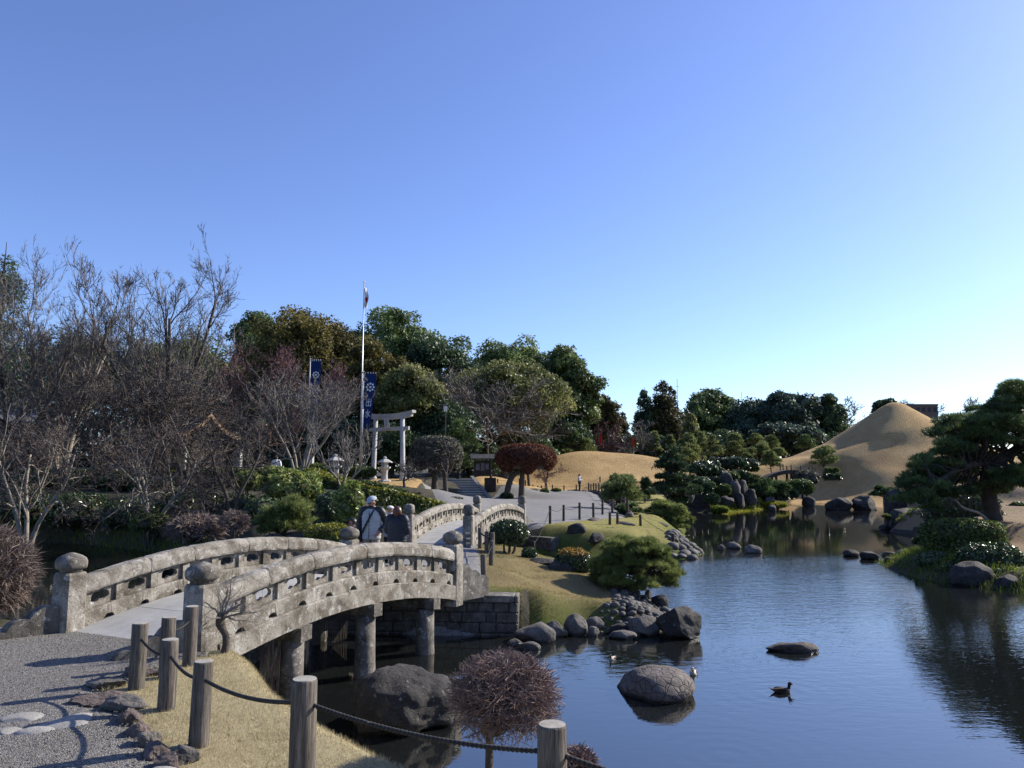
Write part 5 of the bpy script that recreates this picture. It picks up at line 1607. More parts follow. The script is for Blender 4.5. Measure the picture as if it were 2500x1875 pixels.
def pads_geo(rng, pads, tufts, L, wd, per, low=-.25):
    Vs, Fs, R, k = [], [], [], 0
    vol = np.array([p[3] * p[4] for p in pads]); vol = vol / vol.sum()
    for (x, y, z, rx, ry, rz), f in zip(pads, vol):
        m = max(8, int(tufts * f))
        d = unit(rng.normal(0, 1, (m * 2, 3))); d = d[d[:, 2] > low][:m]
        c = np.array([x, y, z]) + d * np.array([rx, ry, rz]) * rng.uniform(.55, 1.0, (len(d), 1))
        dr = unit(d * np.array([1, 1, .8]) + np.array([0, 0, .75]))
        V, F = needles(rng, c, dr, L, wd, per)
        Vs.append(V); Fs.append(F + k); k += len(V)
        R.append(np.repeat(np.clip(rng.normal(.5, .16) + rng.normal(0, .2, len(c)), 0, 1), per * 3))
    return np.concatenate(Vs), [np.concatenate(Fs)], np.concatenate(R)

def pine(name, label, cx, top, w, bot, Y, mat, seed, style='dome', npads=34, tufts=1500, per=7, L=None, wd=None, group='garden pines', base=None, lean=0.0, trunk=None, cat='pine tree', tr=None, padr=.30, bark='bark_pine', zbase=None):
    rng = np.random.RandomState(seed)
    T, Bm = W(cx, top, Y), W(cx, bot, Y); s = np.linalg.norm(W(cx + 10, top, Y) - W(cx, top, Y)) / 10
    rx = w * s / 2 * (1.08 if style == 'dome' else 1.22); H = T[2] - Bm[2]; x, y = T[0], Y
    bx = W(base, bot, Y)[0] if base else x
    z0 = gz(bx, y) if zbase is None else zbase
    root = tree_root(name, label, bx, y, z0, cat, group)
    L = L or Y * .0050; wd = wd or Y * .00075
    pads = []
    if style == 'dome':
        d = unit(rng.normal(0, 1, (npads * 4, 3))); d = d[d[:, 2] > -.12][:npads]
        for v in d:
            f = rng.uniform(.6, 1.0)
            r = rx * padr * rng.uniform(.7, 1.25)
            pads.append((x + v[0] * (rx - r * .6) * f, y + v[1] * (rx * .85 - r * .6) * f, Bm[2] + H * .12 + max(v[2], 0) * (H * .86 - r * .3) * f, r, r, r * .42))
    elif style == 'cone':
        for k in range(npads):
            t = rng.rand() ** .7
            rr = rx * (.15 + .85 * t) * rng.uniform(.35, 1.0); a = rng.uniform(0, 6.28)
            r = rx * padr * (.55 + .6 * t)
            pads.append((x + math.cos(a) * (rr - r * .5), y + math.sin(a) * (rr - r * .5) * .9, T[2] - r * .3 - t * (H - r * .4), r, r, r * .36))
    else:      # layered clouds on a wandering trunk
        for k in range(npads):
            t = (k + .5) / npads
            a = k * 2.4 + rng.uniform(-.4, .4)
            rr = rx * (.25 + .75 * t) * rng.uniform(.45, .85) if k else 0
            r = rx * padr * rng.uniform(.85, 1.3) * (.7 + .5 * t)
            pads.append((x + math.cos(a) * rr * .9, y + math.sin(a) * rr * .7, T[2] - r * .25 - t * (H * .86), r, r, r * .34))
    V, F, R = pads_geo(rng, pads, tufts, L, wd, per)
    mk('needles', V, F, M[mat], root, rnd=R)
    tr = tr or max(.05, rx * .07)
    sp_ = trunk or [(bx, y, z0 - .2), (bx + lean * H * .2 + rng.normal(0, rx * .06), y, z0 + (T[2] - z0) * .3), (x + rng.normal(0, rx * .08), y, z0 + (T[2] - z0) * .6), (x, y, T[2] - H * .12)]
    tp = smooth_path(sp_, 14)
    V, F = tubes(tp, np.linspace(tr, tr * .35, 14), 9)
    mk('trunk', V, F, M[bark], root, smooth=True)
    parts = []
    for p in pads:
        zt = min(p[2] - p[5] * .3, tp[-1, 2]); k = np.argmin(np.abs(tp[:, 2] - (zt - .12 * H))); st = tp[k]
        e = np.array([p[0], p[1], p[2] - p[5] * .25])
        mid = (st + e) / 2 + rng.normal(0, rx * .07, 3)
        parts.append(tubes(smooth_path([st, mid, e], 6), np.linspace(tr * .38, tr * .1, 6), 5))
    V, F = merge(parts)
    mk('branches', V, F, M[bark], root, smooth=True)
    return root

def clipped(name, label, c, size, mat, seed, n=2600, leaf=.045, sq=2.6, group=None, cat='shrub', stem=True, topmat=None, topcut=.55, asp=.6, dome=False, rz=0.0, rough=.035):
    """clipped shrub: leaves over a rounded-box surface; size half extents, c centre"""
    rng = np.random.RandomState(seed)
    c = np.array(c, float); size = np.array(size, float)
    z0 = gz(c[0], c[1])
    root = thing(name, label, cat, (c[0], c[1], min(z0, c[2] - size[2])), group)
    d = unit(rng.normal(0, 1, (n * 2, 3))); d = d[d[:, 2] > (-.35 if dome else -.8)][:n]
    m = (np.abs(d) ** sq).sum(1, keepdims=True) ** (-1 / sq)
    off = np.array([mnoise.noise(Vector(v * 2.6 + seed)) for v in d[:, :]])[:, None]
    p = d * m * (1 + rough * 2 * off) * rng.uniform(.86, 1.03, (len(d), 1))
    cr, sr = math.cos(rz), math.sin(rz)
    q = p * size
    q = np.stack([q[:, 0] * cr - q[:, 1] * sr, q[:, 0] * sr + q[:, 1] * cr, q[:, 2]], 1)
    C = c + q
    nn = unit(np.sign(p) * np.abs(p) ** (sq - 1) / size)
    rn = np.clip(rng.normal(.5, .22, len(C)), 0, 1)
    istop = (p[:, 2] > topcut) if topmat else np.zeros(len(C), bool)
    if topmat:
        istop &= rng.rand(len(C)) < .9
    for k, (sel, mt, nm) in enumerate(((~istop, mat, 'foliage'), (istop, topmat, 'top_foliage'))):  # leaves above the cut height take a second leaf material
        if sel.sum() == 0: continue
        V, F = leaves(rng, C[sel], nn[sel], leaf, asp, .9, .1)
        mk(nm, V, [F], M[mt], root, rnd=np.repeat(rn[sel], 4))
    # dense woody heart
    V, F = ico(3)
    mm = (np.abs(V) ** sq).sum(1, keepdims=True) ** (-1 / sq)
    q = V * mm * size * .86
    q = np.stack([q[:, 0] * cr - q[:, 1] * sr, q[:, 0] * sr + q[:, 1] * cr, q[:, 2]], 1)
    if dome: q[:, 2] = np.maximum(q[:, 2], -size[2] * .3)
    mk('twiggy_heart', c + q, [F], M['bark'], root)
    if stem:
        parts = []
        for k in range(4):
            a = rng.uniform(0, 6.28); rr = rng.uniform(.1, .35) * min(size[0], size[1])
            parts.append(tubes(smooth_path([(c[0] + math.cos(a) * rr * .5, c[1] + math.sin(a) * rr * .5, z0 - .1), (c[0] + math.cos(a) * rr * 1.4, c[1] + math.sin(a) * rr * 1.4, (z0 + c[2]) / 2 - size[2] * .3), (c[0] + math.cos(a) * rr, c[1] + math.sin(a) * rr, c[2])], 6), np.linspace(.06, .03, 6) * size[0] * 1.3, 6))
        V, F = merge(parts); mk('stems', V, F, M['bark'], root)
    return root

def twig_ball(name, label, c, R, base, mat, seed, n=3000, squash=.9, tr=.035, rt=.0045, group=None, cat='shrub', dome=False, forks=2, bark='bark', solid=False, fine=False, jit=.26):
    rng = np.random.RandomState(seed)
    c = np.array(c, float); base = np.array(base, float)
    root = thing(name, label, cat, base, group)
    d = unit(rng.normal(0, 1, (n * 2, 3))); d = d[d[:, 2] > (-.15 if dome else -.72)][:n]
    sc_ = np.array([1, 1, squash])
    st = c + d * sc_ * R * rng.uniform(.35, .7, (len(d), 1)) + rng.normal(0, R * .06, d.shape)
    en = c + unit(d + rng.normal(0, jit, d.shape)) * sc_ * R * rng.uniform(.86, 1.05, (len(d), 1))
    mid = (st + en) / 2 + rng.normal(0, R * .06, d.shape)
    P3 = np.stack([st, mid, en], 1)
    tb_ = (lambda p, r, k: ribbons(p, r)) if fine else tubes
    parts = [tb_(P3, np.full((len(d), 3), rt) * np.array([1.3, 1, .6]), 3)]
    for _ in range(forks):
        e2 = mid + (en - mid) * rng.uniform(.7, 1.15, (len(d), 1)) + rng.normal(0, R * .085, d.shape)
        parts.append(tb_(np.stack([mid, (mid + e2) / 2 + rng.normal(0, R * .02, d.shape), e2], 1), np.full((len(d), 3), rt) * np.array([.95, .8, .5]), 3))
    V, F = merge(parts); tw = mk('twigs', V, F, M[mat], root)
    # limbs
    parts = []
    top = c + [0, 0, -R * squash * .55]
    tp = smooth_path([base - [0, 0, .1], (base + top) / 2 + rng.normal(0, .02, 3), top], 8)
    parts.append(tubes(tp, np.linspace(tr, tr * .8, 8), 9))
    for k in range(46):
        v = unit(rng.normal(0, 1, 3)); v[2] = abs(v[2]) * .9 - .2
        e = c + v * sc_ * R * rng.uniform(.45, .75)
        m_ = (top + e) / 2 + rng.normal(0, R * .12, 3)
        parts.append(tubes(smooth_path([top, m_, e], 6), np.linspace(tr * .45, rt * 1.3, 6), 5))
    V, F = merge(parts); mk('limbs', V, F, M[bark], root, smooth=True)
    if solid:
        V, F = ico(3); q = V * np.array([1, 1, squash]) * R * .8
        if dome: q[:, 2] = np.maximum(q[:, 2], -R * .15)
        mk('twiggy_heart', c + q, [F], M['bark'], root)
    return root

def twig_bush(label, c, R, squash, base, mat, seed, r0=.034):
    """clipped bare bush: forking limbs kept inside an ellipsoid"""
    rng = np.random.RandomState(seed); c = np.array(c, float); base = np.array(base, float)
    root = thing('bare_shrub', label, 'shrub', base)
    top = c + np.array([-R * .25, 0, -R * squash * .75])
    tp = smooth_path([base - [0, 0, .1], base * .5 + top * .5 + [.02, 0, 0], top], 8)
    V, F = tubes(tp, np.linspace(r0, r0 * .85, 8), 9); mk('trunk', V, F, M['bark'], root, smooth=True)
    n0 = 22
    d = unit(rng.normal(0, 1, (n0, 3)) * [1, 1, .55] + [0, 0, .35])
    e = c + d * R * .55 * [1, 1, squash]
    lim = np.stack([smooth_path([top, (top + q) / 2 + rng.normal(0, R * .1, 3), q], 7) for q in e])
    lv = grow(rng, lim, np.linspace(r0 * .5, r0 * .22, 7)[None].repeat(n0, 0),
              [dict(n=9, ratio=.62, ang=(20, 70), t0=.25, trop=.05, wig=.25, pts=5, rr=.6, tip=.5), dict(n=6, ratio=.62, ang=(20, 65), t0=.2, trop=.04, wig=.25, pts=4, rr=.6, rmin=.0026, tip=.7),
               dict(n=5, ratio=.62, ang=(20, 70), t0=.2, trop=.04, wig=.25, pts=3, rr=.7, rmin=.0021, tip=.55)])
    er = np.array([R, R, R * squash]); out = []
    for p, r in lv:
        dd = p - c; rho = np.linalg.norm(dd / er, axis=-1, keepdims=True)
        lim_ = 1.0 + .04 * np.sin(dd[..., :1] * 37 + dd[..., 1:2] * 29)
        g = np.where(rho > .8, np.minimum(rho, .8 + (1 - np.exp(-(rho - .8) * 2.2)) * .26) / np.maximum(rho, 1e-6) * lim_, 1.0)
        out.append((c + dd * g, r))
    ns = 1900
    d = unit(rng.normal(0, 1, (ns * 2, 3))); d = d[d[:, 2] > -.6][:ns]
    st = c + d * er * rng.uniform(.5, .8, (len(d), 1)); en = c + unit(d + rng.normal(0, .34, d.shape)) * er * rng.uniform(.9, 1.06, (len(d), 1))
    md = (st + en) / 2 + rng.normal(0, R * .05, d.shape)
    out.append((np.stack([st, md, en], 1), np.tile(np.array([[.0028, .0024, .0016]]), (len(d), 1))))
    V, F = branches_geo(out[:2], (6, 4)); mk('limbs', V, F, M['bark'], root)
    V, F = branches_geo(out[2:], (3, 3, 3)); mk('twigs', V, F, M[mat], root)
    return root

def bare_tree(name, label, px, py, Y, top, w, mat, seed, stems=1, levels=4, kids=(7, 6, 6, 5), group='bare trees by the shrine', rt=.10, trop=.16, bark='bark', sides=(7, 5, 4, 3, 3), ang=(25, 60), wig=.14, spread_=.35, twigr=.008, first=.28, lean=0.0, bend=0.0, ratio=(.66, .62, .62, .6)):
    rng = np.random.RandomState(seed)
    b = W(px, py, Y); z0 = gz(b[0], b[1]); T = W(px, top, Y)
    s = np.linalg.norm(W(px + 10, top, Y) - W(px, top, Y)) / 10
    H = T[2] - z0; x, y = b[0], b[1]
    root = tree_root(name, label, x, y, z0, 'tree', group)
    paths, rads = [], []
    half = w * s / 2
    for k in range(stems):
        a = 2 * np.pi * k / max(stems, 1) + rng.uniform(-.4, .4); sp2 = half * spread_ * (0 if stems == 1 else 1)
        hh = H * (.62 if stems == 1 else rng.uniform(.58, .78))
        p = smooth_path([(x + .08 * math.cos(a), y + .08 * math.sin(a), z0 - .2), (x + math.cos(a) * sp2 * .25 + lean * H * .15, y + math.sin(a) * sp2 * .25, z0 + hh * .35), (x + math.cos(a) * sp2 * .7 + lean * H * .4 + rng.normal(0, .1), y + math.sin(a) * sp2 * .6, z0 + hh * .7), (x + math.cos(a) * sp2 + lean * H * .6, y + math.sin(a) * sp2, z0 + hh)], 10)
        paths.append(p); rads.append(np.linspace(rt, rt * .45, 10))
    spec = []
    for k in range(levels):
        spec.append(dict(n=kids[k], ratio=ratio[k] if k else ratio[0] * min(1.25, max(.6, half / (H * .45))), ang=ang, t0=first if k == 0 else .15, trop=trop, wig=wig, pts=7 if k == 0 else 5 if k < levels - 1 else 3, rr=.55, tip=.4, rmin=twigr * (1 if k < levels - 1 else .8)))
    lv = grow(rng, np.array(paths), np.array(rads), spec)
    tips = lv[-1][0][:, -1]
    kx = half / max(.2, np.percentile(np.abs(tips[:, 0] - x), 93)); kz = H / max(.3, np.percentile(tips[:, 2] - z0, 99.6))
    kx = min(kx, 2.0)
    lv = [(np.stack([x + (p[..., 0] - x) * kx, y + (p[..., 1] - y) * kx * .9, z0 + (p[..., 2] - z0) * kz], -1), r) for p, r in lv]
    nlo = 2 if levels > 2 else 1
    V, F = branches_geo(lv[:nlo], sides[:nlo]); mk('trunk', V, F, M[bark], root, smooth=True)
    V, F = merge([tubes(p, r, k) for (p, r), k in zip(lv[nlo:-2], sides[nlo:])] + [strips(*lv[-2]), ribbons(*lv[-1])]); mk('crown', V, F, M[mat], root)
    return root

# ------------------------------------------------------------------ background trees (tables in 2212-wide photo columns/rows)
K = 2500 / 2212
def n5(cx, top, w, bot): return cx * K, top * K, w * K, bot * K
for i, (cx, top, w, bot, Y, mat, lobes, lr, n, lab) in enumerate([
    (150, 700, 330, 965, 86, 'leaf_dark', 22, .34, 9000, 'dark evergreen wall of leaves behind the tallest bare tree'),
    (400, 705, 230, 960, 90, 'leaf_camphor', 20, .36, 8000, 'green evergreen showing through the grey bare branches'),
    (565, 660, 125, 900, 96, 'leaf_camphor', 22, .34, 8000, 'round-headed camphor tree behind the reddish maple'),
    (672, 656, 225, 930, 84, 'leaf_bronze', 38, .30, 14000, 'broad bronze-green evergreen, darkest and biggest behind the flagpole'),
    (852, 660, 190, 900, 112, 'leaf_camphor', 34, .26, 9500, 'tall airy camphor tree with sky showing through, right of the flagpole top'),
    (812, 735, 130, 960, 76, 'leaf_bronze', 26, .32, 9000, 'bronze-tipped evergreen directly behind the blue crest banner'),
    (882, 785, 140, 960, 72, 'leaf_olive', 26, .32, 9000, 'light olive rounded tree above the torii gate'),
    (952, 720, 180, 930, 98, 'leaf_dark', 30, .30, 10000, 'dark blue-green tree between the olive dome and the airy camphor'),
    (1112, 730, 180, 930, 106, 'leaf_camphor', 32, .28, 10000, 'dark camphor tree rising behind the big olive dome tree'),
    (1214, 736, 150, 985, 102, 'leaf_camphor', 36, .28, 12000, 'tall lumpy camphor tree at the end of the wooded skyline'),
    (1088, 772, 235, 975, 86, 'leaf_olive', 44, .26, 15000, 'huge olive dome-shaped tree behind a bare tree'),
    (1292, 850, 85, 975, 108, 'leaf_cedar', 18, .36, 5000, 'small brownish evergreen at the low end of the skyline'),
    (935, 855, 160, 1000, 73, 'leaf_dark', 24, .34, 8000, 'shadowy evergreen behind the torii crossbeam'),
    (705, 885, 210, 1010, 70, 'leaf_dark', 24, .32, 7000, 'shaded low evergreen behind the pale bare tree'),
    (545, 900, 240, 1015, 72, 'leaf_dark', 24, .32, 7000, 'shaded low evergreen behind the reddish maple'),
    (300, 890, 300, 1000, 76, 'leaf_dark', 24, .32, 7000, 'shaded low evergreen behind the shrine roof'),
    (70, 890, 230, 1000, 78, 'leaf_dark', 22, .32, 7000, 'shaded low evergreen behind the grey-roofed building'),
    (1533, 836, 125, 985, 138, 'leaf_camphor', 30, .28, 9000, 'round camphor tree on the far skyline under the first mast'),
    (1628, 862, 120, 985, 134, 'leaf_blue', 24, .32, 7000, 'bluish dark evergreen on the far skyline beside the camphor'),
    (1700, 838, 125, 985, 132, 'leaf_blue', 34, .26, 9000, 'tallest bluish pine-like tree on the far skyline'),
    (1786, 853, 74, 975, 134, 'leaf_dark', 22, .34, 5500, 'narrow dark evergreen on the far skyline next to the bare crown'),
    (1690, 905, 130, 992, 122, 'leaf_blue', 22, .32, 6000, 'pale blue-green bushy tree in front of the far skyline trees'),
    (760, 830, 170, 1020, 78, 'leaf_dark', 22, .32, 7000, 'shaded evergreen directly behind the flagpole foot'),
    (850, 900, 150, 1040, 70, 'leaf_dark', 22, .32, 7000, 'dark understory evergreen seen through the torii gate'),
    (1010, 930, 150, 1050, 79, 'leaf_dark', 22, .32, 6000, 'dark understory evergreen behind the notice board'),
    (1110, 920, 150, 1030, 90, 'leaf_dark', 22, .32, 6000, 'dark understory evergreen behind the red dome tree'),
    (1215, 900, 140, 1000, 100, 'leaf_dark', 22, .32, 6000, 'dark understory evergreen at the back of the dry knoll'),
    (1320, 930, 110, 1000, 112, 'leaf_dark', 18, .32, 4500, 'dark understory trees near the red banner'),
    (1420, 940, 130, 1000, 118, 'leaf_dark', 18, .32, 4500, 'dark understory behind the bare cherry tree'),
    (1560, 930, 160, 1005, 124, 'leaf_dark', 20, .32, 5000, 'dark understory below the far camphor'),
    (1760, 930, 130, 1000, 126, 'leaf_dark', 20, .32, 4500, 'dark understory where the mound slope begins'),
    (450, 960, 260, 1040, 74, 'leaf_dark', 24, .32, 6500, 'dark understory behind the white garden wall'),
    (200, 960, 260, 1040, 76, 'leaf_dark', 24, .32, 6500, 'dark understory under the tallest bare tree'),
    (20, 960, 200, 1040, 76, 'leaf_dark', 24, .32, 5500, 'dark understory at the shaded picture edge'),
    (500, 800, 170, 1000, 80, 'leaf_dark', 22, .32, 8000, 'dark evergreen filling the gap behind the reddish maples'),
    (600, 840, 180, 1010, 79, 'leaf_dark', 22, .32, 8000, 'dark evergreen behind the half-hidden banner'),
    (640, 960, 200, 1040, 68, 'leaf_dark', 24, .32, 6000, 'dark understory behind the visitor in white'),
    (1911, 860, 62, 930, 150, 'leaf_dark', 20, .34, 4000, 'small dark round tree peeking over the slope of the mound')]):
    a = n5(cx, top, w, bot)
    broadleaf('evergreen_tree', lab, *a, Y, mat, 500 + i, lobes, lr, n=n, gap=.9 if 'airy' in lab else 0)
conifer('conifer_tree', 'dark conifer cut by the picture edge behind bare trees', *n5(14, 528, 190, 960), 78, 'leaf_dark', 540, 9000)
conifer('conifer_tree', 'tall two-tone brown cedar leading the far skyline', *n5(1432, 828, 112, 990), 128, 'leaf_cedar', 541, 9000, power=.55)
conifer('conifer_tree', 'slimmer cedar spire beside the brown cedar', *n5(1392, 842, 66, 990), 126, 'leaf_dark', 542, 4500, power=.6)
conifer('conifer_tree', 'small pointed conifer between cedar and camphor', *n5(1492, 890, 70, 990), 118, 'leaf_olive', 543, 3500, power=.8)
conifer('conifer_tree', 'thin dark conifer poking up beside the far bare trees', *n5(1345, 892, 50, 985), 120, 'leaf_cedar', 544, 2500)

# low far wood closing the view under the skyline trees
rng = np.random.RandomState(77)
n = 26000
tx = rng.uniform(-70, 150, n); ty = 150 + rng.uniform(-3, 3, n) - .0 * tx
hh = 4.2 + 1.6 * vnoise(tx, ty * 0, .25, 8) + .8 * vnoise(tx, ty * 0, 1.1, 9)
tzz = 3.6 + rng.rand(n) ** .8 * np.maximum(hh, 1.5)
V, F = leaf_tris(rng, np.stack([tx, ty, tzz], 1), np.tile(np.array([[0, -.7, .7]]), (n, 1)), .5, .5)
o = mk('treeline', V, [F], M['leaf_dark'], rnd=np.repeat(rng.rand(n), 3)); tag(o, 'low dark far wood closing the garden behind the trees', 'wood', kind='stuff')

# distant bare trees
for i, (px, py, Y, top, w, mat, lab, rt, kids) in enumerate([
    (1822, 945, 138, 856, 96, 'twig_grey', 'bare rounded tree on the far skyline left of the mound', .22, (9, 7, 7, 4)),
    (1990, 935, 152, 862, 110, 'twig_brown', 'bare wide tree behind the brown block of flats', .22, (9, 7, 7, 4)),
    (2085, 930, 150, 858, 120, 'twig_brown', 'bare purple-grey tree next to the leaning pine crown', .22, (9, 7, 7, 4)),
    (1385, 985, 104, 905, 110, 'twig_grey', 'bare cherry tree with thick dark trunk on the far lawn', .26, (8, 7, 6, 3)),
    (1268, 985, 103, 880, 110, 'twig_red', 'purplish bare tree at the low end of the wooded skyline', .2, (9, 7, 7, 3)),
    (1312, 985, 104, 905, 70, 'twig_red', 'slender purplish bare tree near the red banner', .16, (8, 6, 6, 3)),
    (1052, 1000, 76, 800, 250, 'twig_grey', 'big grey bare tree in front of the olive dome tree', .24, (12, 8, 8, 4)),
    (1140, 985, 80, 840, 150, 'twig_brown', 'brown bare tree beside the red dome tree', .16, (9, 7, 7, 3))]):
    bare_tree('bare_tree', lab, px * K, py * K, Y, top * K, w * K, mat, 560 + i, levels=4, kids=kids, rt=rt, trop=.10, ang=(25, 65), group='bare trees of the far garden', twigr=Y * .00030, first=.2)

# bare trees round the shrine
for i, (px, py, Y, top, w, mat, lab, kw) in enumerate([
    (130, 1040, 47, 532, 300, 'twig_grey', 'tallest grey bare tree with many upright stems', dict(stems=6, kids=(9, 7, 7, 5), rt=.15, trop=.13, spread_=.85, ang=(18, 50), bark='bark_pale', first=.15)),
    (340, 1050, 46, 560, 310, 'twig_grey', 'wide grey bare tree forking low beside the tallest one', dict(stems=5, kids=(9, 7, 7, 5), rt=.17, trop=.10, spread_=.9, ang=(20, 55), first=.12)),
    (20, 1050, 44, 615, 250, 'twig_grey', 'grey bare tree cut off by the picture edge', dict(stems=4, kids=(8, 7, 7, 5), rt=.15, trop=.12, spread_=.8, ang=(20, 55), first=.15)),
    (215, 1060, 42, 760, 330, 'twig_brown', 'low spreading dark maple before the shrine', dict(stems=3, kids=(9, 8, 7, 5), rt=.13, trop=.05, spread_=.6, ang=(30, 75))),
    (400, 1050, 43, 790, 300, 'twig_brown', 'low spreading maple in front of the orange bargeboard', dict(stems=3, kids=(9, 8, 7, 5), rt=.13, trop=.05, spread_=.6, ang=(30, 75))),
    (60, 1115, 33, 850, 300, 'twig_brown', 'dark maple overhanging the shaded bank by the picture edge', dict(stems=3, kids=(9, 7, 7, 5), rt=.11, trop=.02, spread_=.7, ang=(30, 75), bark='bark_pale')),
    (330, 1120, 32.5, 880, 330, 'twig_brown', 'dark maple with pale horizontal limbs over the shaded bank', dict(stems=3, kids=(9, 7, 7, 5), rt=.10, trop=.0, spread_=.8, ang=(30, 80), bark='bark_pale')),
    (500, 1110, 31.5, 900, 200, 'twig_brown', 'low tangled maple beside the variegated shrub', dict(stems=2, kids=(8, 7, 7, 5), rt=.09, trop=.0, spread_=.7, ang=(30, 80))),
    (545, 1030, 56, 740, 190, 'twig_red', 'reddish fine-twigged maple behind the pale bare tree', dict(stems=2, kids=(10, 8, 8, 5), rt=.14, trop=.12, spread_=.5, ang=(25, 60))),
    (655, 1030, 57, 765, 170, 'twig_red', 'second reddish maple nearer the flagpole', dict(stems=2, kids=(10, 8, 8, 5), rt=.14, trop=.12, spread_=.5, ang=(25, 60))),
    (648, 1020, 43, 775, 215, 'twig_grey', 'pale bare tree with curving whips in front of the banner', dict(stems=5, kids=(8, 7, 5, 3), rt=.085, trop=.16, spread_=.5, ang=(20, 55), bark='bark_pale')),
    (742, 1058, 36, 900, 160, 'twig_grey', 'small pale many-stemmed bare tree on the hedge slope', dict(stems=4, kids=(6, 5, 5, 2), rt=.055, trop=.14, spread_=.8, ang=(20, 60), bark='bark_pale')),
    (872, 1062, 47, 985, 70, 'twig_brown', 'small dark bare tree below the torii gate', dict(stems=1, kids=(8, 6, 5, 3), rt=.09, trop=.05, ang=(30, 75)))]):
    bare_tree('bare_tree', lab, px * K, py * K, Y, top * K, w * K, mat, 600 + i, levels=4, twigr=Y * .00024, **kw)

# ------------------------------------------------------------------ garden pines and shaped trees, far side
def c2b(x, t, w, b): return 1550 + x / 4.916, 1050 + t / 4.916, w / 4.916, 1050 + b / 4.916
for i, (x, t, w, b, Y, style, mat, lab) in enumerate([
    (240, 20, 150, 270, 104, 'cloud', 'needle_olive', 'layered pine farthest from the mound in the pine row'),
    (430, 70, 110, 250, 103, 'cloud', 'needle_olive', 'small layered pine behind the black-green pine'),
    (650, 40, 230, 270, 102, 'cloud', 'needle_olive', 'pale layered cloud pine above the black-green pine'),
    (645, 150, 310, 375, 92, 'cone', 'needle_olive', 'pale conical pine beside the black-green pine'),
    (795, 10, 190, 230, 106, 'cone', 'needle_olive', 'grey-green conical pine behind the pale ones'),
    (930, 60, 270, 310, 101, 'cone', 'needle_olive', 'two-stepped conical pine in the middle of the row'),
    (1195, 40, 195, 190, 106, 'cloud', 'needle_olive', 'tall layered pine with stacked flat pads'),
    (1190, 140, 210, 310, 99, 'cloud', 'needle_olive', 'layered pine in front of the stacked-pad pine'),
    (1350, 200, 210, 310, 99, 'dome', 'needle_olive', 'low domed pine beside the stacked-pad pine'),
    (1450, 25, 175, 170, 107, 'dome', 'needle_olive', 'domed pine high in the row against dark trees'),
    (1500, 150, 270, 310, 100, 'dome', 'needle_olive', 'broad low domed pine at the lawn edge'),
    (1640, 65, 190, 250, 104, 'cloud', 'needle_olive', 'layered pine near the slope of the mound'),
    (1720, 215, 190, 310, 100, 'dome', 'needle_olive', 'last low domed pine before the mound slope'),
    (1340, 285, 155, 395, 90, 'cloud', 'needle_olive', 'dwarf layered pine alone on the tan lawn'),
    (1625, 260, 230, 440, 86, 'cloud', 'needle_olive', 'layered pine standing before the footbridge'),
    (2050, 60, 260, 230, 112, 'cloud', 'needle_dark', 'dark layered pine behind the mound slope')]):
    a = c2b(x, t, w, b)
    pine('garden_pine', lab, *a, Y, mat, 650 + i, style, npads=14 if style == 'cloud' else 26, tufts=650, per=6, L=.30, wd=.055, padr=.36 if style == 'cloud' else .34, group='pine row at the far lawn')
pine('garden_pine', 'large black-green conical pine by the cove', *c2b(440, 185, 660, 800), 58, 'needle_black', 680, 'cone', 60, 2600, 7, .24, .035, padr=.26)
pine('garden_pine', 'smaller black-green conical pine beside the olive dome pine', 1574, 1162, 50, 1216, 53, 'needle_black', 681, 'cone', 28, 1000, 7, .22, .03, padr=.3)
pine('garden_pine', 'olive dome-shaped pine at the fence row', 1520, 1152, 110, 1228, 46, 'needle_olive', 682, 'dome', 46, 2400, 7, .20, .026)
pine('garden_pine', 'cloud-pruned dark dwarf pine on the knoll', 1540, 1226, 72, 1252, 40.5, 'needle_dark', 683, 'dome', 14, 900, 7, .15, .022, padr=.34)
pine('garden_pine', 'light green spreading pine over the cobble shore', 1628, 1217, 116, 1294, 41.5, 'needle_green', 684, 'dome', 44, 2600, 8, .18, .022, base=1632, lean=.1)
pine('garden_pine', 'spreading dark pine over the dry cascade', *c2b(1450, 520, 395, 790), 68, 'needle_dark', 685, 'dome', 40, 1500, 7, .24, .035)
pine('garden_pine', 'dark domed pine below the footbridge', *c2b(1700, 580, 300, 770), 70, 'needle_dark', 686, 'dome', 30, 1200, 7, .24, .035)
pine('garden_pine', 'lone rounded pine on the tan slope below the mound', 2009, 1088, 69, 1138, 86, 'needle_olive', 687, 'dome', 26, 1000, 7, .26, .04, base=2013)
pine('garden_pine', 'flat dwarf pine over the tall dark standing rocks', 2153, 1183, 58, 1212, 62, 'needle_dark', 688, 'dome', 20, 900, 7, .2, .03, base=2172)
pine('garden_pine', 'dark pine behind the lamp post', *n5(990, 893, 112, 1015), 68, 'needle_dark', 689, 'cone', 40, 1500, 7, .3, .04, padr=.32)
pine('garden_pine', 'low olive pine behind the dry grass knoll', *n5(1240, 940, 90, 985), 97, 'needle_olive', 690, 'dome', 24, 800, 7, .3, .05)

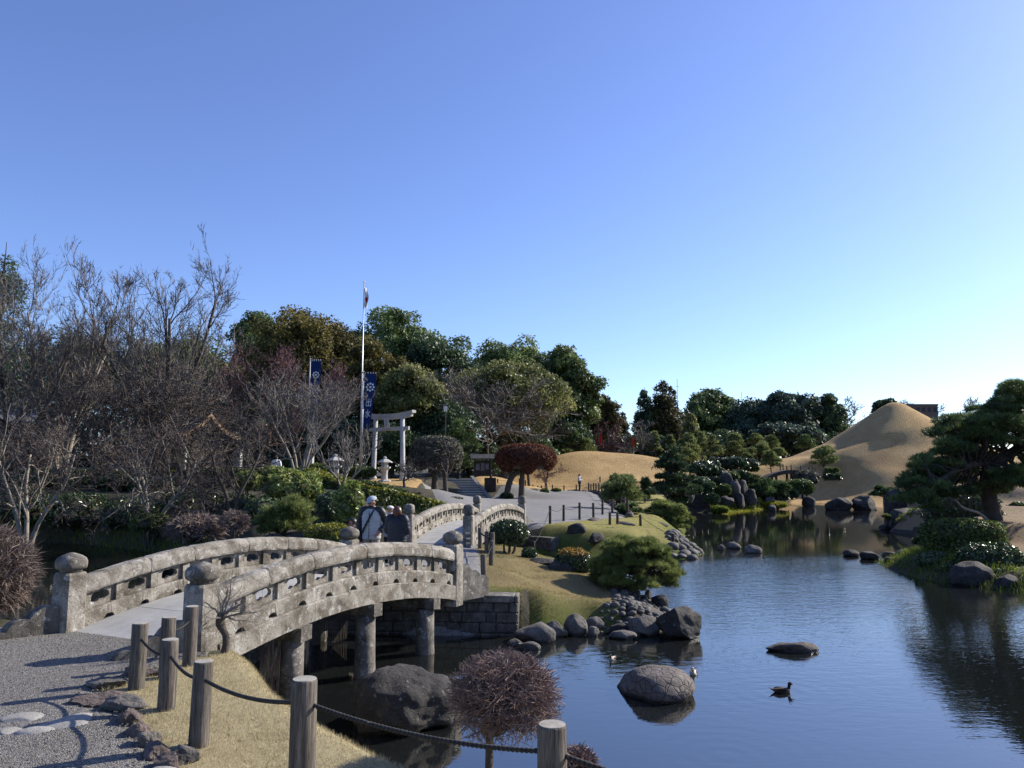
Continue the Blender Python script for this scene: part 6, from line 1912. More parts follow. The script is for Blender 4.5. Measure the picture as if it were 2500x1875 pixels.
# clipped shrubs and shaped trees
def shrub(name, label, px, top, bot, w, Y, mat, seed, n=1500, leaf=None, sq=2.4, group=None, depth=1.0, **kw):
    s = Y / FPX; T, Bm = W(px, top, Y), W(px, bot, Y)
    c = (T + Bm) / 2
    return clipped(name, label, c, (w * s / 2, w * s / 2 * depth, (T[2] - Bm[2]) / 2), mat, seed, n, leaf or max(.03, Y * .0021), sq, group, **kw)
for i, (px, top, bot, w, Y, mat, sq, lab) in enumerate([
    (1950, 1172, 1206, 62, 73, 'leaf_hedge', 4.0, 'long loaf-shaped clipped shrub below the footbridge'),
    (1936, 1196, 1216, 24, 71.5, 'leaf_shrub', 2.2, 'dark ball shrub at the foot of the loaf-shaped shrub'),
    (1768, 1183, 1210, 31, 64.5, 'leaf_hedge', 2.3, 'ball shrub with lit top in the cascade rocks'),
    (1727, 1180, 1208, 28, 63, 'leaf_shrub', 2.2, 'glossy upright shrub above the cove'),
    (1738, 1206, 1232, 36, 61.5, 'leaf_shrub', 2.2, 'glossy low shrub at the cove waterline'),
    (1787, 1154, 1176, 32, 67.5, 'leaf_hedge', 2.3, 'olive dome shrub on the cascade rocks'),
    (1835, 1130, 1150, 30, 74, 'leaf_hedge', 4.5, 'box hedge at the end of the footbridge'),
    (2030, 1142, 1158, 32, 80, 'leaf_hedge', 3.0, 'upper tier of the two-tier shrub under the lone slope pine'),
    (2033, 1157, 1172, 38, 79, 'leaf_shrub', 3.0, 'lower tier of the two-tier shrub under the lone slope pine'),
    (1968, 1149, 1184, 58, 75.5, 'leaf_greyclip', 2.4, 'grey ivy-like shrub at the mound end of the footbridge'),
    (1812, 1150, 1176, 40, 68.5, 'leaf_shrub', 2.2, 'dark rounded shrub beside the olive dome shrub'),
    (1752, 1165, 1186, 34, 66.5, 'leaf_shrub', 2.2, 'dark rounded shrub above the ball shrub'),
    (1795, 1200, 1222, 30, 65.5, 'leaf_shrub', 2.2, 'dark low shrub wedged in the cascade rocks'),
    (1868, 1196, 1218, 44, 70.5, 'leaf_shrub', 2.2, 'shaded shrub under the spreading cascade pine'),
    (1905, 1200, 1222, 40, 71, 'leaf_shrub', 2.2, 'shaded shrub under the domed pine below the footbridge'),
    (1655, 1205, 1230, 50, 58.5, 'leaf_shrub', 2.2, 'shaded shrub at the foot of the black-green pine'),
    (1700, 1190, 1206, 26, 62, 'leaf_shrub', 2.2, 'small dark shrub under the black-green pine'),
    (1752, 1135, 1150, 40, 72, 'leaf_hedge', 3.5, 'flat-topped hedge behind the cascade rocks'),
    (1237, 1203, 1228, 30, 58, 'leaf_shrub', 2.2, 'round dark shrub under the slanting red-crowned tree'),
    (1262, 1204, 1224, 22, 60, 'leaf_shrub', 2.2, 'small dark shrub beside the straight trunk of the red-crowned tree'),
    (1304, 1199, 1214, 21, 62.5, 'leaf_hedge', 2.2, 'first small ball shrub along the path edge past the red tree'),
    (1329, 1195, 1210, 19, 64.5, 'leaf_hedge', 2.2, 'second small ball shrub along the path edge past the red tree'),
    (1358, 1194, 1206, 21, 66.5, 'leaf_hedge', 2.2, 'last small ball shrub along the path edge by the fence'),
    (975, 1196, 1212, 40, 45, 'leaf_shrub', 2.4, 'low dark ball shrub above the sloping hedge'),
    (1015, 1203, 1222, 42, 46, 'leaf_shrub', 2.4, 'low grey-green ball shrub above the sloping hedge'),
    (1062, 1213, 1232, 48, 47, 'leaf_hedge', 2.4, 'lit green ball shrub at the low end of the sloping hedge'),
    (1110, 1214, 1236, 46, 46, 'leaf_greyclip', 2.6, 'grey clipped shrub before the steps'),
    (885, 1140, 1166, 62, 50, 'leaf_hedge', 2.8, 'rounded clipped shrub left of the torii lawn'),
    (770, 1133, 1152, 52, 48, 'leaf_hedge', 3.0, 'rounded clipped shrub by the half-hidden banner'),
    (1495, 1290, 1326, 60, 32, 'leaf_hedge', 2.3, 'low dark clipped shrub on the knoll behind the dome pine'),
    (1583, 1290, 1318, 42, 33.5, 'leaf_greyclip', 2.3, 'small brown-green clipped shrub on the knoll near the cobbles'),
    (2488, 1228, 1275, 55, 36, 'leaf_shrub', 2.3, 'dark shrub beyond the trunk of the leaning pine'),
    (1890, 1226, 1238, 60, 69, 'grass_moss', 2.3, 'yellow moss cushion on the far waterline'),
    (1757, 1236, 1252, 40, 60.5, 'grass_green', 2.3, 'bright green moss cushion at the cove'),
    (1450, 1120, 1128, 130, 98, 'leaf_dark', 4.5, 'low dark hedge at the back of the dry lawn'),
    (1600, 1118, 1130, 170, 100, 'leaf_dark', 4.5, 'second low dark hedge behind the pine row')]):
    shrub('clipped_shrub', lab, px, top, bot, w, Y, mat, 700 + i, 1300, None, sq, 'clipped shrubs of the garden', dome=False, stem=Y < 50)
# shaped broadleaf trees above the cascade
broadleaf('shaped_tree', 'flat-topped shaped evergreen above the cascade rocks', 1784, 1114, 106, 1150, 72, 'leaf_shrub', 740, 22, .5, n=3600, group='shaped garden trees', leaf=.16)
broadleaf('shaped_tree', 'grey-green shaped evergreen leaning over the cove', 1719, 1124, 76, 1168, 68, 'leaf_shrub', 741, 18, .45, n=3200, group='shaped garden trees', leaf=.15)
broadleaf('shaped_tree', 'dark filler evergreen between cascade and black-green pine', 1705, 1160, 60, 1210, 65, 'leaf_dark', 742, 16, .45, n=2400, group='shaped garden trees', leaf=.15)

# red dome tree on two trunks, grey dome tree
def dome_tree(label, cx, top, bot, w, Y, mat, seed, trunks, n=9000, leaf=.085, bm='bark', heart='bark'):
    rng = np.random.RandomState(seed); s = Y / FPX; T, Bm = W(cx, top, Y), W(cx, bot, Y)
    c = (T + Bm) / 2; size = np.array([w * s / 2, w * s / 2 * .8, (T[2] - Bm[2]) / 2])
    b0 = W(trunks[0][0][0], trunks[0][0][1], Y); z0 = gz(b0[0], Y)
    root = thing('dome_tree', label, 'tree', (b0[0], Y, z0))
    d = unit(rng.normal(0, 1, (n * 2, 3)))[:n]
    p = d * (np.abs(d) ** 2.5).sum(1, keepdims=True) ** (-1 / 2.5)
    p[:, 2] = np.where(p[:, 2] < 0, p[:, 2] * (.75 + .2 * np.sin(d[:, 0] * 9 + 1)), p[:, 2])
    off = np.array([mnoise.noise(Vector(v * 3.0)) for v in d])[:, None]
    C = c + p * (1 + .05 * off) * rng.uniform(.88, 1.02, (n, 1)) * size
    V, F = leaves(rng, C, unit(p / size), leaf, .5, .9, .1); mk('crown', V, [F], M[mat], root, rnd=np.repeat(np.clip(rng.normal(.5, .22, n), 0, 1), 4))
    V, F = ico(3); q = V * (np.abs(V) ** 2.5).sum(1, keepdims=True) ** (-1 / 2.5) * size * .84; q[:, 2] = np.maximum(q[:, 2], -size[2] * .62)
    mk('twiggy_heart', c + q, [F], M[heart], root)
    for tr in trunks:
        pp = np.array([W(a, b, Y) for a, b in tr]); pp[0][2] = gz(pp[0][0], Y) - .1
        tp = smooth_path(pp, 10); V, F = tubes(tp, np.linspace(.26, .17, 10), 9); mk('trunk', V, F, M[bm], root, smooth=True)
        parts = []
        for k in range(6):
            e = c + np.array([rng.uniform(-.7, .7) * size[0], rng.uniform(-.5, .5) * size[1], rng.uniform(-.2, .4) * size[2]])
            parts.append(tubes(smooth_path([tp[-1], (tp[-1] + e) / 2 + [0, 0, -.1], e], 6), np.linspace(.12, .04, 6), 5))
        V, F = merge(parts); mk('limbs', V, F, M[bm], root, smooth=True)
dome_tree('rust-red clipped dome tree on two dark trunks by the path', 1284, 1083, 1160, 148, 58, 'leaf_red', 750, [[(1273, 1218), (1274, 1185), (1276, 1150)], [(1236, 1200), (1243, 1180), (1254, 1160), (1268, 1148)]], 11000)
dome_tree('grey-brown clipped dome tree before the stone steps', 1066, 1064, 1158, 128, 51, 'leaf_greyclip', 751, [[(1060, 1218), (1061, 1185), (1063, 1150)]], 9000, .08)
bare_tree('gnarled_tree', 'gnarled dark pruned tree in front of the grey dome tree', 1086, 1220, 49, 1062, 120, 'twig_brown', 752, levels=3, kids=(9, 6, 5), rt=.17, trop=.02, ang=(35, 85), twigr=.018, wig=.3, first=.35, group='pruned trees')
bare_tree('gnarled_tree', 'small dark-trunked tree on the dry lawn behind the red dome tree', 1333, 1174, 78, 1118, 70, 'twig_red', 753, levels=4, kids=(8, 6, 6, 5), rt=.13, trop=-.02, ang=(40, 85), twigr=.016, first=.35, group='pruned trees')

# hedges
def hedge(label, pts, width, height, seed, n=5000, leaf=.05, top='leaf_hedge_yellow', side='leaf_hedge'):
    """pts: (x, y, z_top) along the hedge"""
    rng = np.random.RandomState(seed); pts = np.array(pts, float)
    root = thing('hedge', label, 'hedge', (pts[0][0], pts[0][1], pts[0][2] - height))
    path = smooth_path(pts, 40); T = unit(np.gradient(path, axis=0)); Nn = np.stack([-T[:, 1], T[:, 0], 0 * T[:, 0]], 1)
    i = rng.randint(0, 39, n); u = rng.rand(n, 1); c = path[i] * (1 - u) + path[i + 1] * u; nv = Nn[i]
    q = rng.uniform(-1, 1, n); v = rng.uniform(0, 1, n); face = rng.rand(n)
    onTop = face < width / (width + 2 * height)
    q = np.where(onTop, q, np.sign(q) * (1 - .12 * v ** 6)); v = np.where(onTop, 1.0 - .06 * np.abs(q) ** 4, v)
    jit = rng.normal(0, leaf * .5, (n, 3))
    C = c + nv * (q * width / 2)[:, None] + np.array([0, 0, 1]) * ((v - 1) * height)[:, None] + jit
    C[:, 2] += .03 * np.sin(i * .9)
    nn = np.where(onTop[:, None], np.array([0, 0, 1.0]), nv * np.sign(q)[:, None])
    rn = np.clip(rng.normal(.5, .22, n), 0, 1)
    for sel, mt, nm in ((onTop, top, 'clipped_top'), (~onTop, side, 'foliage')):  # hedge tops take a lighter leaf colour that paints in their sunlit look
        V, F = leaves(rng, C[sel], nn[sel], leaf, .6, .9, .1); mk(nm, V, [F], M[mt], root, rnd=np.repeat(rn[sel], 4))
    rings = [[path[k] + Nn[k] * width * .44 * a + np.array([0, 0, b * height]) for a, b in ((-1, -1.2), (1, -1.2), (1, -.1), (-1, -.1))] for k in range(40)]
    V, F = loft(rings); mk('twiggy_heart', V, F, M['bark'], root)
    return root
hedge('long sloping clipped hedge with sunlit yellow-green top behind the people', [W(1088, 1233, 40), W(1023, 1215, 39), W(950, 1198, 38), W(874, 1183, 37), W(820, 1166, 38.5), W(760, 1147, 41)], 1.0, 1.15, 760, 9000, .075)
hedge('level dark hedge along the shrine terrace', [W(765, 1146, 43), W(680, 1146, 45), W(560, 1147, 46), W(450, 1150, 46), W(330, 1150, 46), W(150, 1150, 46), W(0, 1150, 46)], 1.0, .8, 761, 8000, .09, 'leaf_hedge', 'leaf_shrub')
hedge('short hedge behind the sloping one below the torii lawn', [W(985, 1200, 44), W(930, 1184, 44.5), W(890, 1176, 45)], .9, .7, 762, 3000, .08, 'leaf_hedge', 'leaf_shrub')
# torii lawn of dry grass
sheet('lawn', 'tan dry grass slope beside the steps under the torii', [(-7.5, 47), (-6.4, 50), (-6.2, 55.5), (-7.4, 60), (-10.5, 58), (-10.5, 50)], .4, .06, M['lawn_far'])

# ------------------------------------------------------------------ left bank shrubs
for i, (px, top, bot, w, Y, mat, leaf, n, lab) in enumerate([
    (720, 1148, 1236, 128, 33, 'leaf_aucuba', .115, 2600, 'big round shrub with yellow-variegated leaves'),
    (605, 1148, 1200, 60, 35, 'leaf_aucuba', .115, 900, 'smaller yellow-variegated shrub under the maples'),
    (852, 1174, 1286, 66, 24.5, 'leaf_aucuba', .08, 1500, 'glossy yellow-green shrub behind the man in the cap'),
    (668, 1138, 1180, 60, 36, 'leaf_aucuba', .11, 900, 'upper yellow-variegated shrub beside the pale bare stems'),
    (60, 1195, 1290, 150, 37, 'leaf_shrub', .12, 1800, 'dark glossy camellia at the shaded picture edge'),
    (190, 1205, 1290, 140, 36, 'leaf_shrub', .12, 1800, 'dark glossy camellia under the overhanging maple'),
    (330, 1215, 1292, 150, 35, 'leaf_shrub', .12, 1800, 'dark glossy camellia in the middle of the shaded bank'),
    (455, 1195, 1280, 120, 34, 'leaf_shrub', .11, 1600, 'dark glossy camellia with pale leaf glints beside the maple'),
    (560, 1205, 1285, 130, 33, 'leaf_shrub', .11, 1600, 'dark shrub below the smaller variegated shrub'),
    (120, 1150, 1200, 160, 41, 'leaf_dark', .12, 1600, 'shaded shrub under the bare maples by the white wall'),
    (330, 1150, 1200, 170, 41, 'leaf_dark', .12, 1600, 'shaded shrub under the shrine eaves'),
    (640, 1215, 1290, 90, 30, 'leaf_shrub', .09, 1400, 'dark shrub behind the bright green dwarf pine'),
    (805, 1200, 1300, 80, 28, 'leaf_dark', .09, 1200, 'shadowed shrub between dwarf pine and glossy shrub'),
    (785, 1268, 1296, 36, 24, 'leaf_shrub', .05, 900, 'small dark ball shrub beside the bright green dwarf pine'),
    (370, 1255, 1300, 90, 32, 'leaf_hedge', .09, 1000, 'flat green shrub at the shaded waterline')]):
    shrub('shrub', lab, px, top, bot, w, Y, mat, 780 + i, n, leaf, 2.1, 'shrubs of the shaded bank', rough=.14, asp=.42)
pine('dwarf_pine', 'bright green bushy dwarf pine on the bank behind the bridge', 702, 1203, 145, 1312, 26, 'needle_green', 800, 'dome', 40, 2200, 9, .17, .010, group='dwarf pines', base=690, padr=.32)
q = W(478, 1292, 27)
twig_ball('bare_shrub', 'wide pinkish bare-twigged shrub beyond the bridge rail', q + [0, 0, -.1], 1.05, (q[0], q[1], gz(q[0], q[1])), 'twig_pink', 801, 1100, .62, .04, .010, dome=True, fine=True)
q = W(573, 1275, 26.5)
twig_ball('bare_shrub', 'small pinkish bare shrub beside the dwarf pine', q, .55, (q[0], q[1], gz(q[0], q[1])), 'twig_pink', 802, 260, .8, .03, .010)
# round clipped bare shrub by the bridge post
twig_ball('bare_shrub', 'dense round red-brown clipped shrub next to the bridge end post', (-7.74, 11.35, 1.70), .78, (-7.74, 11.35, 1.05), 'twig_pink', 803, 8000, .92, .06, .0042, forks=2, solid=True, fine=True, jit=.13)
# island shrubs
clipped('shrub', 'bushy clipped shrub on crooked pale stems beside the island fence', W(1241, 1302, 22.6), (.56, .5, .37), 'leaf_shrub', 804, 4200, .035, 2.3, None, rough=.08)
clipped('shrub', 'small round shrub on a pale stem next to the bushy clipped one', W(1292, 1353, 22.2), (.22, .2, .19), 'leaf_shrub', 805, 1300, .03, 2.2, None, rough=.08)
clipped('shrub', 'clipped shrub with orange top on the peninsula', W(1399, 1376, 20.6), (.47, .42, .40), 'leaf_shrub', 806, 4200, .032, 2.6, None, topmat='leaf_orange', topcut=.62, rough=.06)
clipped('shrub', 'yellow-green clipped hedge beside the bridge post and people', W(800, 1312, 18.6), (.52, .5, .32), 'leaf_hedge_yellow', 807, 4200, .03, 3.0, None, rough=.06)
clipped('shrub', 'low yellow-green clipped hedge hugging the far bridge post', W(835, 1330, 17.6), (.3, .3, .3), 'leaf_hedge_yellow', 808, 2200, .03, 3.0, None, rough=.06)

# ------------------------------------------------------------------ peninsula pine (needle tufts)
rng = np.random.RandomState(21)
tz0 = P(1500, 1442, .3); bx, by = tz0[0], tz0[1]
root = thing('spreading_pine', 'spreading green pine leaning over the pond from the peninsula', 'pine tree', (bx, by, gz(bx, by)))
Yp = by
pads = []
cx0, cz0 = W(1548, 1440, Yp)[0], W(1548, 1436, Yp)[2]
Rx, Hh = 107 * Yp / FPX, W(1548, 1294, Yp)[2] - W(1548, 1440, Yp)[2]
for k in range(130):
    v = unit(rng.normal(0, 1, 3)); v[2] = abs(v[2])
    f = rng.uniform(.72, .97)
    xx = cx0 + v[0] * Rx * f
    zz = cz0 + v[2] * Hh * .93 * f - .02 * max(0, xx - cx0) + (.05 if v[2] < .25 else 0)
    r = rng.uniform(.13, .24)
    pads.append((xx, Yp + v[1] * Rx * .8 * f, zz, r, r, r * .45))
V, F, R = pads_geo(rng, pads, 9500, .105, .006, 10)
mk('needles', V, F, M['needle_green'], root, rnd=R)
tp = smooth_path([(bx - .25, by, gz(bx, by) - .1), (bx - .05, by - .05, gz(bx, by) + .18), (bx + .12, by, gz(bx, by) + .42), (bx + .25, by, gz(bx, by) + .62), (bx + .5, by + .05, gz(bx, by) + .85)], 14)
V, F = tubes(tp, np.linspace(.12, .05, 14), 9); mk('trunk', V, F, M['bark_pine'], root, smooth=True)
tp2 = smooth_path([(bx, by, gz(bx, by) + .15), (bx + .35, by - .15, gz(bx, by) + .02), (bx + .7, by - .2, gz(bx, by) + .12), (bx + 1.0, by - .15, gz(bx, by) + .35)], 12)
V, F = tubes(tp2, np.linspace(.10, .035, 12), 8); mk('low_limb', V, F, M['bark_pine'], root, smooth=True)
parts = []
for p in pads:
    st = (tp if rng.rand() < .7 else tp2)[rng.randint(5, 12)]; e = np.array(p[:3]) - [0, 0, p[5] * .3]
    parts.append(tubes(smooth_path([st, (st + e) / 2 + rng.normal(0, .09, 3) - [0, 0, .03], e], 7), np.linspace(.026, .008, 7), 5))
V, F = merge(parts); mk('branches', V, F, M['bark_pine'], root, smooth=True)

# ------------------------------------------------------------------ great leaning pine on the right bank
rng = np.random.RandomState(33)
def q1(x, y): return 2100 + x / 2.765, 900 + y / 2.765
YP = 28.0
tb = W(*q1(905, 1035), YP); z0 = gz(tb[0], YP)
root = thing('leaning_pine', 'great dark pine with curved trunk leaning over the pond bank', 'pine tree', (tb[0], YP, z0))
tr = [W(*q1(x, y), YP + d) for x, y, d in ((905, 1045, 0), (880, 920, -.1), (856, 800, -.2), (858, 720, -.2), (905, 645, 0), (985, 590, .2), (1080, 535, .4), (1180, 470, .5), (1240, 380, .5), (1230, 280, .4), (1180, 190, .3), (1120, 130, .2))]
tr[0][2] = z0 - .2
tp = smooth_path(tr, 40)
V, F = tubes(tp, np.interp(np.linspace(0, 1, 40), [0, .06, .3, .6, 1], [.36, .28, .22, .17, .05]), 12)
V = V + np.array([mnoise.noise_vector(Vector(v * 3.5)) for v in V]) * .03
mk('trunk', V, F, M['bark_pine'], root, smooth=True)
limb = smooth_path([W(*q1(x, y), YP + d) for x, y, d in ((870, 690, -.2), (850, 640, -.5), (770, 645, -.9), (690, 668, -1.2), (610, 705, -1.5), (545, 750, -1.8), (450, 800, -2.0))], 20)
V, F = tubes(limb, np.linspace(.17, .05, 20), 8); mk('limb', V, F, M['bark_pine'], root, smooth=True)
dead = smooth_path([W(*q1(x, y), YP + d) for x, y, d in ((862, 1022, -.2), (800, 975, -.6), (740, 955, -.9), (690, 935, -1.1), (660, 905, -1.2), (640, 885, -1.3))], 16)
V, F = tubes(dead, np.linspace(.06, .03, 16), 7); lo_ = mk('prop_limb', V, F, M['bark_pale'], root, smooth=True); lo_['label'] = 'pale bare lower limb'
PADS = [(1030, 110, 80, 35), (1080, 150, 70, 40), (980, 170, 50, 30), (960, 215, 55, 30), (1060, 230, 80, 45), (890, 260, 60, 30), (1000, 290, 110, 45), (860, 310, 90, 40), (1080, 330, 90, 50), (700, 340, 110, 42), (620, 350, 60, 30), (780, 380, 140, 55), (560, 410, 60, 38), (920, 400, 130, 55), (1060, 430, 100, 55), (650, 440, 110, 45), (520, 450, 45, 28), (800, 470, 120, 45), (580, 500, 80, 36), (980, 490, 90, 36), (690, 540, 110, 42), (560, 570, 80, 36), (430, 610, 70, 36), (500, 640, 90, 36), (620, 640, 90, 36), (380, 660, 50, 32), (740, 600, 90, 36), (450, 700, 90, 40), (560, 720, 80, 36), (330, 730, 50, 32), (640, 760, 90, 36), (380, 770, 80, 40), (500, 790, 100, 40), (290, 800, 50, 36), (720, 700, 60, 28), (420, 840, 90, 36), (340, 850, 70, 36), (550, 850, 90, 32), (680, 840, 100, 32), (470, 900, 70, 28), (390, 900, 60, 28), (1000, 720, 90, 32), (960, 770, 90, 36), (1060, 770, 50, 32), (900, 700, 40, 24), (1050, 690, 60, 24), (960, 830, 50, 24),
        (1180, 160, 90, 40), (1250, 260, 110, 50), (1180, 360, 110, 50), (1300, 380, 120, 55), (1200, 470, 110, 45), (1300, 520, 120, 45), (1180, 620, 90, 36), (1160, 740, 90, 36)]
pads = []
for (x, y, rw, rh) in PADS:
    low = max(0, (y - 560) / 340); inx = max(0, (760 - x) / 480)
    for rep in range(4):
        d = rng.uniform(-1.5, 1.8) * (1 - .5 * low) - 1.6 * low * inx - .4
        c = W(*q1(x + rng.normal(0, rw * .25) * rep, y + rng.normal(0, rh * .3) * rep), YP + d); s = (YP + d) / FPX / 2.765
        pads.append((c[0], c[1], c[2], rw * s * .9, rw * s * .9, rh * s * .75))
V, F, R = pads_geo(rng, pads, 20000, .17, .011, 9, low=-.45)
mk('needles', V, F, M['needle_dark'], root, rnd=R)
parts = []
allp = np.concatenate([tp[14:], limb[4:]])
for p in pads:
    e = np.array(p[:3]) - [0, 0, p[5] * .4]
    k = np.argmin(np.linalg.norm(allp - e - np.array([.4, 0, -.2]), axis=1)); st = allp[k]
    m_ = (st + e) / 2 + rng.normal(0, .16, 3)
    parts.append(tubes(smooth_path([st, m_, e], 8), np.linspace(.05, .014, 8), 5))
V, F = merge(parts); mk('branches', V, F, M['bark_pine'], root, smooth=True)

# hedge bank shrubs
clipped('clipped_shrub', 'big rounded block hedge under the leaning pine', W(2350, 1312, 25.2), (1.12, .85, .58), 'leaf_hedge', 820, 9000, .045, 4.0, None, cat='hedge', rough=.05, topmat=None)
clipped('shrub', 'dark glossy round shrub at the pond corner before the block hedge', W(2418, 1375, 23.4), (.95, .75, .58), 'leaf_shrub', 821, 7500, .045, 2.3, None, rough=.09)
pine('dwarf_pine', 'flat green dwarf pine growing on the long dark rock', 2234, 1236, 100, 1276, 42, 'needle_green', 822, 'dome', 26, 1500, 8, .15, .018, base=2262, zbase=.5)
pine('dwarf_pine', 'tiny round pine on the dark knob rock', 2165, 1252, 23, 1272, 43, 'needle_green', 823, 'dome', 7, 350, 7, .12, .018, zbase=.5, padr=.5)
pine('dwarf_pine', 'drooping dwarf pine at the edge of the block hedge', 2250, 1302, 40, 1340, 33, 'needle_dark', 824, 'dome', 10, 500, 7, .14, .016, zbase=.2, padr=.4)
clipped('shrub', 'dark ground shrub at the waterline below the block hedge', W(2300, 1372, 24.4), (.75, .5, .3), 'leaf_shrub', 825, 3000, .04, 2.3, None, rough=.12)
clipped('shrub', 'shaded shrub mass behind the trunk of the leaning pine', W(2345, 1240, 33), (1.6, .9, .75), 'leaf_shrub', 826, 4000, .06, 2.6, None, rough=.12)

for i, (px, py, Y, sx, sz, lab) in enumerate([(2262, 1372, 26.6, .5, .25, 'low dark ground shrub behind the row of stones'), (2330, 1395, 23.6, .55, .26, 'low dark ground shrub beside the craggy lobed boulder'), (2245, 1352, 28.6, .45, .22, 'low dark ground shrub where the row of stones meets the bank'), (2460, 1405, 22.4, .5, .24, 'low dark ground shrub above the rounded dark boulder')]):
    clipped('shrub', lab, W(px, py, Y), (sx, sx * .7, sz), 'leaf_shrub', 830 + i, 1600, .04, 2.2, 'ground shrubs of the hedge bank', rough=.15, stem=False)

# ------------------------------------------------------------------ near plants
bc = W(1232, 1706, 5.9)
tb_ = W(1157, 1900, 5.75)
twig_bush('round bare-twigged purple-brown shrub on a single stem before the pond', bc, .44, .80, (bc[0] - .17, 5.75, gz(bc[0] - .17, 5.75)), 'twig_bush', 840)
q = W(1408, 1868, 5.2)
twig_ball('bare_shrub', 'small bare shrub peeking behind the nearest rope post', q, .15, (q[0], q[1], gz(q[0], q[1])), 'twig_bush', 841, 500, .8, .02, .0032, forks=2)
# trained little bare tree by the near bridge
rng = np.random.RandomState(8)
b0 = P(540, 1612, 1.0); b0[2] = gz(b0[0], b0[1])
root = thing('trained_tree', 'small knobbly bare tree with thin whips against the bridge rail', 'tree', b0)
tp = smooth_path([b0 - [0, 0, .08], b0 + [.05, 0, .12], b0 + [.03, 0, .24], b0 + [-.04, 0, .36], b0 + [0, 0, .46]], 12)
V, F = tubes(tp, np.interp(np.linspace(0, 1, 12), [0, .5, 1], [.05, .042, .055]), 9); V = V + np.array([mnoise.noise_vector(Vector(v * 12)) for v in V]) * .012
mk('trunk', V, F, M['bark'], root, smooth=True)
lv = grow(rng, tp[None, -3:], np.full((1, 3), .02), [dict(n=12, ratio=5.0, ang=(30, 95), t0=.1, trop=.08, wig=.25, pts=6, rr=.7), dict(n=7, ratio=.7, ang=(20, 60), t0=.2, trop=.12, wig=.2, pts=5, rr=.4, rmin=.0025), dict(n=3, ratio=.5, ang=(20, 60), trop=.1, wig=.2, pts=4, rr=.6, rmin=.002)])
V, F = branches_geo(lv[1:], (5, 4, 3)); mk('whips', V, F, M['twig_grey'], root)

# grass blades
def blades(name, label, poly, dens, h, mat, seed, cond=None, w=.0022, lean=.6, off=.02):
    rng = np.random.RandomState(seed); poly = np.array(poly, float); lo, hi = poly.min(0), poly.max(0)
    n = int((hi - lo).prod() * dens); x = rng.uniform(lo[0], hi[0], n); y = rng.uniform(lo[1], hi[1], n)
    k = sdf(x, y, poly) > .01
    x, y = x[k], y[k]
    k = -sdf(x, y, SH) > .03
    if cond is not None: k &= cond(x, y)
    x, y = x[k], y[k]; n = len(x); z = ground(x, y) + off
    d = np.stack([rng.normal(0, lean, n), rng.normal(0, lean, n), np.ones(n)], 1); d = unit(d)
    a = rng.uniform(0, 6.28, n); s = np.stack([np.cos(a), np.sin(a), 0 * a], 1) * w
    b = np.stack([x, y, z], 1); ln = (h * rng.uniform(.5, 1.2, n))[:, None]
    V = np.stack([b - s, b + s, b + d * ln], 1).reshape(-1, 3)
    o = mk(name, V, [np.arange(3 * n).reshape(-1, 3)], M[mat], rnd=np.repeat(rng.rand(n), 3))
    tag(o, label, 'grass', kind='stuff'); return o
blades('grass', 'short dry grass blades on the near lawn', LAWN_A, 4400, .042, 'grass_dry', 1, lambda x, y: (y > 4.4) & (x < .6) & (x / y > -.62) & (y < 10.5))
blades('grass', 'green grass and weeds along the near bank edge', LAWN_A, 1500, .07, 'grass_green', 2, lambda x, y: (-sdf(x, y, SH) < .45) & (y > 7.2) & (y < 10.5), .004, .5, 0)
blades('grass', 'olive winter grass on the peninsula slope', ISL_LAWN, 1900, .06, 'grass_olive', 3, None, .006, .8, .0)
blades('grass', 'green grass on the low edge of the peninsula slope', ISL_LAWN, 1100, .06, 'grass_green', 4, lambda x, y: -sdf(x, y, SH) < 1.0 + .4 * vnoise(x, y, 2.0, 4), .005, .6, 0)
blades('grass', 'short green grass on the roped knoll', KNOLL, 160, .06, 'grass_moss', 5, lambda x, y: y < 45, .010, .7, .02)
blades('sedge', 'green sedge on the shaded far waterline', [(-26, 35), (-12, 29), (-11, 30.5), (-20, 37), (-26, 38)], 110, .45, 'grass_green', 6, lambda x, y: -sdf(x, y, SH) < 1.2, .012, .4, 0)
blades('sedge', 'bright moss and sedge along the far cove', MOSS, 130, .28, 'grass_moss', 7, lambda x, y: -sdf(x, y, SH) < 2.2, .03, .5, 0)
blades('sedge', 'dark grass tufts on the waterline of the hedge bank', [(11.8, 21.5), (15.5, 19), (17, 22), (15.5, 29.5), (13, 29)], 260, .22, 'grass_green', 8, lambda x, y: -sdf(x, y, SH) < 1.6, .010, .5, 0)

# ------------------------------------------------------------------ people
def skin_body(name, verts, edges, radii, mat, subd=1):
    me = bpy.data.meshes.new(name); me.from_pydata([tuple(v) for v in verts], edges, [])
    ob = bpy.data.objects.new(name, me); COL.objects.link(ob)
    sm = ob.modifiers.new('skin', 'SKIN'); sm.use_smooth_shade = True
    for i, r in enumerate(radii):
        sv = me.skin_vertices[0].data[i]; sv.radius = (r, r); sv.use_root = (i == 0)
    ob.modifiers.new('sub', 'SUBSURF').levels = subd; ob.modifiers['sub'].render_levels = subd
    bpy.context.view_layer.update()
    m2 = bpy.data.meshes.new_from_object(ob.evaluated_get(bpy.context.evaluated_depsgraph_get()))
    V = np.array([v.co[:] for v in m2.vertices]); F = [np.array(p.vertices[:]) for p in m2.polygons]
    bpy.data.objects.remove(ob); bpy.data.meshes.remove(me); bpy.data.meshes.remove(m2)
    return V, F

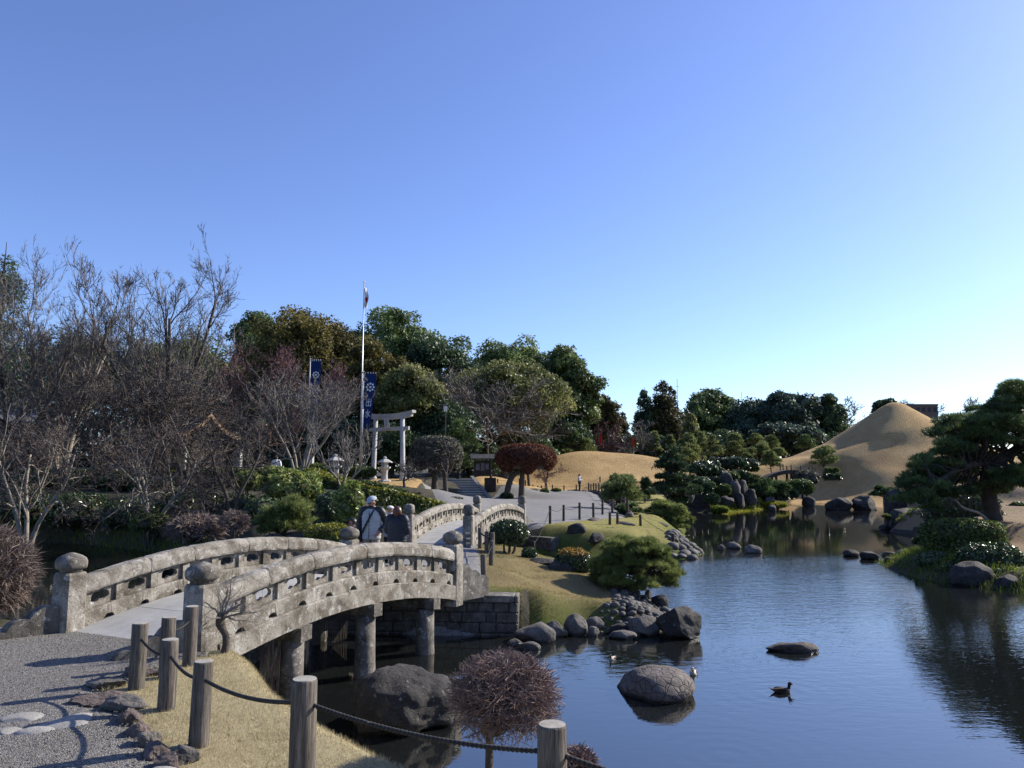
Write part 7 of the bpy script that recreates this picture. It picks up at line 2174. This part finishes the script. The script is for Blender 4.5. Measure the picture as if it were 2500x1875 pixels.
def person(label, loc, heading, height, cloth, arms, head_turn=0.0, hat=None, hair=None, legs=None, puffy=.009, group=None, coat_len=.80, fingers=True, bulk=1.0, strap=False, tilt=.0):
    s = height / 1.70
    f = np.array([math.cos(heading), math.sin(heading), 0]); r = np.array([math.sin(heading), -math.cos(heading), 0]); up = np.array([0, 0, 1.0]); loc = np.array(loc, float)
    def T(V):
        V = np.asarray(V, float).reshape(-1, 3) * s
        return loc + V[:, :1] * r + V[:, 1:2] * f + V[:, 2:] * up
    root = thing('person', label, 'person', loc, group)
    # one continuous body
    vs, es, rd = [], [], []
    def add(p, rad, par=None):
        vs.append(p); rd.append(rad)
        if par is not None: es.append((par, len(vs) - 1))
        return len(vs) - 1
    pel = add((0, 0, .92), .12); sp1 = add((0, 0, 1.12), .115, pel); ch = add((0, 0, 1.32), .12, sp1); nk = add((0, .005, 1.45), .055, ch)
    ct, st_ = math.cos(head_turn), math.sin(head_turn)
    hd = lambda x, y, z: (x * ct + y * st_, -x * st_ + y * ct + .02, z - tilt * max(0, y))
    h1 = add(hd(0, .01, 1.515), .068, nk); h2 = add(hd(0, .012, 1.575), .083, h1); h3 = add(hd(0, -.002, 1.64), .078, h2); add(hd(0, -.005, 1.675), .04, h3)
    legs = legs or [((.095, 0, .88), (.10, .02, .48), (.10, -.02, .08), (.11, .12, .035)), ((-.095, 0, .88), (-.10, .02, .48), (-.10, -.02, .08), (-.11, .12, .035))]
    for hip, kn, an, toe in legs:
        a = add(hip, .088, pel); b = add(kn, .058, a); c = add(an, .04, b); add(toe, .032, c)
    for (sh, el, wr, hn) in arms:
        a = add(sh, .058, ch); b = add(el, .043, a); c = add(wr, .028, b)
        wr_, hn_ = np.array(wr), np.array(hn); d = unit(hn_ - wr_)
        pm = add(tuple(wr_ + d * .055), .03, c)
        if fingers:
            side = unit(np.cross(d, [0, 1.0, 0.2])); fw = unit(np.cross(side, d))
            for k, ln in enumerate((.062, .072, .068, .052)):
                o = (k - 1.5) * .018
                p0 = wr_ + d * .095 + side * o; p1 = p0 + d * ln * .55 + fw * .008; p2 = p1 + d * ln * .4 + fw * .022
                i0 = add(tuple(p0), .0095, pm); i1 = add(tuple(p1), .0085, i0); add(tuple(p2), .0075, i1)
            t0 = wr_ + d * .05 + side * -.034 + fw * .012; i0 = add(tuple(t0), .011, pm); add(tuple(t0 + d * .035 - side * .012 + fw * .012), .009, i0)
    V, F = skin_body('body', vs, es, rd, None)
    body = mk('body', T(V), F, M['skin'], root, smooth=True)
    # face
    for sx in (-1, 1):
        V, F = ico(2); mk('eye', T(V * .011 + np.array(hd(sx * .031, .083, 1.585))), [F], M['eye_dark'], body, smooth=True)
        V, F = rock_geo((.012, .022, .03), 3, 2, 0, 0); mk('ear', T(V + np.array(hd(sx * .083, .0, 1.575))), F, M['skin'], body, smooth=True)
        V, F = tubes(np.array([hd(sx * .05, .083, 1.604), hd(sx * .032, .092, 1.608), hd(sx * .014, .09, 1.604)]), np.full(3, .005), 5); mk('eyebrow', T(V), F, M['hair_dark'], body)
    V, F = loft([[hd(x * .010, .078 + y, 1.597) for x, y in ((-1, 0), (1, 0), (0, .008))], [hd(x * .014, .083 + y, 1.572) for x, y in ((-1, 0), (1, 0), (0, .018))], [hd(x * .020, .080 + y, 1.550) for x, y in ((-1, 0), (1, 0), (0, .03))], [hd(x * .012, .074 + y, 1.541) for x, y in ((-1, 0), (1, 0), (0, .012))]])
    mk('nose', T(V), F, M['skin'], body, smooth=True)
    V, F = tubes(np.array([hd(-.026, .072, 1.518), hd(0, .083, 1.520), hd(.026, .072, 1.518)]), np.array([.004, .007, .004]), 6); mk('mouth', T(V), F, M['lip'], body, smooth=True)
    # jacket
    def ell(cx, cy, z, rx, ry, n=28):
        a = np.linspace(0, 2 * np.pi, n, endpoint=False); return [(cx + rx * math.cos(t), cy + ry * math.sin(t), z) for t in a]
    zs = np.linspace(coat_len, 1.475, 46); rings = []
    for z in zs:
        rx = np.interp(z, [coat_len, .95, 1.12, 1.30, 1.39, 1.44, 1.475], [.205, .212, .212, .222, .195, .12, .078]) * bulk
        ry = np.interp(z, [coat_len, .95, 1.12, 1.30, 1.39, 1.44, 1.475], [.150, .155, .158, .155, .135, .10, .078]) * bulk
        pf = puffy * (abs(math.sin((z - coat_len) * math.pi / .075)) - .4)
        rings.append(ell(0, .005, z, rx + pf, ry + pf))
    V, F = loft(rings); jk = mk('jacket', T(V), F, M[cloth['jacket']], root, smooth=True)
    V, F = loft([ell(0, .012, 1.455, .086, .088), ell(0, .014, 1.475, .096, .098), ell(0, .016, 1.515, .094, .098), ell(0, .016, 1.518, .078, .08)], caps=False); mk('collar', T(V), F, M[cloth['sleeve']], jk, smooth=True)
    V, F = box(-.005, .005, .16 * bulk, .168 * bulk, coat_len + .02, 1.42, 0); mk('zip', T(V), F, M['strap_black'], jk)
    for (sh, el, wr, hn) in arms:
        sg = 1 if sh[0] > 0 else -1
        p = smooth_path([(sg * .075, .0, 1.45), (sh[0], sh[1], sh[2] + .025), tuple(np.array(sh) * .5 + np.array(el) * .5 + [sg * .012, 0, 0]), el, tuple(np.array(el) * .5 + np.array(wr) * .5), wr], 34)
        rr = np.interp(np.linspace(0, 1, 34), [0, .2, .45, .6, .85, 1], [.058, .094, .082, .076, .062, .05]) * bulk + puffy * (np.abs(np.sin(np.arange(34) * .85)) - .4)
        V, F = tubes(p, rr, 14); mk('sleeve', T(V), F, M[cloth['sleeve']], jk, smooth=True)
    if strap:
        pts = [(-.09, .075, 1.462), (-.06, .142, 1.37), (.0, .178, 1.24), (.085, .178, 1.08), (.165, .135, .96), (.215, .03, .90)]
        p = smooth_path(pts, 20); V = []
        for k in range(20):
            d = unit(np.gradient(p, axis=0)[k]); n_ = unit(np.array([p[k][0] * .6, p[k][1] + .05, 0])); sd = np.cross(d, n_)
            V.append([p[k] + sd * .018 + n_ * .012, p[k] - sd * .018 + n_ * .012, p[k] - sd * .018 - n_ * .01, p[k] + sd * .018 - n_ * .01])
        V, F = loft(V); mk('shoulder_strap', T(V), F, M['strap_black'], root)
        V, F = box(.19, .27, -.10, .12, .74, .95, .02); mk('bag', T(V), F, M['strap_black'], root)
    # trousers and shoes
    rings = [ell(0, 0, z, rx, ry) for z, rx, ry in ((.80, .165, .125), (.88, .178, .135), (.97, .175, .13), (1.0, .165, .12))]
    parts = [loft(rings)]
    for hip, kn, an, toe in legs:
        p = smooth_path([(hip[0], hip[1], hip[2] + .02), tuple((np.array(hip) + kn) / 2), kn, tuple((np.array(kn) + an) / 2), (an[0], an[1] + .01, an[2] - .02)], 18)
        parts.append(tubes(p, np.interp(np.linspace(0, 1, 18), [0, .5, 1], [.105, .083, .07]), 14))
    V, F = merge(parts); mk('trousers', T(V), F, M[cloth['trousers']], root, smooth=True)
    for hip, kn, an, toe in legs:
        V, F = rock_geo((.05, .13, .05), 5, 3, 0, 0); V[:, 2] = np.maximum(V[:, 2], -.035)
        mk('shoe', T(V + np.array([an[0], an[1] + .07, .036])), F, M['strap_black'], root, smooth=True)
    # hair and hat
    if hair:
        V, F = ico(3); V = V.copy(); low = -1.3 if hair[1] == 'bob' else -.25
        k = V * np.array([.106, .116, .110]); face = (k[:, 1] > .045) & (k[:, 2] < .045)
        k[face, 1] = .035
        if hair[1] == 'bob':
            lowm = k[:, 2] < 0; k[lowm, 2] *= 1.75; k[lowm, 0] *= 1.15; k[lowm & (k[:, 1] < 0), 1] *= 1.1
        else:
            k[:, 2] = np.maximum(k[:, 2], -.03)
        mk('hair', T(np.array([hd(a, b - .012, c + 1.605) for a, b, c in k])), [F], M[hair[0]], root, smooth=True)
    if hat:
        V, F = ico(3); k = V * np.array([.104, .122, .078]); k[:, 2] = np.maximum(k[:, 2], -.012); k[:, 2] += .018 * np.clip(-k[:, 1] / .12, 0, 1)
        ht = mk('hat', T(np.array([hd(a, b + .006, c + 1.655) for a, b, c in k])), [F], M[hat[0]], root, smooth=True)
        if hat[1] == 'cap':
            rr = []
            for t in np.linspace(0, 1, 5):
                rr.append([hd(.092 * math.sin(a) * (1 - .25 * t), .10 * math.cos(a) + .02 + .055 * t * math.cos(a), 1.648 - .022 * t + dz) for a, dz in [(a, .004) for a in np.linspace(-1.25, 1.25, 9)] + [(a, -.006) for a in np.linspace(1.25, -1.25, 9)]])
            V, F = loft(rr); mk('brim', T(V), F, M[hat[0]], ht, smooth=True)
    return root

g0 = lambda px, Y: (W(px, 1300, Y)[0], Y, gz(W(px, 1300, Y)[0], Y) + .045)
HANG = lambda sg: ((sg * .19, 0, 1.385), (sg * .285, -.03, 1.12), (sg * .275, .06, .88), (sg * .27, .09, .78))
POCK = lambda sg: ((sg * .19, 0, 1.385), (sg * .325, -.09, 1.13), (sg * .225, .09, .97), (sg * .17, .13, .90))
HOLD = lambda sg: ((sg * .18, 0, 1.385), (sg * .25, .02, 1.12), (sg * .10, .25, 1.16), (sg * .06, .32, 1.19))
man = g0(907, 17.2)
person('elderly man in grey and black quilted jacket and pale flat cap with crossbody strap', man, math.radians(-100), 1.72, dict(jacket='jacket_grey', sleeve='jacket_black', trousers='trousers_beige'), [HANG(1), POCK(-1)], head_turn=.35, hat=('cap_pale', 'cap'), strap=True, bulk=1.0, tilt=.25)
wom = g0(969, 15.7); wom = (wom[0], wom[1], 1.06)
person('woman with auburn bob seen from behind in a black quilted coat', wom, math.radians(75), 1.42, dict(jacket='coat_navy', sleeve='coat_navy', trousers='trousers_dark'), [HOLD(1), HOLD(-1)], hair=('hair_auburn', 'bob'), bulk=1.14, coat_len=.62, puffy=.011)
q = g0(951, 18.6)
person('person in a cream knitted hat half hidden between the man and the woman', q, math.radians(60), 1.32, dict(jacket='jacket_grey', sleeve='jacket_grey', trousers='trousers_dark'), [HANG(1), HANG(-1)], hat=('hat_cream', 'knit'), fingers=False)
q = g0(861, 18.4)
person('dark-haired person in navy coat behind the shoulder of the man in the cap', q, math.radians(-140), 1.62, dict(jacket='coat_navy', sleeve='coat_navy', trousers='trousers_dark'), [HOLD(1), HOLD(-1)], hair=('hair_dark', 'short'), puffy=.003)
q = W(1415, 1200, 74); q = (q[0], 74, gz(q[0], 74) + .08)
person('long-haired visitor in dark vest holding a phone on the gravel path', q, math.radians(-10), 1.70, dict(jacket='coat_navy', sleeve='cloth_white', trousers='trousers_dark'), [HOLD(1), HOLD(-1)], hair=('hair_dark', 'bob'), puffy=.002, fingers=False)
q = W(674, 1145, 50); q = (q[0], 50, gz(q[0], 50))
person('visitor in white jacket and jeans before the shrine', q, math.radians(100), 1.65, dict(jacket='cloth_white', sleeve='cloth_white', trousers='jeans'), [HANG(1), HANG(-1)], hair=('hair_dark', 'short'), puffy=.003, fingers=False)

# ------------------------------------------------------------------ ducks
def duck(label, loc, heading, s, cols, head=(.0,)):
    f = np.array([math.cos(heading), math.sin(heading), 0]); r = np.array([math.sin(heading), -math.cos(heading), 0]); loc = np.array(loc, float)
    T = lambda V: loc + (np.asarray(V, float)[:, :1] * f + np.asarray(V, float)[:, 1:2] * r + np.asarray(V, float)[:, 2:] * np.array([0, 0, 1.0])) * s
    root = thing('duck', label, 'duck', loc, 'ducks on the pond')
    def ring(x, z, ry, rz, n=16): return [(x, ry * math.cos(a), z + rz * math.sin(a)) for a in np.linspace(0, 2 * np.pi, n, endpoint=False)]
    V, F = loft([ring(-.24, .075, .006, .004), ring(-.20, .065, .03, .018), ring(-.13, .05, .065, .045), ring(-.03, .04, .085, .068), ring(.07, .038, .08, .066), ring(.13, .045, .055, .05), ring(.16, .06, .02, .02)])
    bd = mk('body', T(V), F, M[cols[0]], root, smooth=True)
    V, F = tubes(smooth_path([(.11, 0, .055), (.135, 0, .10), (.14, 0, .135), (.15, 0, .165)], 8), np.array([.042, .038, .033, .03, .03, .032, .034, .03]), 12); mk('neck', T(V), F, M[cols[1]], root, smooth=True)
    V, F = rock_geo((.043, .034, .036), 2, 3, 0, 0); hd_ = mk('head', T(V + np.array([.16, 0, .178])), F, M[cols[1]], root, smooth=True)
    V, F = loft([ring(.192, .172, .015, .013, 8), ring(.22, .165, .014, .007, 8), ring(.245, .162, .013, .004, 8)]); mk('bill', T(V), F, M['duck_bill'], hd_, smooth=True)
    for sg in (-1, 1):
        V, F = rock_geo((.11, .012, .038), 2, 3, 0, 0); V[:, 2] += V[:, 0] * -.05; mk('wing', T(V + np.array([-.04, sg * .078, .065])), F, M[cols[2]], root, smooth=True)
        V, F = ico(1); mk('eye', T(V * .005 + np.array([.175, sg * .031, .187])), [F], M['eye_dark'], hd_)
    V, F = loft([ring(-.18, .07, .03, .008, 8), ring(-.27, .105, .02, .004, 8)]); mk('tail', T(V), F, M[cols[2]], root)
duck('brown duck swimming alone in open blue water', DUCK_A + [0, 0, -.01], .0, .72, ('duck_brown', 'duck_dark', 'duck_dark'))
duck('small pale duck facing the shore before the dark reflections', DUCK_B + [0, 0, -.01], -2.1, .55, ('duck_pale', 'duck_brown', 'duck_brown'))
duck('pale duck beside the domed turtle-shell rock', DUCK_C + [0.02, 0.05, -.01], -1.9, .66, ('duck_pale', 'duck_pale', 'duck_brown'))
